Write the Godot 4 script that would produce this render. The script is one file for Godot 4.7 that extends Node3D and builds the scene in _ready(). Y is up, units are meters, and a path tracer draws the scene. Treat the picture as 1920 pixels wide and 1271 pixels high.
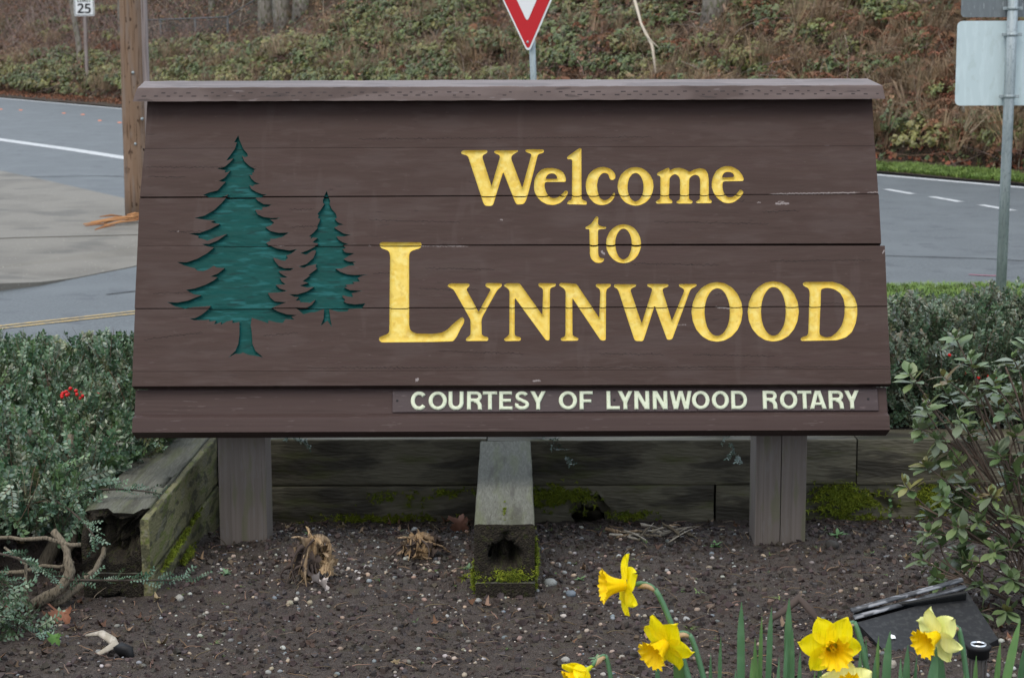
extends Node3D
# A carved wooden welcome sign in a planting bed beside a road, overcast spring light. Metres, y up.

var rng := RandomNumberGenerator.new()
var n_low := FastNoiseLite.new()
var n_mid := FastNoiseLite.new()
var M := {}
var used := {}

# ------------------------------------------------------------------ naming
func numbered(called: String) -> String:
	if not used.has(called):
		used[called] = 0
		return called
	used[called] += 1
	return "%s_%03d" % [called, used[called]]

func tag(o: Node3D, label: String, category: String, group := "") -> Node3D:
	o.set_meta("label", label)
	o.set_meta("category", category)
	if group != "":
		o.set_meta("group", group)
	return o

func thing(called: String, label: String, category: String, at := Vector3.ZERO, group := "") -> Node3D:
	var o := Node3D.new()
	o.name = numbered(called)
	o.position = at
	add_child(o, true)
	tag(o, label, category, group)
	return o

func put(called: String, mesh: Mesh, m: Material, parent: Node = null, t := Transform3D()) -> MeshInstance3D:
	var o := MeshInstance3D.new()
	o.mesh = mesh
	o.material_override = m
	o.transform = t
	if parent == null or parent == self:
		o.name = numbered(called)
		add_child(o, true)
	else:
		var nm := called
		var k := 0
		while parent.has_node(NodePath(nm)):
			k += 1
			nm = "%s_%03d" % [called, k]
		o.name = nm
		parent.add_child(o, true)
	return o

func setting(o: Node3D) -> Node3D:
	o.set_meta("kind", "structure")
	return o

func stuff(o: Node3D) -> Node3D:
	o.set_meta("kind", "stuff")
	return o

func scatter(called: String, mesh: Mesh, m: Material, xf: Array, cols: PackedColorArray, parent: Node = null) -> MultiMeshInstance3D:
	var mm := MultiMesh.new()
	mm.transform_format = MultiMesh.TRANSFORM_3D
	mm.use_colors = true
	mm.mesh = mesh
	mm.instance_count = xf.size()
	for i in xf.size():
		mm.set_instance_transform(i, xf[i])
		mm.set_instance_color(i, cols[i])
	var o := MultiMeshInstance3D.new()
	o.multimesh = mm
	o.material_override = m
	if parent == null:
		o.name = numbered(called)
		add_child(o, true)
	else:
		var nm := called
		var k := 0
		while parent.has_node(NodePath(nm)):
			k += 1
			nm = "%s_%03d" % [called, k]
		o.name = nm
		parent.add_child(o, true)
	o.set_meta("kind", "stuff")
	return o

# ------------------------------------------------------------------ shapes
func begin(flat := false) -> SurfaceTool:
	var s := SurfaceTool.new()
	s.begin(Mesh.PRIMITIVE_TRIANGLES)
	s.set_smooth_group(-1 if flat else 0)
	return s

func done(s: SurfaceTool) -> ArrayMesh:
	s.generate_normals()
	s.index()
	return s.commit()

func tri(s: SurfaceTool, a: Vector3, b: Vector3, c: Vector3) -> void:   # counter-clockwise seen from outside
	s.add_vertex(a)
	s.add_vertex(c)
	s.add_vertex(b)

func quad(s: SurfaceTool, a: Vector3, b: Vector3, c: Vector3, d: Vector3) -> void:
	tri(s, a, b, c)
	tri(s, a, c, d)

func tri_out(s: SurfaceTool, a: Vector3, b: Vector3, c: Vector3, mid: Vector3) -> void:
	if (b - a).cross(c - a).dot((a + b + c) / 3.0 - mid) < 0.0:
		tri(s, a, c, b)
	else:
		tri(s, a, b, c)

func quad_out(s: SurfaceTool, a: Vector3, b: Vector3, c: Vector3, d: Vector3, mid: Vector3) -> void:
	tri_out(s, a, b, c, mid)
	tri_out(s, a, c, d, mid)

func box(s: SurfaceTool, c: Vector3, size: Vector3, bev := 0.0, b := Basis()) -> void:
	s.set_smooth_group(-1)
	var h := size * 0.5
	var corner := func(sx: int, sy: int, sz: int, axis: int) -> Vector3:
		var v := Vector3(sx * (h.x - (0.0 if axis == 0 else bev)), sy * (h.y - (0.0 if axis == 1 else bev)), sz * (h.z - (0.0 if axis == 2 else bev)))
		return c + b * v
	for sg in [-1, 1]:
		quad_out(s, corner.call(sg, -1, -1, 0), corner.call(sg, 1, -1, 0), corner.call(sg, 1, 1, 0), corner.call(sg, -1, 1, 0), c)
		quad_out(s, corner.call(-1, sg, -1, 1), corner.call(1, sg, -1, 1), corner.call(1, sg, 1, 1), corner.call(-1, sg, 1, 1), c)
		quad_out(s, corner.call(-1, -1, sg, 2), corner.call(1, -1, sg, 2), corner.call(1, 1, sg, 2), corner.call(-1, 1, sg, 2), c)
	if bev > 0.0:
		for p in [-1, 1]:
			for q in [-1, 1]:
				quad_out(s, corner.call(p, q, -1, 0), corner.call(p, q, 1, 0), corner.call(p, q, 1, 1), corner.call(p, q, -1, 1), c)
				quad_out(s, corner.call(p, -1, q, 0), corner.call(p, 1, q, 0), corner.call(p, 1, q, 2), corner.call(p, -1, q, 2), c)
				quad_out(s, corner.call(-1, p, q, 1), corner.call(1, p, q, 1), corner.call(1, p, q, 2), corner.call(-1, p, q, 2), c)
				for r in [-1, 1]:
					tri_out(s, corner.call(p, q, r, 0), corner.call(p, q, r, 1), corner.call(p, q, r, 2), c)

func tube(s: SurfaceTool, pts: Array, radii: Array, sides := 8, squash := 1.0, rough := 0.0) -> void:
	s.set_smooth_group(0)
	var n := pts.size()
	var rings := []
	var up := Vector3(0.31, 0.95, 0.13)
	for i in n:
		var dir: Vector3 = (pts[mini(i + 1, n - 1)] - pts[maxi(i - 1, 0)]).normalized()
		var side := dir.cross(up)
		if side.length() < 0.05:
			side = dir.cross(Vector3(1, 0, 0))
		side = side.normalized()
		up = side.cross(dir).normalized()
		var r: float = radii[i] if i < radii.size() else radii[-1]
		var ring := []
		for k in sides:
			var a := TAU * k / sides
			var rr := r
			if rough > 0.0:
				rr *= 1.0 + rough * n_mid.get_noise_3d(k * 31.7, i * 17.3, r * 9000.0)
			ring.append(pts[i] + side * cos(a) * rr + up * sin(a) * rr * squash)
		rings.append(ring)
	for i in n - 1:
		for k in sides:
			var k2 := (k + 1) % sides
			quad_out(s, rings[i][k], rings[i][k2], rings[i + 1][k2], rings[i + 1][k], (pts[i] + pts[i + 1]) * 0.5)
	for e in [0, n - 1]:
		var inward: Vector3 = pts[1] if e == 0 else pts[n - 2]
		for k in sides:
			tri_out(s, pts[e], rings[e][k], rings[e][(k + 1) % sides], inward)

func bent(a: Vector3, b: Vector3, c: Vector3, n: int) -> Array:   # quadratic curve
	var out := []
	for i in n + 1:
		var t := float(i) / n
		out.append(a.lerp(b, t).lerp(b.lerp(c, t), t))
	return out

func taper(r0: float, r1: float, n: int) -> Array:
	var out := []
	for i in n + 1:
		out.append(lerpf(r0, r1, float(i) / n))
	return out

func lathe(s: SurfaceTool, prof: Array, t: Transform3D, sides := 20, frill := 0.0, lobes := 6) -> void:
	s.set_smooth_group(0)
	var rings := []
	for i in prof.size():
		var ring := []
		var w := float(i) / (prof.size() - 1)
		for k in sides:
			var a := TAU * k / sides
			var f := frill * w * w * w
			var r: float = prof[i].x * (1.0 + f * (sin(a * lobes) + 0.6 * sin(a * lobes * 2.3 + 1.0)))
			var y: float = prof[i].y + f * prof[i].x * 0.5 * cos(a * lobes * 1.7 + 0.4)
			ring.append(t * Vector3(cos(a) * r, y, sin(a) * r))
		rings.append(ring)
	for i in prof.size() - 1:
		for k in sides:
			var k2 := (k + 1) % sides
			quad(s, rings[i][k], rings[i + 1][k], rings[i + 1][k2], rings[i][k2])

func prism(s: SurfaceTool, prof: PackedVector2Array, x0: float, x1: float) -> void:   # profile in (z, y), extruded along x
	s.set_smooth_group(-1)
	var mid := Vector3.ZERO
	for p in prof:
		mid += Vector3((x0 + x1) * 0.5, p.y, p.x) / prof.size()
	var n := prof.size()
	for i in n:
		var a := prof[i]
		var b := prof[(i + 1) % n]
		quad_out(s, Vector3(x0, a.y, a.x), Vector3(x1, a.y, a.x), Vector3(x1, b.y, b.x), Vector3(x0, b.y, b.x), mid)
	for i in range(1, n - 1):
		for x in [x0, x1]:
			tri_out(s, Vector3(x, prof[0].y, prof[0].x), Vector3(x, prof[i].y, prof[i].x), Vector3(x, prof[i + 1].y, prof[i + 1].x), mid)

func ngon(s: SurfaceTool, poly: PackedVector2Array, t: Transform3D, depth: float) -> void:   # a flat plate, front towards t's +z
	s.set_smooth_group(-1)
	var ix := Geometry2D.triangulate_polygon(poly)
	for i in range(0, ix.size(), 3):
		var a := poly[ix[i]]
		var b := poly[ix[i + 1]]
		var c := poly[ix[i + 2]]
		if (b - a).cross(c - a) < 0.0:
			var w := b
			b = c
			c = w
		tri(s, t * Vector3(a.x, a.y, 0), t * Vector3(b.x, b.y, 0), t * Vector3(c.x, c.y, 0))
		tri(s, t * Vector3(a.x, a.y, -depth), t * Vector3(c.x, c.y, -depth), t * Vector3(b.x, b.y, -depth))
	var cw := Geometry2D.is_polygon_clockwise(poly)
	for i in poly.size():
		var a := poly[i]
		var b := poly[(i + 1) % poly.size()]
		if cw:
			quad(s, t * Vector3(a.x, a.y, 0), t * Vector3(b.x, b.y, 0), t * Vector3(b.x, b.y, -depth), t * Vector3(a.x, a.y, -depth))
		else:
			quad(s, t * Vector3(b.x, b.y, 0), t * Vector3(a.x, a.y, 0), t * Vector3(a.x, a.y, -depth), t * Vector3(b.x, b.y, -depth))

func round_rect(w: float, h: float, r: float, n := 4) -> PackedVector2Array:
	var out := PackedVector2Array()
	for q in 4:
		var c := Vector2((w * 0.5 - r) * (1 if q == 0 or q == 3 else -1), (h * 0.5 - r) * (1 if q < 2 else -1))
		for k in n + 1:
			out.append(c + Vector2.from_angle(PI * 0.5 * (q + float(k) / n)) * r)
	return out

# ------------------------------------------------------------------ materials
func std(c: Color, rough := 0.8, spec := 0.4) -> StandardMaterial3D:
	var m := StandardMaterial3D.new()
	m.albedo_color = c
	m.roughness = rough
	m.metallic_specular = spec
	return m

func lin(r: float, g: float, b: float) -> Color:   # a base colour given as linear reflectance
	return Color(r, g, b).linear_to_srgb()

func grey_noise(w: int, h: int, sx: int, sy: int, freq: float, seedv: int, octaves := 4, kind := FastNoiseLite.TYPE_SIMPLEX_SMOOTH) -> PackedByteArray:
	var n := FastNoiseLite.new()
	n.noise_type = kind
	n.seed = seedv
	n.frequency = freq
	n.fractal_octaves = octaves
	var im := n.get_seamless_image(maxi(8, w / sx), maxi(8, h / sy))
	im.convert(Image.FORMAT_L8)
	if im.get_width() != w or im.get_height() != h:
		im.resize(w, h, Image.INTERPOLATE_CUBIC)
	return im.get_data()

# layers: [stretch x, stretch y, frequency, octaves, low, high, colour (sRGB), strength]
func painted(w: int, h: int, base: Color, layers: Array, seedv: int) -> Image:
	var r := PackedFloat32Array()
	var g := PackedFloat32Array()
	var b := PackedFloat32Array()
	r.resize(w * h)
	g.resize(w * h)
	b.resize(w * h)
	r.fill(base.r)
	g.fill(base.g)
	b.fill(base.b)
	for li in layers.size():
		var l: Array = layers[li]
		var d := grey_noise(w, h, l[0], l[1], l[2], seedv * 37 + li * 11, l[3])
		var lut := PackedFloat32Array()
		for i in 256:
			lut.append(smoothstep(l[4], l[5], i / 255.0) * l[7])
		var c: Color = l[6]
		for i in w * h:
			var a := lut[d[i]]
			if a > 0.0:
				r[i] += (c.r - r[i]) * a
				g[i] += (c.g - g[i]) * a
				b[i] += (c.b - b[i]) * a
	var bytes := PackedByteArray()
	bytes.resize(w * h * 3)
	for i in w * h:
		bytes[i * 3] = int(clampf(r[i], 0, 1) * 255.0)
		bytes[i * 3 + 1] = int(clampf(g[i], 0, 1) * 255.0)
		bytes[i * 3 + 2] = int(clampf(b[i], 0, 1) * 255.0)
	return Image.create_from_data(w, h, false, Image.FORMAT_RGB8, bytes)

func grey_tex(w: int, h: int, sx: int, sy: int, freq: float, seedv: int, oct := 5) -> ImageTexture:
	return ImageTexture.create_from_image(Image.create_from_data(w, h, false, Image.FORMAT_L8, grey_noise(w, h, sx, sy, freq, seedv, oct)))

func surfaced(im: Image, scale: Vector3, rough: float, bump: ImageTexture = null, bump_cm := 0.2, world := false, spec := 0.4) -> StandardMaterial3D:
	var m := std(Color.WHITE, rough, spec)
	m.albedo_texture = ImageTexture.create_from_image(im)
	m.uv1_triplanar = true
	m.uv1_world_triplanar = world
	m.uv1_scale = scale
	m.uv1_triplanar_sharpness = 4.0
	if bump:
		m.heightmap_enabled = true
		m.heightmap_texture = bump
		m.heightmap_scale = bump_cm
	return m

func tinted(rough := 0.6, spec := 0.4, through := 0.0) -> StandardMaterial3D:   # takes the colour of each copy
	var m := std(Color.WHITE, rough, spec)
	m.vertex_color_use_as_albedo = true
	if through > 0.0:
		m.backlight_enabled = true
		m.backlight = Color(through, through, through * 0.6)
	return m

func make_materials() -> void:
	n_low.seed = 5
	n_low.frequency = 1.0
	n_low.fractal_octaves = 3
	n_mid.seed = 9
	n_mid.frequency = 1.0
	n_mid.fractal_octaves = 4
	# timber: grain along local x in "_x", along local z in "_z", along local y in "_y"
	var grain := grey_tex(512, 512, 1, 24, 0.03, 3)
	var old := painted(512, 512, Color(0.345, 0.345, 0.31), [[1, 1, 0.06, 5, 0.35, 0.75, Color(0.41, 0.415, 0.38), 0.65], [1, 1, 0.12, 4, 0.6, 0.8, Color(0.23, 0.22, 0.19), 0.5], [1, 1, 0.008, 6, 0.45, 0.8, Color(0.33, 0.35, 0.235), 0.5], [1, 1, 0.01, 6, 0.55, 0.85, Color(0.21, 0.2, 0.175), 0.5], [1, 1, 0.15, 3, 0.7, 0.9, Color(0.45, 0.46, 0.43), 0.4]], 1)
	M.timber_z = surfaced(old, Vector3(2.4, 2.4, 0.32), 0.85, grey_tex(256, 256, 1, 1, 0.15, 4), 0.25)
	var post := painted(512, 512, Color(0.435, 0.402, 0.38), [[1, 24, 0.04, 4, 0.35, 0.8, Color(0.475, 0.442, 0.42), 0.7], [1, 24, 0.08, 3, 0.66, 0.9, Color(0.345, 0.312, 0.292), 0.5], [1, 2, 0.012, 3, 0.6, 0.85, Color(0.40, 0.40, 0.31), 0.6], [1, 3, 0.03, 4, 0.72, 0.8, Color(0.47, 0.45, 0.44), 0.4]], 3)
	M.post = surfaced(post, Vector3(2.5, 1.2, 2.5), 0.75, grey_tex(256, 256, 1, 12, 0.05, 8), 0.12)
	M.trim = surfaced(painted(512, 512, Color(0.258, 0.203, 0.193), [[16, 1, 0.04, 4, 0.35, 0.8, Color(0.28, 0.226, 0.216), 0.7], [10, 1, 0.05, 4, 0.66, 0.86, Color(0.212, 0.162, 0.152), 0.6], [3, 1, 0.06, 3, 0.84, 0.88, Color(0.42, 0.385, 0.385), 0.5]], 4), Vector3(0.7, 2.5, 2.5), 0.66, grain, 0.06, false, 0.32)
	M.soil = surfaced(painted(1024, 1024, Color(0.258, 0.226, 0.208), [[1, 1, 0.02, 5, 0.4, 0.8, Color(0.322, 0.288, 0.268), 0.8], [1, 1, 0.1, 4, 0.5, 0.8, Color(0.125, 0.108, 0.105), 0.8], [1, 1, 0.25, 2, 0.72, 0.85, Color(0.42, 0.39, 0.37), 0.8], [1, 1, 0.006, 3, 0.6, 0.8, Color(0.27, 0.25, 0.2), 0.6]], 5), Vector3(1.6, 1.6, 1.6), 0.9, grey_tex(512, 512, 1, 1, 0.12, 12), 0.8, true)
	M.asphalt = surfaced(painted(720, 720, Color(0.3, 0.322, 0.336), [[1, 1, 0.3, 2, 0.45, 0.9, Color(0.42, 0.44, 0.45), 0.7], [1, 1, 0.12, 3, 0.6, 0.85, Color(0.21, 0.22, 0.24), 0.6], [1, 1, 0.14, 2, 0.7, 0.88, Color(0.5, 0.515, 0.535), 0.6], [1, 1, 0.004, 4, 0.4, 0.8, Color(0.345, 0.367, 0.38), 0.8], [1, 1, 0.008, 4, 0.66, 0.85, Color(0.245, 0.26, 0.28), 0.6]], 6), Vector3(0.3, 0.3, 0.3), 0.6, grey_tex(256, 256, 1, 1, 0.3, 14), 0.3, true)
	M.concrete = surfaced(painted(720, 720, Color(0.445, 0.43, 0.40), [[1, 1, 0.2, 3, 0.45, 0.9, Color(0.46, 0.45, 0.43), 0.6], [1, 1, 0.006, 5, 0.4, 0.8, Color(0.385, 0.37, 0.345), 0.7], [1, 1, 0.004, 4, 0.6, 0.8, Color(0.32, 0.312, 0.295), 0.6], [1, 1, 0.15, 2, 0.86, 0.9, Color(0.75, 0.74, 0.7), 0.8]], 7), Vector3(0.22, 0.22, 0.22), 0.75, grey_tex(256, 256, 1, 1, 0.2, 15), 0.2, true)
	M.hill = surfaced(painted(720, 720, Color(0.24, 0.19, 0.155), [[1, 1, 0.02, 5, 0.4, 0.75, Color(0.3, 0.22, 0.17), 0.8], [1, 1, 0.07, 4, 0.5, 0.8, Color(0.11, 0.09, 0.075), 0.8], [1, 1, 0.012, 4, 0.55, 0.75, Color(0.19, 0.21, 0.11), 0.6], [1, 1, 0.12, 3, 0.74, 0.84, Color(0.38, 0.3, 0.23), 0.7]], 8), Vector3(0.35, 0.35, 0.35), 0.95, grey_tex(256, 256, 1, 1, 0.08, 16), 6.0, true)
	M.pole = surfaced(painted(512, 512, Color(0.46, 0.375, 0.305), [[1, 12, 0.03, 5, 0.35, 0.8, Color(0.5, 0.415, 0.35), 0.8], [1, 8, 0.05, 5, 0.56, 0.8, Color(0.29, 0.215, 0.16), 0.7], [1, 3, 0.012, 4, 0.5, 0.75, Color(0.47, 0.42, 0.39), 0.7], [1, 1, 0.02, 3, 0.78, 0.84, Color(0.2, 0.14, 0.1), 0.8]], 9), Vector3(1.3, 0.5, 1.3), 0.85, grey_tex(256, 256, 1, 8, 0.06, 17), 0.25)
	M.pole_grey = surfaced(painted(256, 256, Color(0.52, 0.48, 0.47), [[1, 16, 0.05, 4, 0.4, 0.8, Color(0.6, 0.56, 0.56), 0.7], [1, 10, 0.08, 3, 0.65, 0.85, Color(0.34, 0.3, 0.29), 0.7]], 10), Vector3(1.6, 0.35, 1.6), 0.8)
	M.galv = surfaced(painted(256, 256, Color(0.57, 0.615, 0.63), [[1, 4, 0.03, 4, 0.4, 0.8, Color(0.66, 0.7, 0.72), 0.8], [1, 1, 0.08, 3, 0.6, 0.8, Color(0.47, 0.51, 0.53), 0.6]], 11), Vector3(3, 1, 3), 0.5)
	M.galv.metallic = 0.25
	M.panel_back = surfaced(painted(512, 512, Color(0.74, 0.805, 0.825), [[1, 6, 0.03, 4, 0.45, 0.8, Color(0.78, 0.845, 0.865), 0.6], [1, 2, 0.02, 4, 0.62, 0.8, Color(0.7, 0.765, 0.775), 0.6]], 12), Vector3(1.2, 1.2, 1.2), 0.5)
	M.panel_grey = surfaced(painted(256, 256, Color(0.42, 0.45, 0.47), [[1, 8, 0.04, 4, 0.4, 0.8, Color(0.47, 0.5, 0.52), 0.7], [1, 6, 0.08, 3, 0.72, 0.8, Color(0.62, 0.65, 0.66), 0.6]], 13), Vector3(2, 2, 2), 0.55)
	M.white_paint = surfaced(painted(512, 512, Color(0.74, 0.75, 0.76), [[1, 1, 0.03, 4, 0.45, 0.8, Color(0.6, 0.61, 0.62), 0.8], [1, 1, 0.2, 3, 0.55, 0.8, Color(0.45, 0.46, 0.47), 0.7]], 14), Vector3(0.6, 0.6, 0.6), 0.6, null, 0.2, true)
	M.yellow_paint = surfaced(painted(256, 256, Color(0.68, 0.58, 0.36), [[1, 1, 0.06, 4, 0.45, 0.75, Color(0.5, 0.46, 0.38), 0.85], [1, 1, 0.2, 3, 0.55, 0.8, Color(0.4, 0.39, 0.37), 0.7]], 15), Vector3(0.6, 0.6, 0.6), 0.6, null, 0.2, true)
	M.pink_paint = std(Color(0.56, 0.36, 0.42), 0.7)
	M.orange = std(Color(0.82, 0.48, 0.33), 0.5)
	M.red_sheet = std(Color(0.72, 0.1, 0.13), 0.4)
	M.white_sheet = std(Color(0.86, 0.87, 0.88), 0.45)
	M.black = std(Color(0.09, 0.09, 0.1), 0.6)
	M.gold = surfaced(painted(512, 512, Color(0.84, 0.74, 0.35), [[1, 1, 0.02, 4, 0.4, 0.7, Color(0.82, 0.69, 0.26), 0.7], [1, 1, 0.015, 5, 0.5, 0.75, Color(0.86, 0.79, 0.46), 0.7], [1, 1, 0.02, 6, 0.58, 0.82, Color(0.7, 0.58, 0.24), 0.45]], 16), Vector3(2.3, 2.3, 2.3), 0.45, grey_tex(256, 256, 1, 1, 0.012, 18), 0.2)
	M.teal = surfaced(painted(512, 512, Color(0.02, 0.245, 0.235), [[3, 1, 0.02, 5, 0.4, 0.8, Color(0.03, 0.28, 0.27), 0.7], [3, 1, 0.03, 5, 0.6, 0.8, Color(0.15, 0.375, 0.385), 0.6], [4, 1, 0.04, 4, 0.66, 0.9, Color(0.035, 0.16, 0.16), 0.6]], 17), Vector3(1.3, 2.4, 2.4), 0.6, grey_tex(256, 256, 2, 1, 0.03, 19), 0.25, false, 0.25)
	M.plaque = surfaced(painted(256, 256, Color(0.245, 0.198, 0.206), [[6, 1, 0.03, 4, 0.4, 0.8, Color(0.27, 0.225, 0.234), 0.8], [2, 1, 0.05, 4, 0.7, 0.85, Color(0.42, 0.37, 0.37), 0.6]], 18), Vector3(2, 5, 5), 0.5)
	M.cream = surfaced(painted(256, 256, Color(0.79, 0.82, 0.73), [[1, 1, 0.05, 4, 0.6, 0.85, Color(0.71, 0.73, 0.62), 0.7]], 19), Vector3(5, 5, 5), 0.45)
	M.leaf = tinted(0.4, 0.5, 0.25)
	M.leaf_gloss = tinted(0.34, 0.6, 0.15)
	M.dull = tinted(0.9, 0.25)
	M.litter = tinted(0.85, 0.3, 0.2)
	M.blade = tinted(0.6, 0.4, 0.3)
	M.stone = tinted(0.6, 0.4)
	M.moss = tinted(0.95, 0.2)
	M.bark = surfaced(painted(256, 256, Color(0.42, 0.385, 0.33), [[1, 6, 0.05, 4, 0.4, 0.8, Color(0.47, 0.43, 0.37), 0.8], [1, 3, 0.08, 4, 0.6, 0.8, Color(0.2, 0.18, 0.15), 0.8]], 20), Vector3(6, 6, 6), 0.85, grey_tex(256, 256, 1, 3, 0.08, 21), 0.3)
	M.twig = std(lin(0.055, 0.042, 0.034), 0.85)
	M.trunk_bark = surfaced(painted(256, 256, Color(0.43, 0.41, 0.385), [[1, 4, 0.04, 5, 0.4, 0.8, Color(0.54, 0.52, 0.49), 0.7], [1, 2, 0.05, 4, 0.55, 0.8, Color(0.24, 0.22, 0.19), 0.8], [1, 1, 0.02, 4, 0.6, 0.8, Color(0.29, 0.31, 0.2), 0.6]], 65), Vector3(1.2, 0.7, 1.2), 0.9, grey_tex(256, 256, 1, 3, 0.06, 66), 1.0)
	M.old_wire = std(Color(0.36, 0.37, 0.38), 0.7)
	M.crack = std(Color(0.16, 0.165, 0.17), 0.8)
	M.pale_bark = surfaced(painted(256, 256, Color(0.6, 0.57, 0.52), [[1, 3, 0.05, 4, 0.45, 0.8, Color(0.7, 0.67, 0.63), 0.8], [2, 1, 0.06, 4, 0.62, 0.8, Color(0.34, 0.31, 0.28), 0.8]], 22), Vector3(3, 1.5, 3), 0.85, grey_tex(256, 256, 1, 3, 0.06, 23), 0.3)
	M.berry = std(Color(0.75, 0.1, 0.1), 0.35)
	M.black_metal = surfaced(painted(256, 256, Color(0.15, 0.155, 0.165), [[1, 1, 0.04, 4, 0.5, 0.8, Color(0.22, 0.225, 0.23), 0.8], [1, 1, 0.15, 3, 0.74, 0.85, Color(0.3, 0.29, 0.28), 0.6]], 24), Vector3(4, 4, 4), 0.5)
	M.steel_edge = surfaced(painted(256, 256, Color(0.3, 0.31, 0.33), [[2, 1, 0.02, 3, 0.58, 0.64, Color(0.66, 0.67, 0.7), 0.8], [2, 1, 0.03, 3, 0.64, 0.72, Color(0.16, 0.16, 0.17), 0.7]], 25), Vector3(2, 2, 2), 0.4)
	M.chrome = std(Color(0.85, 0.86, 0.88), 0.25)
	M.chrome.metallic = 0.8
	M.dry_root = surfaced(painted(256, 256, Color(0.5, 0.42, 0.33), [[1, 6, 0.05, 4, 0.4, 0.75, Color(0.66, 0.58, 0.48), 0.8], [1, 4, 0.06, 4, 0.58, 0.8, Color(0.24, 0.18, 0.13), 0.85]], 26), Vector3(8, 8, 8), 0.9)

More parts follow.
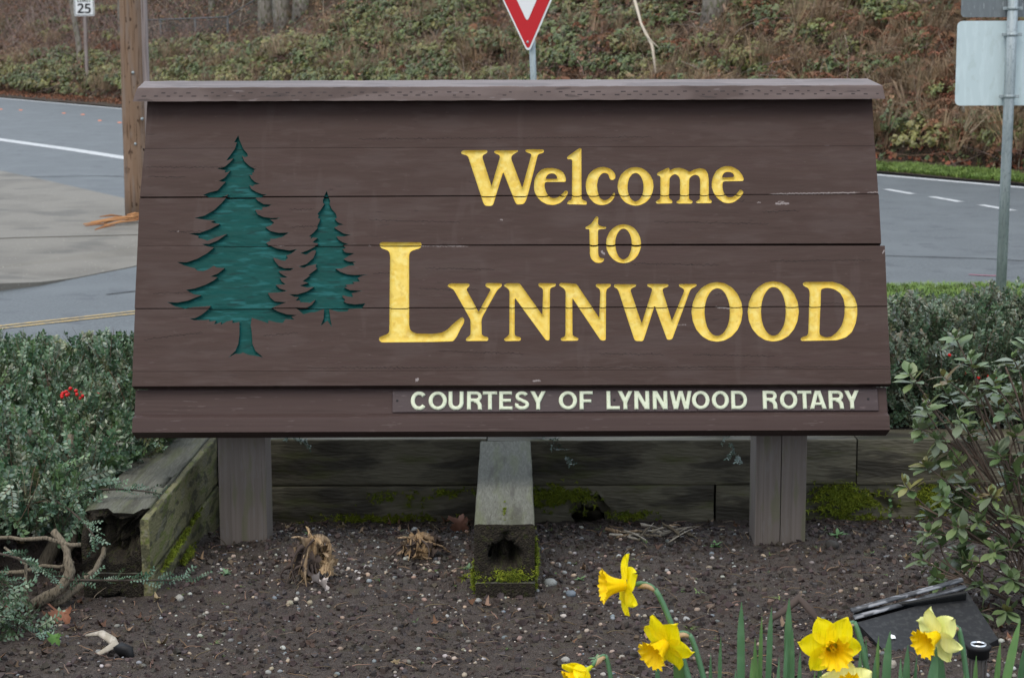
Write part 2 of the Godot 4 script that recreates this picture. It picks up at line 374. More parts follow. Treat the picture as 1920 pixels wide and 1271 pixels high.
# outlines of the carving, in millimetres on the face of the sign (x from its middle, y from the lower edge)
var GLYPHS := {
	"W": [[-179,852,-172,861,-87,861,-84,856,-88,849,-99,844,-103,835,-70,725,-40,835,-43,843,-58,849,-62,855,-55,860,22,860,25,857,15,850,2,841,-1,829,38,717,71,844,67,848,52,853,49,860,55,864,114,863,116,855,111,849,99,847,93,841,59,698,51,672,43,658,18,656,10,672,-29,779,-59,675,-65,655,-73,651,-92,652,-99,662,-153,837,-160,843,-175,846]],
	"e": [[192,740,118,740,116,727,118,713,125,695,136,682,151,679,167,685,181,698,189,708,199,704,197,693,186,676,170,661,148,654,126,656,104,668,88,687,80,707,79,727,82,751,91,771,105,786,122,792,142,793,163,789,179,780,188,767,192,753], [120,751,162,751,160,762,154,770,143,773,130,770,123,760]],
	"l": [[196,830,200,837,240,867,248,868,246,680,249,674,262,668,265,663,264,655,197,657,194,661,200,669,212,674,215,822,211,826,199,825]],
	"c": [[367,757,364,750,354,745,346,751,342,768,334,773,324,774,315,767,306,753,301,730,303,703,309,681,325,670,339,674,352,687,360,700,365,694,362,684,353,669,339,658,322,653,306,654,290,661,274,680,264,700,261,727,264,747,272,768,289,785,308,794,328,796,347,790,360,779,366,767]],
	"o": [[500,722,496,700,487,680,473,664,455,654,435,650,416,654,398,664,385,680,376,700,373,723,377,745,386,766,401,782,419,792,438,795,458,792,475,781,489,765,498,745], [465,720,463,703,459,688,452,676,444,669,435,666,427,669,419,677,413,688,409,703,408,720,410,736,414,751,421,763,429,771,438,773,446,771,454,763,460,751,464,736]],
	"m": [[512,764,515,773,551,792,558,790,557,780,573,789,593,792,612,786,629,775,645,785,667,790,684,785,693,769,695,746,693,681,695,674,703,670,703,659,650,659,646,664,661,673,662,679,665,746,661,760,650,766,638,763,628,753,626,746,623,679,625,673,636,668,635,658,583,658,577,664,591,673,592,680,594,749,588,762,576,769,564,762,557,752,553,680,556,675,565,669,565,659,509,658,505,666,519,673,523,679,525,758,521,762]],
	"e2": [[816,741,745,740,742,725,743,707,750,688,763,680,779,682,793,694,804,710,816,701,812,690,797,674,780,662,761,658,742,662,724,677,711,696,705,716,705,734,710,757,722,779,739,792,758,798,780,795,801,782,814,763,819,748], [741,754,783,755,785,763,780,772,768,776,754,775,746,767]],
	"t": [[258,570,262,573,278,583,295,609,299,611,304,608,302,582,307,577,320,572,331,572,330,565,306,563,302,559,301,474,303,460,311,455,320,454,322,448,314,439,302,437,290,439,277,451,272,468,272,561,270,564,259,564]],
	"o2": [[452,508,448,486,439,465,425,449,408,439,389,436,370,439,353,450,340,466,331,486,329,509,332,531,341,552,355,568,373,578,392,582,411,578,428,568,441,551,449,531], [419,507,417,489,412,473,406,460,397,452,388,449,380,452,372,460,366,473,362,490,361,508,362,526,367,542,374,555,382,563,391,566,400,563,408,555,414,542,418,526]],
	"L": [[-462,506,-458,518,-316,517,-313,504,-319,494,-346,485,-356,477,-357,463,-354,213,-351,199,-343,190,-327,184,-270,183,-241,187,-223,197,-200,221,-172,244,-164,237,-165,222,-177,201,-189,174,-202,156,-273,154,-450,153,-458,163,-455,172,-428,183,-422,191,-423,463,-426,480,-433,487,-454,494]],
	"Y": [[-224,354,-217,364,-149,364,-145,356,-158,344,-115,260,-75,337,-73,344,-91,352,-91,362,-85,365,-35,364,-34,354,-50,340,-100,247,-105,233,-104,180,-97,174,-81,170,-82,157,-159,157,-158,166,-145,176,-142,184,-143,234,-150,247,-201,341,-208,346]],
	"N": [[-29,355,-20,364,27,364,105,249,108,340,104,347,92,353,92,364,153,363,152,353,135,347,132,340,129,158,117,158,10,312,9,181,12,174,31,169,30,157,-24,156,-29,163,-14,174,-9,181,-8,337,-15,346]],
	"N2": [[164,360,170,365,224,361,301,238,306,336,301,345,291,350,291,360,343,361,343,352,329,343,326,332,322,157,305,157,209,310,208,177,213,172,229,166,227,157,170,156,166,165,182,172,184,181,186,336,180,345,165,354]],
	"W2": [[353,354,357,359,430,359,431,352,414,344,410,337,447,217,486,339,483,346,469,351,469,360,542,359,542,350,524,344,521,337,551,226,597,335,593,343,579,350,578,359,640,359,640,352,621,342,616,334,550,160,533,158,493,282,452,158,447,154,425,155,420,160,369,335,364,344,355,348]],
	"O": [[796,258,790,224,777,195,756,171,731,156,704,151,677,156,653,171,634,195,623,225,619,258,625,292,638,322,658,346,684,361,711,366,738,361,763,345,781,321,793,291], [752,257,749,230,742,206,731,187,719,175,705,171,692,175,680,187,671,206,666,231,664,257,667,284,674,308,685,328,697,340,711,344,725,340,736,328,745,308,751,284]],
	"O2": [[990,259,984,225,970,195,950,171,924,156,897,151,870,156,846,172,827,196,816,226,813,259,819,293,832,323,853,347,878,363,906,368,933,363,957,347,976,323,987,292], [945,259,942,232,935,207,924,188,912,175,898,171,885,175,874,188,865,207,860,232,859,259,862,287,869,311,880,331,892,344,906,348,919,344,931,331,939,311,944,286]],
	"D": [[1007,359,1014,365,1113,365,1140,356,1166,336,1184,307,1192,278,1191,249,1184,217,1169,184,1147,165,1115,155,992,153,991,162,1000,168,1013,170,1019,181,1030,329,1027,342,1010,351], [1070,339,1091,344,1115,339,1135,325,1146,303,1149,274,1146,242,1136,209,1117,183,1096,167,1075,165,1058,174,1057,185,1065,275]],
	"tree1": [[-969,922,-964,904,-949,869,-934,851,-932,841,-943,837,-953,844,-944,823,-927,806,-907,793,-898,793,-910,788,-907,781,-915,778,-913,769,-924,771,-917,757,-904,744,-886,736,-904,734,-910,727,-923,732,-916,718,-898,706,-875,697,-859,697,-871,692,-876,689,-900,684,-890,673,-870,661,-843,659,-855,651,-875,649,-874,640,-900,641,-890,623,-869,613,-839,609,-810,610,-826,604,-846,604,-831,592,-845,580,-861,575,-844,561,-815,554,-777,555,-802,539,-827,532,-843,532,-842,525,-857,517,-846,507,-843,506,-819,495,-775,487,-747,492,-768,475,-785,468,-778,461,-789,449,-804,452,-830,461,-824,449,-810,431,-790,422,-756,422,-770,413,-810,412,-803,403,-776,388,-804,387,-798,374,-783,363,-818,361,-804,348,-777,339,-804,334,-844,332,-835,315,-819,301,-779,298,-799,290,-829,278,-808,266,-778,255,-740,252,-761,246,-749,236,-781,238,-789,224,-810,226,-839,234,-840,223,-860,231,-897,243,-900,217,-895,189,-891,148,-880,124,-853,101,-886,108,-902,110,-923,119,-932,114,-949,114,-973,100,-949,124,-940,148,-937,183,-939,228,-963,224,-963,235,-983,230,-1003,218,-1001,228,-1026,219,-1020,233,-1043,230,-1043,237,-1060,235,-1096,235,-1112,242,-1093,242,-1071,254,-1048,274,-1039,286,-1062,284,-1102,281,-1128,277,-1162,284,-1191,300,-1156,298,-1119,305,-1074,324,-1100,328,-1128,344,-1098,349,-1059,363,-1032,379,-1020,390,-1046,392,-1020,403,-997,423,-1024,425,-1035,432,-1054,419,-1071,412,-1091,414,-1101,423,-1135,432,-1164,446,-1129,445,-1093,458,-1060,478,-1037,499,-1061,503,-1080,514,-1055,514,-1027,526,-1002,545,-994,551,-1027,540,-1062,526,-1072,530,-1096,537,-1092,543,-1129,553,-1089,555,-1054,569,-1021,588,-1042,591,-1055,595,-1039,600,-1081,605,-1111,610,-1076,619,-1044,639,-1019,665,-1004,684,-995,698,-1007,691,-1033,688,-1062,688,-1085,695,-1063,705,-1034,712,-1016,734,-1006,745,-1019,745,-1031,748,-1010,760,-992,787,-1001,781,-1013,780,-1008,788,-1024,791,-1039,794,-1012,801,-993,820,-982,834,-993,830,-1009,824,-994,846,-979,869,-973,895,-983,894]],
	"tree2": [[-650,710,-643,688,-637,672,-639,660,-630,641,-616,625,-612,609,-619,605,-608,592,-587,583,-604,582,-613,576,-621,573,-609,564,-586,550,-561,545,-586,540,-612,540,-604,528,-589,518,-570,511,-589,508,-578,495,-590,491,-581,482,-588,484,-574,478,-547,476,-568,466,-585,454,-569,446,-541,445,-552,440,-545,432,-565,431,-591,420,-612,420,-595,408,-573,399,-546,396,-498,398,-518,394,-535,385,-526,373,-552,371,-544,364,-576,361,-569,353,-580,351,-561,341,-517,338,-554,330,-549,316,-564,317,-586,323,-584,314,-575,307,-581,300,-570,293,-542,289,-506,293,-516,277,-563,273,-568,265,-598,264,-631,273,-626,239,-620,209,-636,232,-659,213,-649,239,-648,273,-663,269,-678,263,-695,262,-719,255,-735,269,-748,279,-709,277,-690,289,-678,307,-696,296,-712,297,-732,298,-731,305,-748,303,-736,316,-753,318,-771,327,-741,326,-708,337,-685,353,-709,351,-735,358,-705,368,-725,374,-699,395,-706,396,-676,420,-682,427,-678,437,-709,430,-722,423,-741,428,-713,437,-690,459,-682,481,-683,488,-695,486,-715,471,-736,477,-708,488,-687,500,-674,514,-695,518,-688,526,-677,534,-694,537,-703,530,-700,540,-709,539,-691,556,-678,572,-680,578,-673,595,-670,605,-679,609,-675,619,-681,623,-668,641,-656,662,-661,662,-663,674,-658,690]],
}

# ------------------------------------------------------------------ the carved sign
const FACE_P := Vector3(0, 0.602, 0.23)     # middle of the lower edge of the carved planks
var face_t := Transform3D(Basis(Vector3(1, 0, 0), Vector3(0, 0.8997, -0.4365), Vector3(0, 0.4365, 0.8997)), FACE_P)

func rounded(poly: PackedVector2Array, r: float) -> PackedVector2Array:
	var out := PackedVector2Array()
	var n := poly.size()
	for i in n:
		var p := poly[i]
		var a := poly[(i + n - 1) % n]
		var b := poly[(i + 1) % n]
		var da := minf(r, p.distance_to(a) * 0.45)
		var db := minf(r, p.distance_to(b) * 0.45)
		var s := p + (a - p).normalized() * da
		var e := p + (b - p).normalized() * db
		out.append(s)
		out.append(s.lerp(p, 0.5).lerp(p.lerp(e, 0.5), 0.5))
		out.append(e)
	return out

func dense(poly: PackedVector2Array, step: float) -> PackedVector2Array:
	var out := PackedVector2Array()
	var n := poly.size()
	for i in n:
		var a := poly[i]
		var b := poly[(i + 1) % n]
		var k := maxi(1, int(ceil(a.distance_to(b) / step)))
		for j in k:
			out.append(a.lerp(b, float(j) / k))
	return out

func glyph(loops: Array, depth: float, ramp: float) -> Dictionary:
	var g := {"loops": [], "depth": depth, "ramp": ramp, "st": begin(), "box": Rect2(), "rings": [], "known": {}}
	for l in loops:
		g.loops.append(l)
	var bx := Rect2(g.loops[0][0], Vector2.ZERO)
	for l in g.loops:
		for p in l:
			bx = bx.expand(p)
	g.box = bx
	for off in [0.0, minf(1.3, ramp * 0.3), ramp * 0.55]:
		var outers := []
		var holes := []
		for i in g.loops.size():
			var l: PackedVector2Array = g.loops[i]
			if Geometry2D.is_polygon_clockwise(l):
				l = l.duplicate()
				l.reverse()
			var grown := [l] if off == 0.0 else Geometry2D.offset_polygon(l, -off if i == 0 else off, Geometry2D.JOIN_ROUND)
			for p in grown:
				if not Geometry2D.is_polygon_clockwise(p):
					(outers if i == 0 else holes).append(p)
		g.rings.append([outers, holes])
	return g

func bounds_of(poly: PackedVector2Array) -> Rect2:
	var r := Rect2(poly[0], Vector2.ZERO)
	for p in poly:
		r = r.expand(p)
	return r

func in_glyph(g: Dictionary, p: Vector2) -> bool:
	if not g.box.grow(0.5).has_point(p):
		return false
	var c := false
	for l in g.loops:
		if Geometry2D.is_point_in_polygon(p, l):
			c = not c
	return c

func glyph_dist(g: Dictionary, p: Vector2) -> float:
	var best := 1e9
	for l in g.loops:
		var n: int = l.size()
		for i in n:
			var q := Geometry2D.get_closest_point_to_segment(p, l[i], l[(i + 1) % n])
			best = minf(best, q.distance_squared_to(p))
	return sqrt(best)

func glyph_depth(g: Dictionary, p: Vector2) -> float:
	var d := minf(glyph_dist(g, p) / g.ramp, 1.0)
	var deep: float = g.depth * sqrt(maxf(0.0, 1.0 - (1.0 - d) * (1.0 - d)))
	if g.depth > 0.0:   # the marks of the chisel along the grain
		deep += d * (1.1 * n_low.get_noise_2d(p.x * 0.018, p.y * 0.11) + 0.7 * n_mid.get_noise_2d(p.x * 0.045, p.y * 0.12))
	return deep

# the parts of a cell that lie in a region given by its loops (outlines counter-clockwise, holes in them clockwise)
func cut(cell: PackedVector2Array, outers: Array, holes: Array) -> Array:
	var got := []
	for l in outers:
		got.append_array(Geometry2D.intersect_polygons(cell, l))
	for h in holes:
		var rest := []
		for p in got:
			rest.append_array(Geometry2D.clip_polygons(p, h))
		got = rest
	return got

func minus(pieces: Array, outers: Array, holes: Array) -> Array:
	var out := []
	for p in pieces:
		var left := [p]
		for l in outers:
			var nx := []
			for x in left:
				nx.append_array(Geometry2D.clip_polygons(x, l))
			left = nx
		out.append_array(left)
		for h in holes:
			for x in Geometry2D.intersect_polygons(p, h):
				for l in outers:
					out.append_array(Geometry2D.intersect_polygons(x, l))
	return out

# one stretch of a plank, a quad in face millimetres (bottom left, bottom right, top right, top left):
# a fine grid whose cells are cut along the outlines and along two lines inside them, so that walls stay crisp
func carve(q: PackedVector2Array, glyphs: Array, w: float, plank: SurfaceTool, uv_of: Callable) -> void:
	var step := 6.0
	var r := bounds_of(q)
	var x := floorf(r.position.x / step) * step
	while x < r.end.x:
		var y := floorf(r.position.y / step) * step
		var plain_from := -1.0e9
		while y < r.end.y:
			var cell := PackedVector2Array([Vector2(x, y), Vector2(x + step, y), Vector2(x + step, y + step), Vector2(x, y + step)])
			var cr := Rect2(x, y, step, step)
			y += step
			var whole := true
			for c in cell:
				if not Geometry2D.is_point_in_polygon(c, q):
					whole = false
			var parts := [cell]
			if not whole:
				parts = Geometry2D.intersect_polygons(cell, q)
			for g in glyphs:
				if not g.box.intersects(cr):
					continue
				var d := glyph_dist(g, cr.get_center())
				var mine := []
				if d > step * 0.72:
					if in_glyph(g, cr.get_center()):
						mine = parts
						parts = []
				else:
					for p in parts:
						mine.append_array(cut(p, g.rings[0][0], g.rings[0][1]))
					parts = minus(parts, g.rings[0][0], g.rings[0][1])
				if mine.is_empty():
					continue
				if d < g.ramp + step:
					for k in [1, 2]:
						var deeper := []
						for p in mine:
							deeper.append_array(cut(p, g.rings[k][0], g.rings[k][1]))
						var band := minus(mine, g.rings[k][0], g.rings[k][1])
						for p in band:
							fill(p, g, w, g.st, uv_of)
						mine = deeper
				for p in mine:
					fill(p, g, w, g.st, uv_of)
			for p in parts:
				fill(p, {}, w, plank, uv_of)
		x += step

func fill(p: PackedVector2Array, g: Dictionary, w: float, st: SurfaceTool, uv_of: Callable) -> void:
	if p.size() < 3 or Geometry2D.is_polygon_clockwise(p):
		return
	var ix := PackedInt32Array([0, 1, 2, 0, 2, 3]) if p.size() == 4 and g.is_empty() else Geometry2D.triangulate_polygon(p)
	var v := []
	for c in p:
		var z := w
		if not g.is_empty():
			var key := Vector2i(int(round(c.x * 20.0)), int(round(c.y * 20.0)))
			if not g.known.has(key):
				g.known[key] = glyph_depth(g, c)
			z = w - g.known[key]
		v.append(Vector3(c.x, c.y, z) * 0.001)
	for i in range(0, ix.size(), 3):
		var a: Vector3 = v[ix[i]]
		var b: Vector3 = v[ix[i + 1]]
		var c: Vector3 = v[ix[i + 2]]
		var area := Vector2(b.x - a.x, b.y - a.y).cross(Vector2(c.x - a.x, c.y - a.y))
		if absf(area) < 1e-12:
			continue
		for k in ([a, c, b] if area > 0.0 else [a, b, c]):
			if g.is_empty():
				st.set_uv(uv_of.call(k.x * 1000.0, k.y * 1000.0))
			st.add_vertex(k)

# a whole plank: carved face, ends, and edges that follow the carving
func carved_plank(q: PackedVector2Array, all: Array, w: float, thick: float, uv_of: Callable) -> SurfaceTool:
	var st := begin(true)
	var here := []
	for g in all:
		var lo := minf(q[0].y, q[1].y)
		var hi := maxf(q[2].y, q[3].y)
		if g.box.position.y < hi and g.box.end.y > lo and g.box.position.x < q[1].x and g.box.end.x > q[0].x:
			here.append(g)
	here.sort_custom(func(a, b): return a.box.position.x < b.box.position.x)
	var low := func(x: float) -> float: return lerpf(q[0].y, q[1].y, (x - q[0].x) / (q[1].x - q[0].x))
	var top := func(x: float) -> float: return lerpf(q[3].y, q[2].y, (x - q[3].x) / (q[2].x - q[3].x))
	var plain := func(x0: float, x1: float) -> void:
		if x1 - x0 < 0.1:
			return
		var l0 := x0 if x0 > q[0].x else q[3].x
		var l1 := x1 if x1 < q[1].x else q[2].x
		var v := [Vector2(x0, low.call(x0)), Vector2(x1, low.call(x1)), Vector2(l1, top.call(l1)), Vector2(l0, top.call(l0))]
		for k in [0, 2, 1, 0, 3, 2]:
			st.set_uv(uv_of.call(v[k].x, v[k].y))
			st.add_vertex(Vector3(v[k].x, v[k].y, w) * 0.001)
	var at := q[0].x
	var i := 0
	var xs := [q[0].x]
	while i < here.size():
		var x0: float = here[i].box.position.x - 7.0
		var x1: float = here[i].box.end.x + 7.0
		var group := [here[i]]
		while i + 1 < here.size() and here[i + 1].box.position.x - 7.0 < x1:
			i += 1
			x1 = maxf(x1, here[i].box.end.x + 7.0)
			group.append(here[i])
		i += 1
		plain.call(at, x0)
		carve(PackedVector2Array([Vector2(x0, low.call(x0)), Vector2(x1, low.call(x1)), Vector2(x1, top.call(x1)), Vector2(x0, top.call(x0))]), group, w, st, uv_of)
		var x := x0
		while x < x1:
			xs.append(x)
			x += 3.0
		at = x1
	plain.call(at, q[1].x)
	xs.append(q[1].x)
	for e in 2:
		var line := []
		for x in xs:
			var y: float = low.call(x) if e == 0 else top.call(x)
			var z := w
			for g in here:
				if in_glyph(g, Vector2(x, y)):
					z = w - glyph_depth(g, Vector2(x, y))
			line.append(Vector3(x, y, z) * 0.001)
		for k in line.size() - 1:
			var a: Vector3 = line[k]
			var b: Vector3 = line[k + 1]
			var c := Vector3(b.x, b.y, (w - thick) * 0.001)
			var d := Vector3(a.x, a.y, (w - thick) * 0.001)
			var vs := [a, b, c, a, c, d] if e == 1 else [a, c, b, a, d, c]
			for v in [vs[0], vs[2], vs[1], vs[3], vs[5], vs[4]]:
				st.set_uv(uv_of.call(v.x * 1000.0, v.y * 1000.0))
				st.add_vertex(v)
	for e in 2:
		var b2 := q[1] if e == 1 else q[0]
		var t2 := q[2] if e == 1 else q[3]
		var vs := [Vector3(b2.x, b2.y, w), Vector3(b2.x, b2.y, w - thick), Vector3(t2.x, t2.y, w - thick), Vector3(b2.x, b2.y, w), Vector3(t2.x, t2.y, w - thick), Vector3(t2.x, t2.y, w)]
		if e == 1:
			vs = [vs[0], vs[2], vs[1], vs[3], vs[5], vs[4]]
		for v in vs:
			st.set_uv(uv_of.call(v.x, v.y))
			st.add_vertex(v * 0.001)
	return st

func sign_paint() -> StandardMaterial3D:
	var w := 2048
	var h := 840
	var im := painted(w, h, Color(0.25, 0.193, 0.178), [[24, 2, 0.02, 4, 0.35, 0.8, Color(0.264, 0.208, 0.194), 0.7], [12, 1, 0.05, 4, 0.6, 0.9, Color(0.228, 0.173, 0.159), 0.5], [3, 1, 0.008, 4, 0.5, 0.8, Color(0.275, 0.224, 0.212), 0.8], [4, 1, 0.03, 5, 0.6, 0.8, Color(0.29, 0.24, 0.227), 0.5], [1, 6, 0.012, 4, 0.68, 0.84, Color(0.3, 0.255, 0.245), 0.35], [7, 1, 0.06, 4, 0.82, 0.92, Color(0.19, 0.148, 0.142), 0.6], [5, 1, 0.08, 3, 0.88, 0.92, Color(0.36, 0.32, 0.32), 0.5]], 31)
	var hb := grey_noise(w, h, 12, 2, 0.05, 33, 4)
	var px := func(u: float, v: float) -> Vector2: return Vector2((u + 1310.0) / 2620.0 * w, (1.0 - (v + 10.0) / 1076.0) * h)
	var mark := func(a: Vector2, b: Vector2, col: Color, half: float, wob: float, dig: int) -> void:
		var p: Vector2 = px.call(a.x, a.y)
		var q: Vector2 = px.call(b.x, b.y)
		var n := int(p.distance_to(q)) + 1
		for i in n:
			var t := float(i) / n
			var c := p.lerp(q, t) + Vector2(0, n_mid.get_noise_2d(i * 0.11 + a.x, a.y) * wob)
			var hh := half * (0.6 + 0.8 * absf(n_mid.get_noise_2d(i * 0.23, a.y + 50.0)) * 2.0) * minf(1.0, minf(t, 1.0 - t) * 12.0 + 0.2)
			for k in range(int(-hh), int(hh) + 1):
				var x := clampi(int(c.x), 0, w - 1)
				var y := clampi(int(c.y) + k, 0, h - 1)
				im.set_pixel(x, y, im.get_pixel(x, y).lerp(col, 0.85))
				hb[y * w + x] = clampi(hb[y * w + x] + dig, 0, 255)
	var dark := Color(0.12, 0.095, 0.09)
	var pale := Color(0.56, 0.53, 0.53)
	# drying cracks in the boards and chips where the paint has come off, where the photograph has them
	for c in [[-1265, 165, -1062, 190], [-855, 178, -735, 188], [-540, 905, 500, 910], [-1290, 800, -900, 800], [-1280, 765, -1150, 762], [-1200, 560, -900, 556], [-780, 640, -690, 640], [-770, 575, -660, 578], [-500, 600, -180, 590], [-300, 420, -60, 415], [-480, 400, -350, 405], [-320, 345, -120, 340], [500, 590, 900, 580], [680, 660, 820, 668], [350, 435, 720, 428], [900, 440, 1250, 445], [700, 320, 860, 318], [-250, 120, 40, 110], [300, 110, 520, 106], [-700, 62, 1290, 58], [620, 105, 900, 98], [1000, 290, 1180, 284], [-1240, 330, -1100, 335], [880, 625, 1010, 630], [-150, 740, 80, 742]]:
		mark.call(Vector2(c[0], c[1]), Vector2(c[2], c[3]), dark, 0.8, 5.0, -110)
	for c in [[905, 692, 1225, 696, 1.6], [1250, 696, 1290, 697, 1.4], [925, 656, 975, 657, 3.0], [935, 664, 958, 664, 1.2], [862, 660, 875, 662, 1.4], [70, 14, 98, 14, 2.4], [-330, 18, -318, 22, 5.0], [-40, 600, -30, 600, 1.6], [-445, 503, -150, 500, 1.0], [-500, 505, -490, 505, 1.8], [310, 480, 325, 470, 4.0], [1290, 470, 1298, 480, 3.0], [-1170, 560, -1162, 561, 1.2], [150, 745, 156, 745, 1.0], [560, 212, 600, 212, 1.0], [700, 276, 760, 270, 1.6], [-820, 505, -790, 505, 1.0], [220, 330, 228, 329, 1.0]]:
		mark.call(Vector2(c[0], c[1]), Vector2(c[2], c[3]), pale, c[4], 2.0, 30)
	var m := std(Color.WHITE, 0.68, 0.32)
	m.albedo_texture = ImageTexture.create_from_image(im)
	m.heightmap_enabled = true
	m.heightmap_texture = ImageTexture.create_from_image(Image.create_from_data(w, h, false, Image.FORMAT_L8, hb))
	m.heightmap_scale = 0.22
	return m

# block capitals for the plaque: strokes of even weight, joined
func stroke(pts: Array, s: float, round_join := true) -> PackedVector2Array:
	var r := Geometry2D.offset_polyline(PackedVector2Array(pts), s * 0.5, Geometry2D.JOIN_ROUND if round_join else Geometry2D.JOIN_MITER, Geometry2D.END_BUTT)
	return r[0]

func arc(c: Vector2, rx: float, ry: float, a0: float, a1: float, n := 16) -> Array:
	var out := []
	for i in n + 1:
		var a := deg_to_rad(lerpf(a0, a1, float(i) / n))
		out.append(c + Vector2(cos(a) * rx, sin(a) * ry))
	return out

func joined(parts: Array, w: float, h: float) -> Array:
	var clip := PackedVector2Array([Vector2(0, 0), Vector2(w, 0), Vector2(w, h), Vector2(0, h)])
	var outer: PackedVector2Array = Geometry2D.intersect_polygons(parts[0], clip)[0]
	var holes := []
	for i in range(1, parts.size()):
		var p: PackedVector2Array = Geometry2D.intersect_polygons(parts[i], clip)[0]
		var left := []
		for hl in holes:
			var hp: PackedVector2Array = hl
			hp.reverse()
			for rest in Geometry2D.clip_polygons(hp, p):
				var back: PackedVector2Array = rest
				back.reverse()
				left.append(back)
		holes = left
		for r in Geometry2D.merge_polygons(outer, p):
			if Geometry2D.is_polygon_clockwise(r):
				holes.append(r)
			else:
				outer = r
	return [outer] + holes

func bar(x0: float, y0: float, x1: float, y1: float) -> PackedVector2Array:
	return PackedVector2Array([Vector2(x0, y0), Vector2(x1, y0), Vector2(x1, y1), Vector2(x0, y1)])

func block_letter(ch: String, w: float, h: float) -> Array:
	var s := h * 0.215
	var t := s * 0.88
	var e := s * 0.5
	match ch:
		"C":
			return joined([stroke(arc(Vector2(w * 0.5, h * 0.5), w * 0.5 - e, h * 0.5 - t * 0.5, 38, 322, 28), s)], w, h)
		"O":
			return [PackedVector2Array(arc(Vector2(w * 0.5, h * 0.5), w * 0.5, h * 0.5, 0, 348, 29)), PackedVector2Array(arc(Vector2(w * 0.5, h * 0.5), w * 0.5 - s, h * 0.5 - t, 0, 348, 29))]
		"U":
			return joined([stroke([Vector2(e, h + 5)] + arc(Vector2(w * 0.5, w * 0.5), w * 0.5 - e, w * 0.5 - t * 0.5, 180, 360, 18) + [Vector2(w - e, h + 5)], s)], w, h)
		"R":
			return joined([bar(0, 0, s, h), stroke([Vector2(0, h - t * 0.5)] + arc(Vector2(w * 0.6, h * 0.715), w * 0.4 - e, h * 0.285 - t * 0.5, 90, -90, 14) + [Vector2(0, h * 0.43 + t * 0.5)], t), stroke([Vector2(w * 0.5, h * 0.5), Vector2(w * 0.72, h * 0.42), Vector2(w * 0.84, h * 0.28), Vector2(w - e * 0.95, -4)], s)], w, h)
		"T":
			return joined([bar(0, h - t, w, h), bar(w * 0.5 - e, 0, w * 0.5 + e, h)], w, h)
		"E":
			return joined([bar(0, 0, s, h), bar(0, 0, w, t), bar(0, h - t, w * 0.97, h), bar(0, h * 0.5 - t * 0.45, w * 0.9, h * 0.5 + t * 0.5)], w, h)
		"F":
			return joined([bar(0, 0, s, h), bar(0, h - t, w, h), bar(0, h * 0.46 - t * 0.45, w * 0.88, h * 0.46 + t * 0.5)], w, h)
		"L":
			return joined([bar(0, 0, s, h), bar(0, 0, w, t)], w, h)
		"S":
			var c1 := arc(Vector2(w * 0.5, h * 0.72), w * 0.46 - e, h * 0.28 - t * 0.5, 20, 250, 14)
			var c2 := arc(Vector2(w * 0.5, h * 0.28), w * 0.5 - e, h * 0.28 - t * 0.5, 70, -200, 16)
			return joined([stroke(c1 + c2, t)], w, h)
		"Y":
			return joined([stroke([Vector2(e * 0.8, h + 6), Vector2(w * 0.5, h * 0.4)], s), stroke([Vector2(w - e * 0.8, h + 6), Vector2(w * 0.5, h * 0.4)], s), bar(w * 0.5 - e, 0, w * 0.5 + e, h * 0.48)], w, h)
		"N":
			return joined([bar(0, 0, s, h), stroke([Vector2(e * 0.5, h + 8), Vector2(w - e * 0.5, -8)], s), bar(w - s, 0, w, h)], w, h)
		"W":
			return joined([stroke([Vector2(e * 0.75, h + 6), Vector2(w * 0.27, -6)], s * 0.95), stroke([Vector2(w * 0.25, -6), Vector2(w * 0.5, h + 2)], s * 0.9), stroke([Vector2(w * 0.5, h + 2), Vector2(w * 0.75, -6)], s * 0.9), stroke([Vector2(w * 0.73, -6), Vector2(w - e * 0.75, h + 6)], s * 0.95)], w, h)
		"D":
			return joined([bar(0, 0, s, h), stroke([Vector2(0, h - t * 0.5)] + arc(Vector2(w * 0.46, h * 0.5), w * 0.54 - e, h * 0.5 - t * 0.5, 90, -90, 18) + [Vector2(0, t * 0.5)], t)], w, h)
		"A":
			return joined([stroke([Vector2(e * 0.7, -5), Vector2(w * 0.5, h + 9)], s), stroke([Vector2(w - e * 0.7, -5), Vector2(w * 0.5, h + 9)], s), bar(w * 0.2, h * 0.2, w * 0.8, h * 0.2 + t * 0.85)], w, h)
	return []

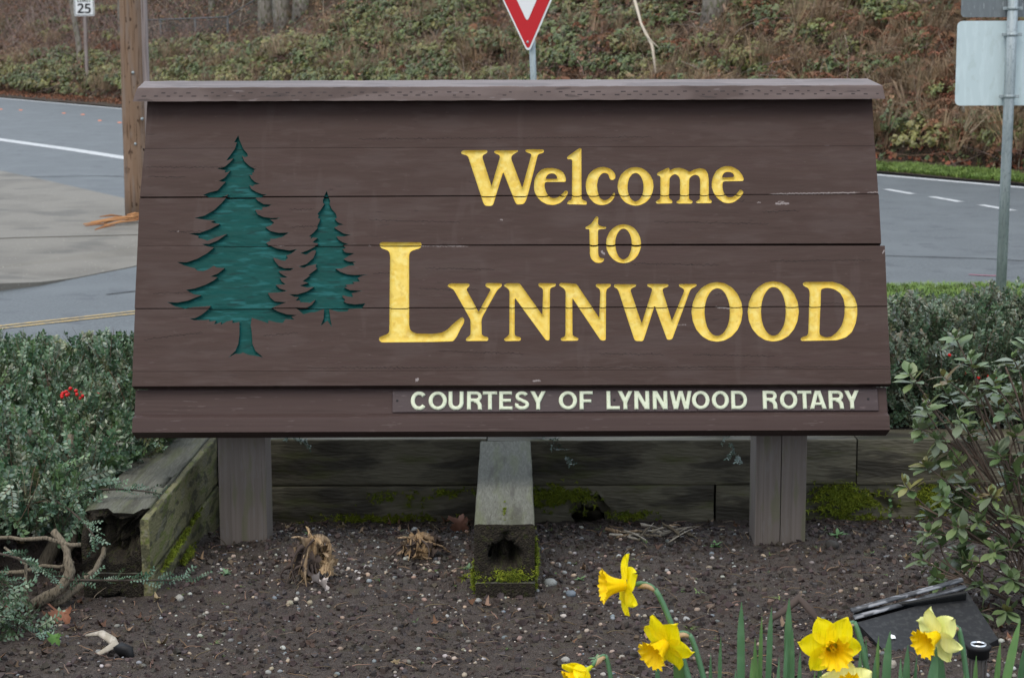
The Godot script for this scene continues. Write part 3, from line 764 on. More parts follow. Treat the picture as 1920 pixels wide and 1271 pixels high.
func welcome_sign() -> void:
	var t := thing("welcome_sign", "brown plank welcome sign carved with gold lettering and two green trees", "sign")
	var all := []
	var emblems := {}
	for key in GLYPHS:
		var loops := []
		var tree: bool = key.begins_with("tree")
		for flat in GLYPHS[key]:
			var p := PackedVector2Array()
			for i in range(0, flat.size(), 2):
				p.append(Vector2(flat[i], flat[i + 1]))
			p = rounded(p, 1.2) if tree else rounded(p, 6.0)
			loops.append(p)
		var g := glyph(loops, 13.0 if tree else 11.0, 5.0 if tree else 13.0)
		g.key = key
		all.append(g)
	var uv_of := func(u: float, v: float) -> Vector2: return Vector2((u + 1310.0) / 2620.0, 1.0 - (v + 10.0) / 1076.0)
	var paint := sign_paint()
	# bottom left, bottom right, top right, top left of each plank, and how far it stands proud
	var planks := [
		[[-1297, 0], [1292, -1], [1293, 51.5], [-1297, 51.5], 0.0], [[-1298, 52.3], [1294, 52.3], [1296, 275], [-1301, 276], 0.6],
		[[-1302, 278.3], [1296, 277.3], [1300, 497], [-1304, 506], 3.5], [[-1305, 508.3], [1289, 508], [1291, 690], [-1307, 685], -1.0],
		[[-1306, 690], [1289, 691.8], [1288, 871.5], [-1299, 871.5], 1.2], [[-1298, 873.2], [1287, 873.2], [1288, 1056], [-1299, 1056], 0.0]]
	for p in planks:
		var q := PackedVector2Array([Vector2(p[0][0], p[0][1]), Vector2(p[1][0], p[1][1]), Vector2(p[2][0], p[2][1]), Vector2(p[3][0], p[3][1])])
		put("plank", done(carved_plank(q, all, p[4], 38.0, uv_of)), paint, t, face_t)
	for g in all:
		var tree: bool = g.key.begins_with("tree")
		var o := put("tree_emblem" if tree else "letter", done(g.st), M.teal if tree else M.gold, t, face_t)
		if g.key == "tree1":
			o.set_meta("label", "taller carved green fir tree")
		elif g.key == "tree2":
			o.set_meta("label", "shorter carved green fir tree")
		else:
			o.set_meta("label", "carved gold letter " + g.key.left(1))
	var s := begin()
	box(s, Vector3(0, 0.47, -0.052), Vector3(2.5, 1.12, 0.022), 0.002)
	put("backing_board", done(s), M.trim, t, face_t)
	# recessed board below the carving, with the raised-letter plaque on it
	s = begin()
	box(s, Vector3(-0.004, -0.058, -0.055), Vector3(2.574, 0.112, 0.038), 0.003)
	put("base_board", done(s), M.trim, t, face_t)
	s = begin()
	prism(s, PackedVector2Array([Vector2(-0.0355, -0.0905), Vector2(0.003, -0.1125), Vector2(0.005, -0.1155), Vector2(0.003, -0.163), Vector2(-0.073, -0.164), Vector2(-0.073, -0.092)]), -1.288, 1.279)
	put("ledge_board", done(s), M.trim, t, face_t)
	var words := [["C", -347, -290], ["O", -286, -223], ["U", -218, -166], ["R", -155, -103], ["T", -101, -51], ["E", -45, 1], ["S", 8, 59], ["Y", 61, 116], ["O", 159, 222], ["F", 230, 276], ["L", 322, 368], ["Y", 360, 413], ["N", 417, 469], ["N", 480, 531], ["W", 539, 614], ["O", 614, 675], ["O", 682, 741], ["D", 748, 804], ["R", 856, 906], ["O", 915, 975], ["T", 975, 1024], ["A", 1017, 1073], ["R", 1081, 1133], ["Y", 1135, 1187]]
	s = begin()
	box(s, Vector3(0.1105, -0.0485, -0.0325), Vector3(1.041, 0.077, 0.005), 0.0015)
	var plaque := put("plaque", done(s), M.plaque, t, face_t)
	s = begin()
	box(s, Vector3(0.9415, -0.0485, -0.0322), Vector3(0.619, 0.077, 0.005), 0.0015)
	put("plaque_end", done(s), M.plaque, plaque)
	for wd in words:
		var w: float = wd[2] - wd[1]
		var up: float = -80.0 - 0.0012 * (wd[1] + 347)
		var loops := []
		for l in block_letter(wd[0], w, 66.0):
			var moved := PackedVector2Array()
			for p in l:
				moved.append(p + Vector2(wd[1], up))
			loops.append(dense(moved, 4.0))
		var g := glyph(loops, -6.0, 3.2)
		var bx: Rect2 = g.box.grow(2.0)
		var waste := begin(true)
		carve(PackedVector2Array([bx.position, Vector2(bx.end.x, bx.position.y), bx.end, Vector2(bx.position.x, bx.end.y)]), [g], -29.8, waste, uv_of)
		put("raised_letter", done(g.st), M.cream, plaque).set_meta("label", "raised cream letter " + wd[0])
	for x in [-0.393, -0.0045, 0.349, 0.783, 1.217]:
		s = begin()
		lathe(s, [Vector2(0.0042, -0.001), Vector2(0.004, 0.0012), Vector2(0.0025, 0.0018), Vector2(0.0, 0.0008)], Transform3D(Basis(Vector3(1, 0, 0), PI / 2), Vector3(x, -0.046, -0.0296)), 10)
		put("screw", done(s), M.black, plaque)
	# cap board
	s = begin(true)
	var nseg := 90
	var prof := [Vector2(-0.158, 1.552), Vector2(-0.168, 1.5985), Vector2(-0.172, 1.6005), Vector2(-0.36, 1.6185), Vector2(-0.358, 1.573)]
	var capx := [[-1.337, 1.322], [-1.322, 1.312], [-1.319, 1.309], [-1.330, 1.293], [-1.33, 1.3]]
	var ring := func(i: int) -> Array:
		var out := []
		for k in 5:
			var f := float(i) / nseg
			var wob := n_low.get_noise_2d(i * 0.31, k * 9.0) * 0.0016
			out.append(Vector3(lerpf(capx[k][0], capx[k][1], f), prof[k].y + wob, prof[k].x + wob))
		return out
	var vs := [0.0, 0.2, 0.25, 0.8, 1.0, 1.2]
	for i in nseg:
		var a: Array = ring.call(i)
		var b: Array = ring.call(i + 1)
		var mid := Vector3(a[0].x, 1.585, -0.26)
		for k in 5:
			var k2 := (k + 1) % 5
			var va := [a[k], b[k], b[k2], a[k2]]
			var ua := [Vector2(float(i) / nseg, vs[k]), Vector2(float(i + 1) / nseg, vs[k]), Vector2(float(i + 1) / nseg, vs[k + 1]), Vector2(float(i) / nseg, vs[k + 1])]
			var order := [0, 1, 2, 0, 2, 3]
			if (va[1] - va[0]).cross(va[2] - va[0]).dot(va[0] - mid) > 0.0:
				order = [0, 2, 1, 0, 3, 2]
			for o in order:
				s.set_uv(ua[o])
				s.add_vertex(va[o])
	for e in 2:
		var a: Array = ring.call(e * nseg)
		for k in range(1, 4):
			s.set_uv(Vector2(0.5, 0.1))
			tri_out(s, a[0], a[k], a[k + 1], Vector3(0, 1.585, -0.26))
	put("cap_board", done(s), cap_paint(), t)
	# posts: one wide timber under the left half, a pair of narrow ones under the right
	for x in [[-1.046, -0.878], [0.866, 0.9545], [0.9575, 1.046]]:
		s = begin()
		prism(s, PackedVector2Array([Vector2(-0.003, -0.3), Vector2(0, -0.297), Vector2(0, 0.93), Vector2(-0.165, 1.27), Vector2(-0.165, -0.3)]), x[0], x[1])
		put("post", done(s), M.post, t)

func cap_paint() -> StandardMaterial3D:
	var w := 2048
	var h := 128
	var im := painted(w, h, Color(0.372, 0.316, 0.302), [[16, 1, 0.04, 4, 0.4, 0.8, Color(0.42, 0.365, 0.355), 0.7], [6, 1, 0.008, 4, 0.5, 0.62, Color(0.29, 0.232, 0.215), 0.75], [10, 1, 0.05, 4, 0.74, 0.84, Color(0.2, 0.16, 0.155), 0.6], [8, 1, 0.05, 3, 0.78, 0.84, Color(0.47, 0.43, 0.43), 0.6]], 41)
	# the slits of pressure treatment along the front edge
	for row in 2:
		var x := 20.0 + row * 17.0
		while x < w - 16:
			if rng.randf() < 0.8:
				var ln := rng.randi_range(7, 13)
				for i in ln:
					for k in 2:
						im.set_pixel(int(x) + i, 9 + row * 6 + k, Color(0.17, 0.13, 0.13))
			x += 34.0
	var m := std(Color.WHITE, 0.5, 0.45)
	m.albedo_texture = ImageTexture.create_from_image(im)
	return m

# ------------------------------------------------------------------ ground, road, bank
const HP := Vector2(5.46, -22.05)      # a point of the road's far edge line; HD runs along it, HN away from the road
const HD := Vector2(0.528, 0.849)
const HN := Vector2(0.849, -0.528)

func soil_y(x: float, z: float) -> float:
	var y := lerpf(-0.075, -0.02, smoothstep(-0.54, 0.0, z))
	y = lerpf(y, 0.012, smoothstep(0.1, 0.75, z))
	y = lerpf(y, 0.03, smoothstep(0.9, 1.6, z))
	y = lerpf(y, 0.16, smoothstep(1.7, 3.0, z))
	y += 0.035 * exp(-pow((x + 0.55) / 0.35, 2.0) - pow((z - 0.1) / 0.3, 2.0))
	if x < -1.3:
		y = lerpf(y, lerpf(0.24, y, smoothstep(-0.6, 0.7, z)), smoothstep(-1.34, -1.6, x))
	y += 0.016 * n_low.get_noise_2d(x * 2.3, z * 2.3) + 0.010 * n_mid.get_noise_2d(x * 9.0, z * 9.0)
	return y

func hill_y(t: float, q: float) -> float:
	var y := -0.27
	if q < 1.3:
		return y + 0.05 * maxf(q, 0.0) + 0.02 * n_low.get_noise_2d(t * 0.9, q)
	y += 0.065
	y += (q - 1.3) * 0.8 if q < 9.0 else 7.7 * 0.8 + (q - 9.0) * 0.45
	return y + minf(q - 1.3, 1.0) * (0.28 * n_low.get_noise_2d(t * 0.22, q * 0.3) + 0.12 * n_mid.get_noise_2d(t * 0.8, q * 0.8))

func hill_at(t: float, q: float) -> Vector3:
	var p := HP + HD * t + HN * q
	return Vector3(p.x, hill_y(t, q), p.y)

func sheet(f: Callable, nu: int, nv: int) -> ArrayMesh:
	var s := begin()
	var g := []
	for i in nu + 1:
		var row := PackedVector3Array()
		for j in nv + 1:
			row.append(f.call(float(i) / nu, float(j) / nv))
		g.append(row)
	for i in nu:
		for j in nv:
			var a: Vector3 = g[i][j]
			var b: Vector3 = g[i + 1][j]
			var c: Vector3 = g[i + 1][j + 1]
			var d: Vector3 = g[i][j + 1]
			if (b - a).cross(c - a).y < 0.0:
				quad(s, a, d, c, b)
			else:
				quad(s, a, b, c, d)
	return done(s)

func land_edge(x: float) -> float:
	return lerpf(-4.9, -9.05, smoothstep(-1.5, 2.0, x)) + 0.1 * n_low.get_noise_1d(x * 3.0)

func bank_y(x: float, z: float) -> float:   # the raised ground behind the retaining wall, down to the road
	var zb := land_edge(x)
	var y := lerpf(0.235, -0.245, smoothstep(-2.0, -4.4, z))
	y = lerpf(y, -0.335, smoothstep(zb + 0.35, zb, z))
	return y + 0.012 * n_mid.get_noise_2d(x * 5.0, z * 5.0)

func ribbon(pts: Array, width: float, y: float) -> ArrayMesh:
	var s := begin()
	for i in pts.size() - 1:
		var a: Vector2 = pts[i]
		var b: Vector2 = pts[i + 1]
		var da: Vector2 = (pts[i + 1] - pts[maxi(i - 1, 0)]).normalized().orthogonal() * width * 0.5
		var db: Vector2 = (pts[mini(i + 2, pts.size() - 1)] - pts[i]).normalized().orthogonal() * width * 0.5
		quad_out(s, Vector3(a.x - da.x, y, a.y - da.y), Vector3(a.x + da.x, y, a.y + da.y), Vector3(b.x + db.x, y, b.y + db.y), Vector3(b.x - db.x, y, b.y - db.y), Vector3(a.x, y - 5, a.y))
	return done(s)

func ground_and_road() -> void:
	setting(put("ground", sheet(func(u, v): return Vector3(lerpf(-220, 220, u), -0.4, lerpf(-260, 60, v)), 8, 8), M.hill))
	setting(put("soil", sheet(func(u, v):
		var x := lerpf(-2.6, 2.6, u)
		var z := lerpf(-0.7, 1.8, v)
		return Vector3(x, soil_y(x, z), z), 260, 125), M.soil))
	setting(put("soil_verge", sheet(func(u, v):
		var x := lerpf(-5.0, 5.0, u)
		var z := lerpf(1.78, 6.4, v)
		return Vector3(x, soil_y(x, z) - 0.004, z), 60, 40), M.soil))
	for sg in [-1, 1]:
		setting(put("soil_side", sheet(func(u, v):
			var x: float = lerpf(2.58, 6.0, u) * sg
			var z := lerpf(-0.7, 1.8, v)
			return Vector3(x, soil_y(x, z) - 0.004, z), 34, 40), M.soil))
	setting(put("raised_ground", sheet(func(u, v):
		var x := lerpf(-6.5, 9.0, u)
		var z := lerpf(-0.66, land_edge(x), v)
		return Vector3(x, bank_y(x, z), z), 90, 80), M.soil))
	setting(put("hill", sheet(func(u, v):
		return hill_at(lerpf(-170, 34, u), -0.05 + 34.0 * v * v), 300, 70), M.hill))
	# road, with its paint
	var road := setting(put("road", sheet(func(u, v):
		var a := HP + HD * lerpf(-110, 34, u)
		return Vector3(lerpf(-75 + u * 110, a.x, v), -0.31, lerpf(-45 + u * 70, a.y, v)), 40, 24), M.asphalt))
	var line := func(t0: float, t1: float, q: float, n: int) -> Array:
		var out := []
		for i in n + 1:
			out.append(HP + HD * lerpf(t0, t1, float(i) / n) + HN * q)
		return out
	put("edge_line", ribbon(line.call(-100, 30, -0.16, 10), 0.19, -0.3055), M.white_paint, road)
	put("edge_line", ribbon([Vector2(-30, -64), Vector2(-18, -44.7), Vector2(-10.23, -32.24), Vector2(-8.1, -28.91), Vector2(-6.43, -26.11), Vector2(-4.6, -22.9), Vector2(-3.4, -20.2)], 0.3, -0.3055), M.white_paint, road)
	put("edge_line", ribbon([Vector2(1.0, -9.35), Vector2(2.6, -9.2), Vector2(3.3, -9.14), Vector2(6.0, -9.3)], 0.1, -0.3055), M.white_paint, road)
	for k in range(-8, 5):
		var a := Vector2(5.02, -19.21) + Vector2(0.345, 1.2) * k
		put("lane_dash", ribbon([a, a + Vector2(0.2, 0.78)], 0.11, -0.3055), M.white_paint, road)
	for i in 2:
		put("centre_line", ribbon([Vector2(-9.0, -2.7 + i * 0.16), Vector2(-3.72, -7.2 + i * 0.15), Vector2(-2.9, -7.92 + i * 0.15), Vector2(0.5, -11.0 + i * 0.14), Vector2(3, -13.6 + i * 0.12)], 0.05, -0.3055), M.yellow_paint, road)
	for p in [Vector2(-14.33, -48.0), Vector2(-13.6, -47.3), Vector2(-11.9, -45.1), Vector2(-11.2, -44.2), Vector2(-10.0, -40.6), Vector2(-9.3, -39.5), Vector2(-8.9, -38.9), Vector2(-8.3, -37.9), Vector2(-7.6, -36.6), Vector2(-16.0, -50.5), Vector2(-16.8, -51.8)]:
		var s := begin()
		lathe(s, [Vector2(0.055, 0.0), Vector2(0.05, 0.012), Vector2(0.03, 0.02), Vector2(0.0, 0.022)], Transform3D(Basis(), Vector3(p.x, -0.309, p.y)), 10)
		put("reflector", done(s), M.orange, road)
	put("spray_mark", ribbon([Vector2(3.98, -10.0), Vector2(4.08, -9.94), Vector2(4.2, -9.9)], 0.05, -0.305), M.pink_paint, road)
	# tarred seams in the asphalt
	put("seam", ribbon([Vector2(-7.9, -22.3), Vector2(-7.0, -22.0), Vector2(-6.2, -22.2), Vector2(-5.2, -21.8)], 0.05, -0.3052), M.crack, road)
	put("seam", ribbon([Vector2(-12.2, -29.6), Vector2(-7.62, -22.0), Vector2(-6.8, -20.6), Vector2(-4.7, -16.85), Vector2(-3.25, -14.3)], 0.07, -0.3050), M.crack, road)
	put("seam", ribbon([Vector2(-3.3, -8.9), Vector2(-2.6, -9.6), Vector2(-1.6, -10.2), Vector2(-0.5, -11.2)], 0.03, -0.3052), M.crack, road)
	put("seam", ribbon([Vector2(1.5, -12.2), Vector2(3.0, -11.6), Vector2(4.4, -11.2), Vector2(6.0, -10.2)], 0.03, -0.3052), M.crack, road)
	# the concrete traffic island, in two slabs, its kerb sinking to nothing at the near corner
	var isl := Node3D.new()
	isl.name = "pavement_island"
	add_child(isl, true)
	setting(isl)
	var slabs := [
		[Vector3(-4.9, -0.195, -12.32), Vector3(-2.95, -0.23, -13.1), Vector3(-3.3, -0.21, -14.5), Vector3(-4.66, -0.2, -16.81), Vector3(-6.72, -0.2, -20.49), Vector3(-7.51, -0.2, -21.8), Vector3(-12.0, -0.2, -29.2), Vector3(-14.5, -0.2, -27.5), Vector3(-10.0, -0.19, -10.3)],
		[Vector3(-6.0, -0.21, -5.7), Vector3(-5.0, -0.22, -7.75), Vector3(-4.23, -0.25, -9.18), Vector3(-3.98, -0.28, -9.5), Vector3(-3.8, -0.303, -9.95), Vector3(-3.46, -0.303, -10.75), Vector3(-3.05, -0.303, -12.2), Vector3(-2.95, -0.235, -13.05), Vector3(-4.9, -0.2, -12.27), Vector3(-10.0, -0.19, -10.2)]]
	for sl in slabs:
		var s := begin(true)
		var mid := Vector3.ZERO
		for p in sl:
			mid += p / sl.size()
		for i in sl.size():
			var a: Vector3 = sl[i]
			var b: Vector3 = sl[(i + 1) % sl.size()]
			tri_out(s, mid, a, b, mid - Vector3(0, 3, 0))
			quad_out(s, a, b, Vector3(b.x, -0.32, b.z), Vector3(a.x, -0.32, a.z), mid)
		put("slab", done(s), M.concrete, isl)

# ------------------------------------------------------------------ leaves and the like
func leaflet(s: SurfaceTool, t: Transform3D, ln: float, wd: float, fold := 0.25, droop := 0.15, prof := [0.12, 0.8, 1.0, 0.62, 0.0]) -> void:   # folded along the midrib, tip drooping
	var prev := []
	for i in 5:
		var u := float(i) / 4.0
		var hw: float = prof[i] * wd * 0.5
		var y := -droop * ln * u * u
		var row := [t * Vector3(-hw, y + hw * fold, u * ln), t * Vector3(0, y, u * ln), t * Vector3(hw, y + hw * fold, u * ln)]
		if i > 0:
			if i < 4:
				quad(s, prev[0], row[0], row[1], prev[1])
				quad(s, prev[1], row[1], row[2], prev[2])
			else:
				tri(s, prev[0], row[1], prev[1])
				tri(s, prev[1], row[1], prev[2])
		prev = row

func facing(dir: Vector3, roll := 0.0) -> Basis:   # local z along dir, local y upwards as far as it can be
	var z := dir.normalized()
	var up := Vector3.UP if absf(z.y) < 0.97 else Vector3(1, 0, 0)
	var x := up.cross(z).normalized()
	return Basis(x, z.cross(x), z) * Basis(Vector3(0, 0, 1), roll)

func sprig_mesh(seedv: int, n: int, ln: float, leaf: float) -> ArrayMesh:
	var r := RandomNumberGenerator.new()
	r.seed = seedv
	var s := begin()
	var pts := bent(Vector3.ZERO, Vector3(0, ln * 0.15, ln * 0.5), Vector3(r.randf_range(-0.2, 0.2) * ln, ln * r.randf_range(-0.05, 0.2), ln), 4)
	s.set_color(Color(0.9, 0.5, 0.4))
	tube(s, pts, taper(0.0016, 0.0008, 4), 3)
	s.set_color(Color.WHITE)
	for i in n:
		var u := (i + 0.6) / n
		var p: Vector3 = pts[0].lerp(pts[2], u * 2.0) if u < 0.5 else pts[2].lerp(pts[4], u * 2.0 - 1.0)
		var side := 1.0 if i % 2 == 0 else -1.0
		var d := Vector3(side * r.randf_range(0.6, 1.0), r.randf_range(-0.1, 0.7), r.randf_range(0.2, 0.9))
		var c := r.randf_range(0.75, 1.25)
		s.set_color(Color(c, c, c * r.randf_range(0.85, 1.15)))
		leaflet(s, Transform3D(facing(d, r.randf_range(-0.6, 0.6)), p), leaf * r.randf_range(0.75, 1.2), leaf * r.randf_range(0.5, 0.65), 0.3, r.randf_range(-0.1, 0.3))
	return done(s)

func bramble_mesh(seedv: int) -> ArrayMesh:
	var r := RandomNumberGenerator.new()
	r.seed = seedv
	var s := begin()
	for k in 3:
		var base := Vector3(r.randf_range(-0.06, 0.06), r.randf_range(0.0, 0.08), r.randf_range(-0.06, 0.06))
		var yaw := r.randf() * TAU
		for j in 3:
			var a := yaw + (j - 1) * 1.1
			var c := r.randf_range(0.7, 1.25)
			s.set_color(Color(c, c, c))
			leaflet(s, Transform3D(facing(Vector3(sin(a), r.randf_range(-0.3, 0.35), cos(a)), r.randf_range(-0.4, 0.4)), base), r.randf_range(0.06, 0.09), r.randf_range(0.04, 0.06), 0.2, 0.3)
	return done(s)

func frond_mesh(seedv: int) -> ArrayMesh:   # a dead fern frond, arching over and shrivelled
	var r := RandomNumberGenerator.new()
	r.seed = seedv
	var s := begin()
	var pts := bent(Vector3.ZERO, Vector3(0, 0.2, 0.25), Vector3(r.randf_range(-0.1, 0.1), r.randf_range(-0.2, 0.0), 0.62), 14)
	s.set_color(Color.WHITE)
	tube(s, pts, taper(0.006, 0.002, 14), 3)
	for i in range(2, 15):
		var u := i / 14.0
		var ln := 0.16 * sin(PI * minf(1.0, 0.18 + u * 0.82))
		for sd in [-1, 1]:
			var c := r.randf_range(0.65, 1.3)
			s.set_color(Color(c, c, c))
			leaflet(s, Transform3D(facing(Vector3(sd, r.randf_range(-0.9, 0.1), 0.45), r.randf_range(-0.7, 0.7)), pts[i]), ln * r.randf_range(0.6, 1.0) + 0.01, 0.035, 0.6, r.randf_range(0.1, 0.7))
	return done(s)

func dead_leaf_mesh(seedv: int, size: float) -> ArrayMesh:   # curled and lobed
	var r := RandomNumberGenerator.new()
	r.seed = seedv
	var s := begin()
	var n := 11
	var rim := []
	var curl := r.randf_range(1.5, 4.0) / size
	for k in n:
		var a := TAU * k / n
		var rr := size * (0.5 if k % 2 == 0 else 0.3) * r.randf_range(0.8, 1.15)
		var p := Vector3(cos(a) * rr, 0, sin(a) * rr)
		p.y = p.x * p.x * curl * 0.7 + r.randf_range(-0.08, 0.12) * size
		rim.append(p)
	for k in n:
		var c := r.randf_range(0.7, 1.2)
		s.set_color(Color(c, c, c))
		tri_out(s, Vector3.ZERO, rim[k], rim[(k + 1) % n], Vector3(0, -1, 0))
	return done(s)

func tuft_mesh(seedv: int, n: int, h: float, spread: float, width := 0.006) -> ArrayMesh:
	var r := RandomNumberGenerator.new()
	r.seed = seedv
	var s := begin()
	for i in n:
		var a := r.randf() * TAU
		var out := Vector3(cos(a), 0, sin(a))
		var side := Vector3(-sin(a), 0, cos(a)) * width * 0.5
		var hh := h * r.randf_range(0.5, 1.1)
		var base := out * r.randf() * spread * 0.3
		var m := base + out * spread * 0.35 * r.randf() + Vector3(0, hh * 0.65, 0)
		var e := base + out * spread * r.randf_range(0.4, 1.2) + Vector3(0, hh * r.randf_range(0.6, 1.0), 0)
		var c := r.randf_range(0.7, 1.25)
		s.set_color(Color(c, c, c))
		quad(s, base - side, base + side, m + side * 0.8, m - side * 0.8)
		tri(s, m - side * 0.8, m + side * 0.8, e)
	return done(s)

func cane_mesh(seedv: int, ln: float, rad: float) -> ArrayMesh:
	var r := RandomNumberGenerator.new()
	r.seed = seedv
	var s := begin()
	var pts := []
	var p := Vector3.ZERO
	var d := Vector3(0, r.randf_range(0.1, 0.8), 1).normalized()
	for i in 8:
		pts.append(p)
		p += d * ln / 7.0
		d = (d + Vector3(r.randf_range(-0.25, 0.25), r.randf_range(-0.3, 0.1), r.randf_range(-0.1, 0.1))).normalized()
	tube(s, pts, taper(rad, rad * 0.4, 7), 4)
	if rad < 0.02:
		tube(s, [pts[3], pts[3] + Vector3(0.12, 0.08, 0.1) * ln, pts[3] + Vector3(0.2, 0.1, 0.22) * ln], taper(rad * 0.6, rad * 0.3, 2), 3)
	return done(s)

func pebble_mesh(seedv: int, flat := 0.65) -> ArrayMesh:
	var r := RandomNumberGenerator.new()
	r.seed = seedv
	var s := begin()
	var off := Vector3(r.randf() * 50, r.randf() * 50, r.randf() * 50)
	var rings := []
	for i in 6:
		var ph := PI * i / 5.0
		var ring := []
		for k in 8:
			var a := TAU * k / 8
			var d := Vector3(sin(ph) * cos(a), cos(ph), sin(ph) * sin(a))
			var q := d * (1.0 + 0.28 * n_low.get_noise_3dv(d * 0.8 + off))
			ring.append(Vector3(q.x, q.y * flat, q.z * 0.8))
		rings.append(ring)
	for i in 5:
		for k in 8:
			quad_out(s, rings[i][k], rings[i][(k + 1) % 8], rings[i + 1][(k + 1) % 8], rings[i + 1][k], Vector3.ZERO)
	return done(s)

func clod_mesh(seedv: int) -> ArrayMesh:
	var r := RandomNumberGenerator.new()
	r.seed = seedv
	var s := begin(true)
	var v := []
	for i in 8:
		v.append(Vector3(1 if i & 1 else -1, 1 if i & 2 else -1, 1 if i & 4 else -1) * 0.6 + Vector3(r.randf_range(-0.45, 0.45), r.randf_range(-0.4, 0.4), r.randf_range(-0.45, 0.45)))
	for f in [[0, 1, 3, 2], [4, 5, 7, 6], [0, 1, 5, 4], [2, 3, 7, 6], [0, 2, 6, 4], [1, 3, 7, 5]]:
		quad_out(s, v[f[0]], v[f[1]], v[f[2]], v[f[3]], Vector3.ZERO)
	return done(s)

func any_basis(size: float) -> Basis:
	return Basis.from_euler(Vector3(rng.randf() * TAU, rng.randf() * TAU, rng.randf() * TAU)).scaled(Vector3.ONE * size)

func tilted(n: Vector3, size: float, wobble := 0.5) -> Basis:   # local y near n, any turn
	var y := (n + Vector3(rng.randf_range(-1, 1), rng.randf_range(-1, 1), rng.randf_range(-1, 1)) * wobble).normalized()
	var x := y.cross(Vector3(0.3, 0.2, 0.93)).normalized()
	return (Basis(x, y, x.cross(y)) * Basis(Vector3.UP, rng.randf() * TAU)).scaled(Vector3.ONE * size)

func shade(c: Color, v: float) -> Color:
	var k := 1.0 + rng.randf_range(-v, v)
	return Color(c.r * k * (1.0 + rng.randf_range(-v, v) * 0.3), c.g * k, c.b * k * (1.0 + rng.randf_range(-v, v) * 0.3))

class Copies_of extends RefCounted:
	var xf := []
	var cols := PackedColorArray()
	func add(t: Transform3D, c: Color) -> void:
		xf.append(t)
		cols.append(c)

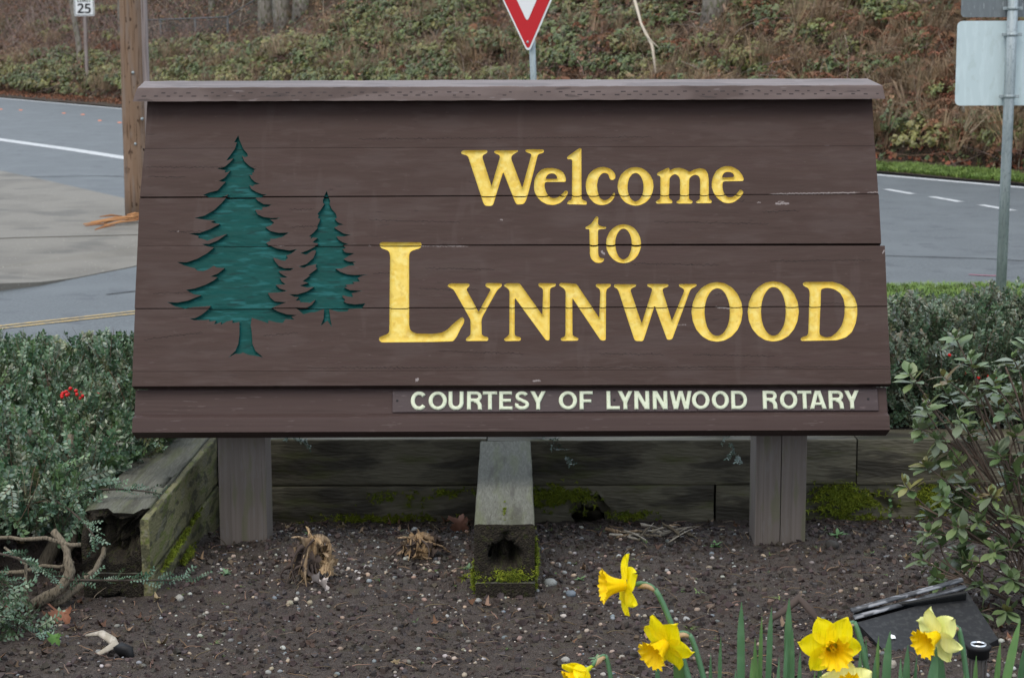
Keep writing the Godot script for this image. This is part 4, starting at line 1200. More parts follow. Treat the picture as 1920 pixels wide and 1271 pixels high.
# ------------------------------------------------------------------ the bank across the road
func hillside() -> void:
	var hn := Vector3(-HN.x * 0.62, 0.78, -HN.y * 0.62)
	var brambles := [Copies_of.new(), Copies_of.new()]
	var leaves := [Copies_of.new(), Copies_of.new()]
	var fronds := [Copies_of.new(), Copies_of.new()]
	var straw := Copies_of.new()
	var canes := Copies_of.new()
	var whips := Copies_of.new()
	var sticks := Copies_of.new()
	var green := Copies_of.new()
	# mounds of growth with hollows between them: bramble, its dead remains, bracken, straw
	for i in 3000:
		var t := 12.0 - 112.0 * pow(rng.randf(), 1.55)
		var q := 1.45 + 6.5 * pow(rng.randf(), 1.2)
		if i >= 1800:   # the bramble thicket is closest in the middle of the bank
			t = rng.randf_range(-46.0, 3.0)
			q = rng.randf_range(1.6, 5.2)
			if t < -36.0 and q > 2.8:
				continue
		# open ground round the trunks and along the wire fence
		if (t > -40.0 and t < -25.5 and q > 3.3 and q < 5.3) or (absf(t + 9.4) < 1.0 and q > 3.3 and q < 4.8):
			continue
		var patch := n_low.get_noise_2d(t * 0.3 + 40.0, q * 0.7)
		var odds := [0.40, 0.35, 0.12, 0.13]
		if t < -36.0:
			odds = [0.75, 0.2, 0.0, 0.05] if q < 2.7 else [0.06, 0.84, 0.04, 0.06]
		elif t < -19.0:
			odds = [0.7, 0.2, 0.0, 0.1] if q < 4.6 else [0.35, 0.6, 0.0, 0.05]
		elif t < -9.0:
			odds = [0.55, 0.28, 0.07, 0.1]
		elif t < -2.5:
			odds = [0.45, 0.2, 0.2, 0.15]
		else:
			odds = [0.16, 0.18, 0.36, 0.3] if q > 2.6 else [0.08, 0.12, 0.5, 0.3]
		odds[0] = maxf(0.03, odds[0] + patch * 0.5)
		var pick: float = rng.randf() * (odds[0] + odds[1] + odds[2] + odds[3])
		var c0 := hill_at(t, q)
		var r := rng.randf_range(0.3, 0.75)
		var tall := rng.randf_range(0.2, 0.5)
		if pick < odds[0]:
			var hue := [Color(0.095, 0.13, 0.035), Color(0.15, 0.17, 0.045), Color(0.2, 0.195, 0.06), Color(0.11, 0.145, 0.05)][rng.randi() % 4] as Color
			for k in int(60 + 110 * r):
				var u := Vector3(rng.randfn(0, 1), absf(rng.randfn(0, 0.8)), rng.randfn(0, 1)).normalized()
				var f := 1.0 - 0.45 * pow(rng.randf(), 2.0)
				var p := c0 + (Vector3(u.x, 0, u.z) * r + hn * u.y * tall) * f * (1.0 + 0.35 * n_mid.get_noise_3d(u.x * 3.0 + t, u.y * 3.0, u.z * 3.0))
				brambles[k % 2].add(Transform3D(tilted((u + hn).normalized(), rng.randf_range(0.55, 1.05), 0.5), p), shade(hue.lerp(Color(0.2, 0.12, 0.06), 0.7) if rng.randf() < 0.1 else hue, 0.3))
			for k in 5:
				canes.add(Transform3D(tilted(hn, rng.randf_range(0.4, 1.0), 0.9), c0 + hn * tall * 0.6), shade(Color(0.16, 0.1, 0.085), 0.4))
		elif pick < odds[0] + odds[1]:
			for k in int(30 + 40 * r):
				var u := Vector3(rng.randfn(0, 0.6), 0, rng.randfn(0, 0.6)) * r
				leaves[k % 2].add(Transform3D(tilted(hn, rng.randf_range(0.4, 1.0), 0.9), c0 + u + hn * rng.randf() * tall * 0.6), shade(Color(0.22, 0.13, 0.09), 0.4))
			for k in 16:
				canes.add(Transform3D(tilted(hn, rng.randf_range(0.35, 1.0), 1.0), c0 + Vector3(rng.randfn(0, 0.5), 0.1, rng.randfn(0, 0.5)) * r), shade([Color(0.25, 0.18, 0.16), Color(0.32, 0.25, 0.22), Color(0.16, 0.11, 0.095)][k % 3], 0.3))
		elif pick < odds[0] + odds[1] + odds[2]:
			var hue := Color(0.22, 0.09, 0.055).lerp(Color(0.25, 0.15, 0.095), rng.randf())
			for k in 26:
				var yaw := rng.randf() * TAU
				fronds[k % 2].add(Transform3D(Basis(Vector3.UP, yaw).scaled(Vector3.ONE * rng.randf_range(0.35, 0.9)) * Basis(Vector3(1, 0, 0), rng.randf_range(-0.5, 0.9)), c0 + hn * rng.randf_range(0.0, 0.25) + Vector3(rng.randfn(0, 0.25), 0, rng.randfn(0, 0.25))), shade(hue, 0.3))
		else:
			for k in int(20 + 30 * r):
				straw.add(Transform3D(tilted(Vector3(0.1, 0.9, 0.25), rng.randf_range(0.7, 1.6), 0.45), c0 + Vector3(rng.randfn(0, 0.6), 0.02, rng.randfn(0, 0.6)) * r), shade(Color(0.27, 0.195, 0.125), 0.3))
	# litter, sparse leaves, grass and fallen sticks over the ground between
	for i in 84000:
		var t := 12.0 - 112.0 * pow(rng.randf(), 1.6)
		var q := 1.25 + 7.2 * pow(rng.randf(), 1.15)
		var fine := n_mid.get_noise_2d(t * 1.7, q * 1.7 + 9.0)
		var p := hill_at(t, q)
		var k := rng.randf()
		if k < 0.62:
			var c := Color(0.19, 0.11, 0.072) if rng.randf() < 0.65 else Color(0.31, 0.21, 0.14)
			if t > -4.0 and rng.randf() < 0.5:
				c = Color(0.24, 0.09, 0.055)
			leaves[i % 2].add(Transform3D(tilted(hn, rng.randf_range(0.5, 1.1), 0.6), p + hn * rng.randf_range(0.0, 0.06)), shade(c, 0.4))
		elif k < 0.70:
			brambles[i % 2].add(Transform3D(tilted(hn, rng.randf_range(0.5, 0.9), 0.5), p + hn * rng.randf_range(0.02, 0.15)), shade(Color(0.08, 0.12, 0.04), 0.4))
		elif k < 0.76:
			if fine > 0.05:
				straw.add(Transform3D(tilted(Vector3(0, 0.9, 0.3), rng.randf_range(0.5, 1.2), 0.35), p), shade(Color(0.31, 0.225, 0.14), 0.3))
		elif k < 0.82:
			if fine > 0.0 and t > -30.0:
				green.add(Transform3D(tilted(Vector3.UP, rng.randf_range(0.6, 1.2), 0.2), p), shade(Color(0.11, 0.165, 0.045), 0.3))
		elif k < 0.95:
			canes.add(Transform3D(tilted(hn, rng.randf_range(0.3, 1.1), 1.0), p + hn * 0.05), shade(Color(0.17, 0.115, 0.095), 0.5))
		elif k < 0.963:
			sticks.add(Transform3D(tilted(hn, rng.randf_range(0.3, 0.9), 1.2), p + hn * 0.1), shade(Color(0.34, 0.3, 0.26), 0.3))
		if q > 2.6 and i % 9 == 0 and (t < -33.0 or (t < -24.0 and q > 5.2)):
			whips.add(Transform3D(facing(Vector3(rng.randf_range(-0.7, 0.7), 1, rng.randf_range(-0.7, 0.7))).scaled(Vector3.ONE * rng.randf_range(0.4, 1.3)), p), shade(Color(0.22, 0.165, 0.15), 0.35))
	for i in 2:
		scatter("bramble_leaves", bramble_mesh(101 + i), M.leaf, brambles[i].xf, brambles[i].cols)
		scatter("fallen_leaves", dead_leaf_mesh(111 + i, 0.11), M.litter, leaves[i].xf, leaves[i].cols)
		scatter("dead_fern_foliage", frond_mesh(121 + i), M.litter, fronds[i].xf, fronds[i].cols)
	scatter("dry_grass", tuft_mesh(131, 14, 0.42, 0.3, 0.008), M.blade, straw.xf, straw.cols)
	scatter("bank_grass", tuft_mesh(132, 10, 0.22, 0.16, 0.01), M.blade, green.xf, green.cols)
	scatter("bramble_undergrowth", cane_mesh(141, 1.2, 0.0065), M.dull, canes.xf, canes.cols)
	scatter("sapling_undergrowth", cane_mesh(144, 1.3, 0.009), M.dull, whips.xf, whips.cols)
	scatter("twig_litter", cane_mesh(142, 1.2, 0.014), M.dull, sticks.xf, sticks.cols)
	# mown verge along the far edge, and the grass at the near corner on this side of the road
	var mown := Copies_of.new()
	for i in 16000:
		var t := rng.randf_range(-33.0, 12.0)
		var q := rng.randf_range(0.05, 0.8)
		if t < -31.0 + q * 3.0 or (t < -26 and q > 0.7 and rng.randf() < 0.6):
			continue
		mown.add(Transform3D(tilted(Vector3.UP, rng.randf_range(0.7, 1.4), 0.15), hill_at(t, q)), shade(Color(0.15, 0.23, 0.05), 0.3))
	for i in 9000:
		var x := rng.randf_range(1.2, 5.5)
		var z := rng.randf_range(-8.95, -5.5)
		mown.add(Transform3D(tilted(Vector3.UP, rng.randf_range(0.5, 1.0), 0.15), Vector3(x, bank_y(x, z), z)), shade(Color(0.15, 0.24, 0.05), 0.3))
	scatter("verge_grass", tuft_mesh(151, 9, 0.065, 0.08, 0.008), M.blade, mown.xf, mown.cols)
	var litter := Copies_of.new()
	for i in 2600:
		var t := rng.randf_range(-62.0, -24.0)
		litter.add(Transform3D(tilted(Vector3.UP, rng.randf_range(0.6, 1.1), 0.3), hill_at(t, rng.randf_range(0.25, 1.6)) + Vector3(0, 0.02, 0)), shade(Color(0.22, 0.1, 0.06), 0.4))
	scatter("verge_litter", dead_leaf_mesh(152, 0.1), M.litter, litter.xf, litter.cols)
	# trunks on the bank
	trunk("tree_trunk", "pale slender tree trunk at the foot of which the wire fence ends", Vector3(-7.05, 0, -50.2), Vector3(-7.6, 7.5, -51.5), 0.34, 0.22)
	trunk("tree_trunk", "grey tree trunk leaning between two other trunks beside the wire fence", Vector3(-6.45, 0, -49.1), Vector3(-7.2, 7.5, -50.3), 0.36, 0.22)
	trunk("tree_trunk", "darker mossy tree trunk farthest from the wire fence", Vector3(-5.9, 0, -48.7), Vector3(-6.1, 7.6, -49.9), 0.34, 0.24)
	trunk("tree_trunk", "very pale trunk behind the utility pole and the speed limit sign", Vector3(-13.0, 1.5, -58.7), Vector3(-13.5, 7.8, -60), 0.17, 0.12)
	trunk("tree_trunk", "thin pale leaning trunk beside the speed limit sign post", Vector3(-14.1, 0.9, -57.6), Vector3(-15.3, 7.6, -60), 0.15, 0.1)
	trunk("tree_trunk", "thick grey tree trunk standing alone high on the bank above the sign", Vector3(3.95, 1.85, -32.0), Vector3(3.8, 7.5, -33.0), 0.38, 0.3)
	trunk("tree_trunk", "short dark trunk rising behind the rail of the wire fence", Vector3(-9.4, 2.2, -54.6), Vector3(-9.45, 7.2, -55.0), 0.14, 0.11)
	var s := begin()
	var off := Vector3(-0.1, 0.22, 0.55)
	tube(s, [Vector3(2.88, 0.75, -31.3), Vector3(2.83, 1.3, -31.7), Vector3(2.66, 1.72, -32.4), Vector3(2.62, 2.05, -33.2), Vector3(2.5, 2.6, -33.9), Vector3(2.46, 3.3, -34.3)].map(func(p): return p + off), [0.026, 0.03, 0.028, 0.036, 0.03, 0.022], 7, 1.0, 0.5)
	tube(s, [Vector3(2.66, 1.72, -32.4), Vector3(2.72, 1.5, -31.9), Vector3(2.95, 1.25, -31.5)].map(func(p): return p + off), [0.018, 0.014, 0.008], 5)
	tag(put("dead_branch", done(s), std(Color(0.72, 0.68, 0.62), 0.8)), "bare whitish dead branch hanging down the bank above the sign", "branch")
	s = begin()
	tube(s, [Vector3(4.35, 1.75, -31.1), Vector3(4.25, 2.05, -31.6), Vector3(4.1, 2.5, -32.0), Vector3(3.9, 2.9, -32.2)], [0.03, 0.035, 0.03, 0.02], 6)
	tag(put("dead_branch", done(s), std(Color(0.55, 0.47, 0.42), 0.85)), "thin brown-grey bare branch leaning near the thick lone trunk", "branch")
	s = begin()
	tube(s, [Vector3(6.15, 1.35, -26.9), Vector3(6.4, 1.55, -26.6), Vector3(6.75, 1.5, -26.3), Vector3(7.0, 1.42, -26.1)], [0.035, 0.03, 0.02, 0.01], 6)
	tag(put("dead_branch", done(s), std(Color(0.5, 0.44, 0.38), 0.85)), "forked grey stick lying on the bank near the traffic sign panels", "branch")
	# wire fence along the top of the far bank
	var fence := thing("chain_link_fence", "grey chain link fence on the bank, its rail climbing beside bare trunks", "fence")
	var tops := [Vector3(-12.6, 2.2, -57.5), Vector3(-11.2, 2.22, -56.0), Vector3(-9.75, 2.24, -53.9), Vector3(-8.4, 2.26, -51.5), Vector3(-7.35, 2.85, -50.9), Vector3(-5.6, 3.9, -49.8)]
	for i in tops.size():
		s = begin()
		tube(s, [tops[i] - Vector3(0, 1.15, 0), tops[i]], [0.035], 8)
		put("fence_post", done(s), M.old_wire, fence)
		if i > 0:
			s = begin()
			tube(s, [tops[i - 1], tops[i]], [0.02], 8)
			put("rail", done(s), M.old_wire, fence)
			s = begin()
			var a: Vector3 = tops[i - 1]
			var b: Vector3 = tops[i]
			var n := int(a.distance_to(b) / 0.09)
			for k in range(-12, n):
				for sg in [0, 1]:
					var u0 := float(k if sg == 0 else k + 12) / n
					var u1 := float(k + 12 if sg == 0 else k) / n
					var y0 := 0.0
					var y1 := 1.1
					var cut := func(u: float) -> float: return clampf(u, 0.0, 1.0)
					var c0: float = cut.call(u0)
					var c1: float = cut.call(u1)
					if absf(c1 - c0) < 0.001:
						continue
					y1 = 1.1 * (c1 - u0) / (u1 - u0)
					y0 = 1.1 * (c0 - u0) / (u1 - u0)
					tube(s, [a.lerp(b, c0) - Vector3(0, y0, 0), a.lerp(b, c1) - Vector3(0, y1, 0)], [0.003], 3)
			put("wire_mesh", done(s), M.old_wire, fence)

func trunk(called: String, label: String, foot: Vector3, b: Vector3, r0: float, r1: float) -> void:
	var at := Vector2(foot.x, foot.z) - HP
	var a := hill_at(at.dot(HD), at.dot(HN))
	var t := thing(called, label, "tree", a)
	var s := begin()
	var pts := []
	var rad := []
	for i in 15:
		var f := i / 14.0
		pts.append((b - a) * f + Vector3(n_low.get_noise_2d(f * 2.0, a.x * 7.0), 0, n_low.get_noise_2d(f * 2.0, a.z * 7.0)) * 0.16)
		rad.append(lerpf(r0, r1, f) * (1.0 + 0.5 * exp(-f * 16.0)) * 0.62)
	pts[0].y -= 0.5
	tube(s, pts, rad, 12, 1.0, 0.18)
	put("trunk", done(s), M.trunk_bark, t)
	for k in 4:
		s = begin()
		var f := 0.5 + k * 0.13
		var p: Vector3 = (b - a) * f
		var an := k * 2.4 + a.x
		tube(s, bent(p, p + Vector3(cos(an) * 0.7, 0.5, sin(an) * 0.7), p + Vector3(cos(an) * 1.5, 1.7, sin(an) * 1.5), 6), taper(r1 * 0.3, 0.015, 6), 6)
		put("limb", done(s), M.trunk_bark, t)

# ------------------------------------------------------------------ street furniture
func text_plate(what: String, h: float, m: Material, parent: Node, called: String, at: Transform3D, depth := 0.003) -> void:
	var f := SystemFont.new()
	f.font_names = PackedStringArray(["Droid Sans"])
	f.font_weight = 700
	var tm := TextMesh.new()
	tm.text = what
	tm.font = f
	tm.font_size = 64
	tm.pixel_size = h / 46.0
	tm.depth = depth
	put(called, tm, m, parent, at)

func street_furniture() -> void:
	var s: SurfaceTool
	# utility pole with a wooden moulding up its side
	var pole := thing("utility_pole", "weathered wooden utility pole standing on the concrete island behind the sign", "utility pole", Vector3(-4.12, -0.25, -14.6))
	s = begin()
	var pts := []
	var rad := []
	for i in 25:
		var f := i / 24.0
		pts.append(Vector3(0.02 * f + 0.006 * n_low.get_noise_1d(f * 9.0), 9.0 * f, 0))
		rad.append(lerpf(0.142, 0.115, f))
	tube(s, pts, rad, 20, 1.0, 0.06)
	put("shaft", done(s), M.pole, pole)
	s = begin()
	box(s, Vector3(0.13, 4.9, 0.03), Vector3(0.09, 8.0, 0.085), 0.02)
	put("moulding", done(s), M.pole_grey, pole)
	for y in [0.85, 1.12, 1.42, 1.62]:
		s = begin()
		lathe(s, [Vector2(0.0, 0.03), Vector2(0.014, 0.028), Vector2(0.016, 0.01), Vector2(0.018, 0.0)], Transform3D(Basis(Vector3(1, 0, 0), PI / 2), Vector3(0.1 if y > 1.0 and y < 1.5 else 0.02, y, 0.12)), 8)
		put("bolt", done(s), M.galv, pole)
	# torn strips of wood at its foot
	var heap := thing("wood_splinter_pile", "torn orange-brown wood splinters lying at the foot of the utility pole", "wood splinters", Vector3(-4.1, -0.2, -13.6))
	for i in 16:
		s = begin()
		var a := Vector3(rng.randf_range(-0.22, 0.2), 0.015 + rng.randf() * 0.05, rng.randf_range(-0.6, 0.7))
		var d := Vector3(rng.randf_range(0.25, 0.5), rng.randf_range(-0.01, 0.06), rng.randf_range(-0.5, -0.1)) * (1.0 if i < 6 else 0.5)
		tube(s, [a - d * 0.5, a + Vector3(0, 0.012, 0), a + d * 0.5], [0.01, 0.022, 0.008], 5, 0.45)
		put("splinter", done(s), std(Color(0.62, 0.44, 0.28) if i % 3 else Color(0.5, 0.33, 0.2), 0.85), heap)
	# speed limit sign
	var sp := thing("speed_limit_sign", "white speed limit 25 sign on a wooden post beyond the road", "traffic sign", Vector3(-13.45, 0.0, -55.2))
	s = begin()
	box(s, Vector3(0, 1.5, -0.06), Vector3(0.1, 3.4, 0.1), 0.01)
	put("post", done(s), M.pole_grey, sp)
	s = begin()
	ngon(s, round_rect(0.64, 0.8, 0.05), Transform3D(Basis(), Vector3(0, 2.73, 0.0)), 0.004)
	put("panel", done(s), M.white_sheet, sp)
	var o := round_rect(0.60, 0.76, 0.04)
	var inn := round_rect(0.565, 0.725, 0.03)
	s = begin(true)
	for i in o.size():
		var j := (i + 1) % o.size()
		quad_out(s, Vector3(o[i].x, 2.73 + o[i].y, 0.003), Vector3(o[j].x, 2.73 + o[j].y, 0.003), Vector3(inn[j].x, 2.73 + inn[j].y, 0.003), Vector3(inn[i].x, 2.73 + inn[i].y, 0.003), Vector3(0, 2.73, -1))
	put("border", done(s), M.black, sp)
	text_plate("25", 0.3, M.black, sp, "numerals", Transform3D(Basis(), Vector3(0, 2.56, 0.004)))
	text_plate("LIMIT", 0.115, M.black, sp, "lettering", Transform3D(Basis(), Vector3(0, 2.82, 0.004)))
	text_plate("SPEED", 0.115, M.black, sp, "lettering", Transform3D(Basis(), Vector3(0, 2.99, 0.004)))
	# yield sign, turned away
	var yd := thing("yield_sign", "red and white triangular yield sign on a thin steel post behind the sign", "traffic sign", Vector3(0.2, -0.31, -8.0))
	s = begin()
	tube(s, [Vector3(0.03, 0.0, -0.03), Vector3(-0.07, 2.9, -0.03)], [0.024], 10)
	put("post", done(s), M.galv, yd)
	var turn := Transform3D(Basis(Vector3(0, 1, 0), deg_to_rad(-38)), Vector3(-0.07, 1.935, 0.0)) * Transform3D(Basis(Vector3(0, 0, 1), 0.02), Vector3.ZERO)
	var face := func(h: float, r: float) -> PackedVector2Array:
		var out := PackedVector2Array()
		for k in 3:
			var a := -PI / 2 + TAU * k / 3
			var c := Vector2.from_angle(a) * (h * 2.0 / 3.0 - 2.0 * r) + Vector2(0, 0.439)
			for j in 5:
				out.append(c + Vector2.from_angle(a + PI / 3 * (j / 2.0 - 1.0)) * r)
		return out
	s = begin()
	ngon(s, face.call(0.66, 0.03), turn, 0.004)
	put("panel", done(s), M.white_sheet, yd)
	s = begin()
	ngon(s, face.call(0.615, 0.018), turn * Transform3D(Basis(), Vector3(0, 0, 0.003)), 0.002)
	put("red_border", done(s), M.red_sheet, yd)
	s = begin()
	ngon(s, face.call(0.30, 0.015), turn * Transform3D(Basis(), Vector3(0, 0, 0.006)), 0.002)
	put("white_centre", done(s), M.white_sheet, yd)
	s = begin()
	lathe(s, [Vector2(0.0, 0.008), Vector2(0.009, 0.006), Vector2(0.011, 0.0)], turn * Transform3D(Basis(Vector3(1, 0, 0), PI / 2), Vector3(0, 0.09, 0.003)), 8)
	put("bolt", done(s), M.galv, yd)
	# back of the traffic signs at the right
	var bs := thing("traffic_sign", "back of a pale rectangular traffic sign on a galvanised pole by the hedge", "traffic sign", Vector3(3.495, -0.3, -7.0))
	s = begin()
	tube(s, [Vector3(0, 0, 0), Vector3(0.02, 3.1, 0)], [0.037], 16)
	put("pole", done(s), M.galv, bs)
	s = begin()
	ngon(s, round_rect(0.74, 0.59, 0.035), Transform3D(Basis(), Vector3(0.012, 1.86, -0.05)), 0.004)
	put("panel", done(s), M.panel_back, bs)
	s = begin()
	ngon(s, round_rect(0.70, 0.46, 0.03), Transform3D(Basis(), Vector3(0.014, 2.41, -0.05)), 0.004)
	put("upper_panel", done(s), M.panel_grey, bs)
	for y in [1.63, 2.06, 2.24, 2.6]:
		s = begin()
		var c := Vector3(0.02 * y / 3.1, y, 0)
		lathe(s, [Vector2(0.037, -0.012), Vector2(0.041, -0.011), Vector2(0.041, 0.011), Vector2(0.037, 0.012)], Transform3D(Basis(), c), 16)
		for sg in [-1, 1]:
			box(s, c + Vector3(0.055 * sg, 0, 0.0), Vector3(0.03, 0.022, 0.012), 0.002)
			box(s, c + Vector3(0.04 * sg, 0, -0.03), Vector3(0.012, 0.022, 0.05), 0.002)
		put("clamp", done(s), M.galv, bs)
	var stake := thing("metal_stake", "thin grey metal stake in the brown bank under the pale sign panel", "stake", Vector3(6.95, -0.1, -23.2))
	s = begin()
	tube(s, [Vector3(0, 0, 0), Vector3(0, 1.3, 0)], [0.028], 6)
	put("rod", done(s), M.galv, stake)
	s = begin()
	ngon(s, round_rect(0.1, 0.2, 0.01), Transform3D(Basis(), Vector3(0, 1.22, -0.03)), 0.004)
	put("marker", done(s), M.galv, stake)

# ------------------------------------------------------------------ timbers of the bed
# a squared timber: local z along it from 0 to ln, front end at ln; push(p, n) moves the skin, hollow(x, y) digs into the front end
func timber(ln: float, w: float, h: float, push: Callable, hollow: Callable, seg := 40, end: SurfaceTool = null, ragged: Callable = no_hollow) -> ArrayMesh:
	var s := begin()
	var ring2 := []
	for side in 4:
		for u in [-0.5, -0.468, -0.42, -0.3, -0.15, 0.0, 0.15, 0.3, 0.42, 0.468]:
			var p := Vector2(u, -0.5)
			for r in side:
				p = Vector2(-p.y, p.x)
			ring2.append(Vector2(p.x * w, p.y * h))
	var n := ring2.size()
	var soft := func(p: Vector2) -> Vector2:   # worn arrises
		var r := 0.006
		var q := Vector2(clampf(p.x, -w / 2 + r, w / 2 - r), clampf(p.y, -h / 2 + r, h / 2 - r))
		return q + (p - q).normalized() * minf(r, (p - q).length()) if (p - q).length() > 0.0001 else p
	var rings := []
	for i in seg + 1:
		var ring := []
		for k in n:
			var q: Vector2 = soft.call(ring2[k])
			var z := ln * i / seg
			z -= float(ragged.call(q.x, q.y)) * smoothstep(ln - 0.25, ln, z)
			var nn := Vector3(0, 0, 0)
			if absf(ring2[k].x) > w * 0.499:
				nn.x = signf(ring2[k].x)
			if absf(ring2[k].y) > h * 0.499:
				nn.y = signf(ring2[k].y)
			nn = nn.normalized()
			var p := Vector3(q.x, q.y, z)
			ring.append(p + nn * (0.0025 * n_mid.get_noise_3d(p.x * 14.0, p.y * 14.0, z * 3.0) + float(push.call(p, nn))))
		rings.append(ring)
	for i in seg:
		for k in n:
			var k2 := (k + 1) % n
			quad_out(s, rings[i][k], rings[i][k2], rings[i + 1][k2], rings[i + 1][k], Vector3(0, 0, ln * (i + 0.5) / seg))
	var mid := Vector3(0, 0, ln * 0.5)
	s.set_smooth_group(1)
	for e in 2:
		var prev: Array = rings[seg] if e == 1 else rings[0]
		for j in range(1, 10):
			var f := 1.0 - j / 9.0
			var ring := []
			for k in n:
				var p: Vector3 = rings[seg if e == 1 else 0][k]
				var x := p.x * f
				var y := p.y * f
				var d := 0.0
				if e == 1:
					d = float(hollow.call(x, y)) + 0.004 * n_mid.get_noise_2d(x * 40.0, y * 40.0)
				ring.append(Vector3(x, y, p.z - d if e == 0 else lerpf(p.z, ln, 1.0 - f) - d))
			for k in n:
				quad_out(end if e == 1 and end != null else s, prev[k], prev[(k + 1) % n], ring[(k + 1) % n], ring[k], mid)
			prev = ring
	return done(s)

func moss_on(parent: Node, spots: Array, called := "moss") -> void:   # spots: [centre, half extents, normal, how many, size]
	var c := Copies_of.new()
	for sp in spots:
		for i in sp[3]:
			var d := Vector3(rng.randfn(0, 0.45), rng.randfn(0, 0.45), rng.randfn(0, 0.45))
			var p: Vector3 = sp[0] + d * sp[1]
			var nz := n_mid.get_noise_3d(p.x * 11.0, p.y * 16.0, p.z * 11.0)
			if nz < -0.12:
				continue
			c.add(Transform3D(tilted(sp[2], sp[4] * rng.randf_range(0.5, 1.3), 0.5), p), shade(Color(0.2, 0.235, 0.025).lerp(Color(0.1, 0.13, 0.02), rng.randf()), 0.3))
	scatter(called, tuft_mesh(161, 9, 1.0, 1.2, 0.3), M.moss, c.xf, c.cols, parent)

func no_push(_p: Vector3, _n: Vector3) -> float:
	return 0.0

func no_hollow(_x: float, _y: float) -> float:
	return 0.0

func retaining_wall() -> void:
	var wall := thing("retaining_wall", "low mossy retaining wall of two stacked timber courses behind the sign posts", "retaining wall")
	var lay := func(x0: float, x1: float, y: float, z: float, push: Callable) -> void:
		var along := Transform3D(Basis(Vector3(0, 0, -1), Vector3(0, 1, 0), Vector3(1, 0, 0)), Vector3(x0, y, z))
		var m := timber(x1 - x0, 0.185, 0.181, push, no_hollow, int((x1 - x0) / 0.022))
		# turned so that the mesh's own x runs along the timber
		var mi := put("timber", m, M.timber_x_z, wall, along)
		mi.set_meta("label", "")
		mi.remove_meta("label")
	lay.call(-1.10, -0.10, 0.16, -0.635, no_push)
	lay.call(-0.095, 1.32, 0.157, -0.635, func(p, n): return -0.004 if n.y > 0.5 else 0.0)
	lay.call(1.325, 3.1, 0.155, -0.635, no_push)
	# the lower course has rotted: a ragged hollow, and a crack along it
	lay.call(-1.10, 0.775, -0.024, -0.633, func(p, n):
		var x: float = p.z - 1.10
		var d := 0.0
		if n.x < -0.5:
			var e := Vector2((x - 0.30) / 0.075, (p.y + 0.0) / 0.055).length() + 0.5 * n_mid.get_noise_2d(x * 22.0, p.y * 22.0)
			d -= 0.09 * (1.0 - smoothstep(0.7, 1.0, e))
			var c := absf(p.y - 0.02 - 0.02 * n_low.get_noise_1d(x * 5.0))
			if x < -0.2:
				d -= 0.014 * (1.0 - smoothstep(0.004, 0.016, c))
			d += 0.006 * n_mid.get_noise_2d(x * 9.0, p.y * 16.0)
		return d)
	lay.call(0.785, 3.1, -0.026, -0.648, func(p, n):
		var x: float = p.z + 0.785
		if n.x < -0.5:
			var e := Vector2((x - 1.42) / 0.09, (p.y - 0.01) / 0.02).length() + 0.4 * n_mid.get_noise_2d(x * 22.0, p.y * 22.0)
			return -0.05 * (1.0 - smoothstep(0.7, 1.0, e)) + 0.007 * n_mid.get_noise_2d(x * 9.0, p.y * 16.0)
		return 0.0)
	moss_on(wall, [
		[Vector3(0.18, 0.02, -0.535), Vector3(0.13, 0.05, 0.002), Vector3(0, 0.3, 1), 650, 0.01],
		[Vector3(1.3, 0.0, -0.55), Vector3(0.15, 0.075, 0.002), Vector3(0, 0.3, 1), 900, 0.011], [Vector3(1.65, 0.01, -0.55), Vector3(0.16, 0.06, 0.002), Vector3(0, 0.3, 1), 700, 0.011],
		[Vector3(1.5, -0.08, -0.55), Vector3(0.3, 0.02, 0.002), Vector3(0, 0.3, 1), 260, 0.011], [Vector3(-0.25, 0.04, -0.535), Vector3(0.1, 0.02, 0.002), Vector3(0, 0.3, 1), 60, 0.01],
		[Vector3(-0.5, -0.065, -0.535), Vector3(0.24, 0.022, 0.002), Vector3(0, 0.3, 1), 420, 0.01], [Vector3(-0.45, 0.02, -0.535), Vector3(0.15, 0.035, 0.002), Vector3(0, 0.3, 1), 130, 0.009], [Vector3(0.45, -0.05, -0.535), Vector3(0.1, 0.02, 0.002), Vector3(0, 0.3, 1), 120, 0.009], [Vector3(-0.75, -0.085, -0.535), Vector3(0.2, 0.015, 0.002), Vector3(0, 0.3, 1), 120, 0.01]])
	# the two stubs that run forward from it
	var stub := thing("bed_timber", "short pair of stacked timbers in the middle, rotted hollow at the end", "timber", Vector3(-0.026, 0, 0))
	var rot := func(x: float, y: float) -> float:
		var e := Vector2(x / 0.055, (y + 0.004) / 0.045).length() + 0.3 * n_mid.get_noise_2d(x * 24.0, y * 24.0)
		var split := 0.04 * (1.0 - smoothstep(0.002, 0.007, absf(x - 0.006 - 0.004 * sin(y * 90.0)))) * smoothstep(0.0, 0.04, y)
		return 0.13 * (1.0 - smoothstep(0.72, 1.0, e)) * (0.55 if absf(x) < 0.016 else 1.0) + split
	var ends := []
	for k in 4:
		ends.append(begin())
	var up1 := put("timber", timber(1.275, 0.193, 0.186, func(p, n):
		if n.y > 0.5:   # a drying check along the top, and a bolt hole
			return -0.012 * (1.0 - smoothstep(0.001, 0.006, absf(p.x - 0.006 - 0.005 * sin(p.z * 17.0)))) * smoothstep(0.5, 1.1, p.z) - 0.03 * (1.0 - smoothstep(0.012, 0.02, Vector2(p.x - 0.008, (p.z - 1.2) * 1.5).length()))
		return 0.0, rot, 70, ends[0], func(x, y): return 0.02 * absf(n_mid.get_noise_2d(x * 40.0, y * 40.0 + 9.0))), M.timber_z, stub, Transform3D(Basis(), Vector3(0, 0.152, -0.53)))
	up1.set_meta("label", "upper timber with the hollow end")
	put("rotten_end", done(ends[0]), M.rot, up1)
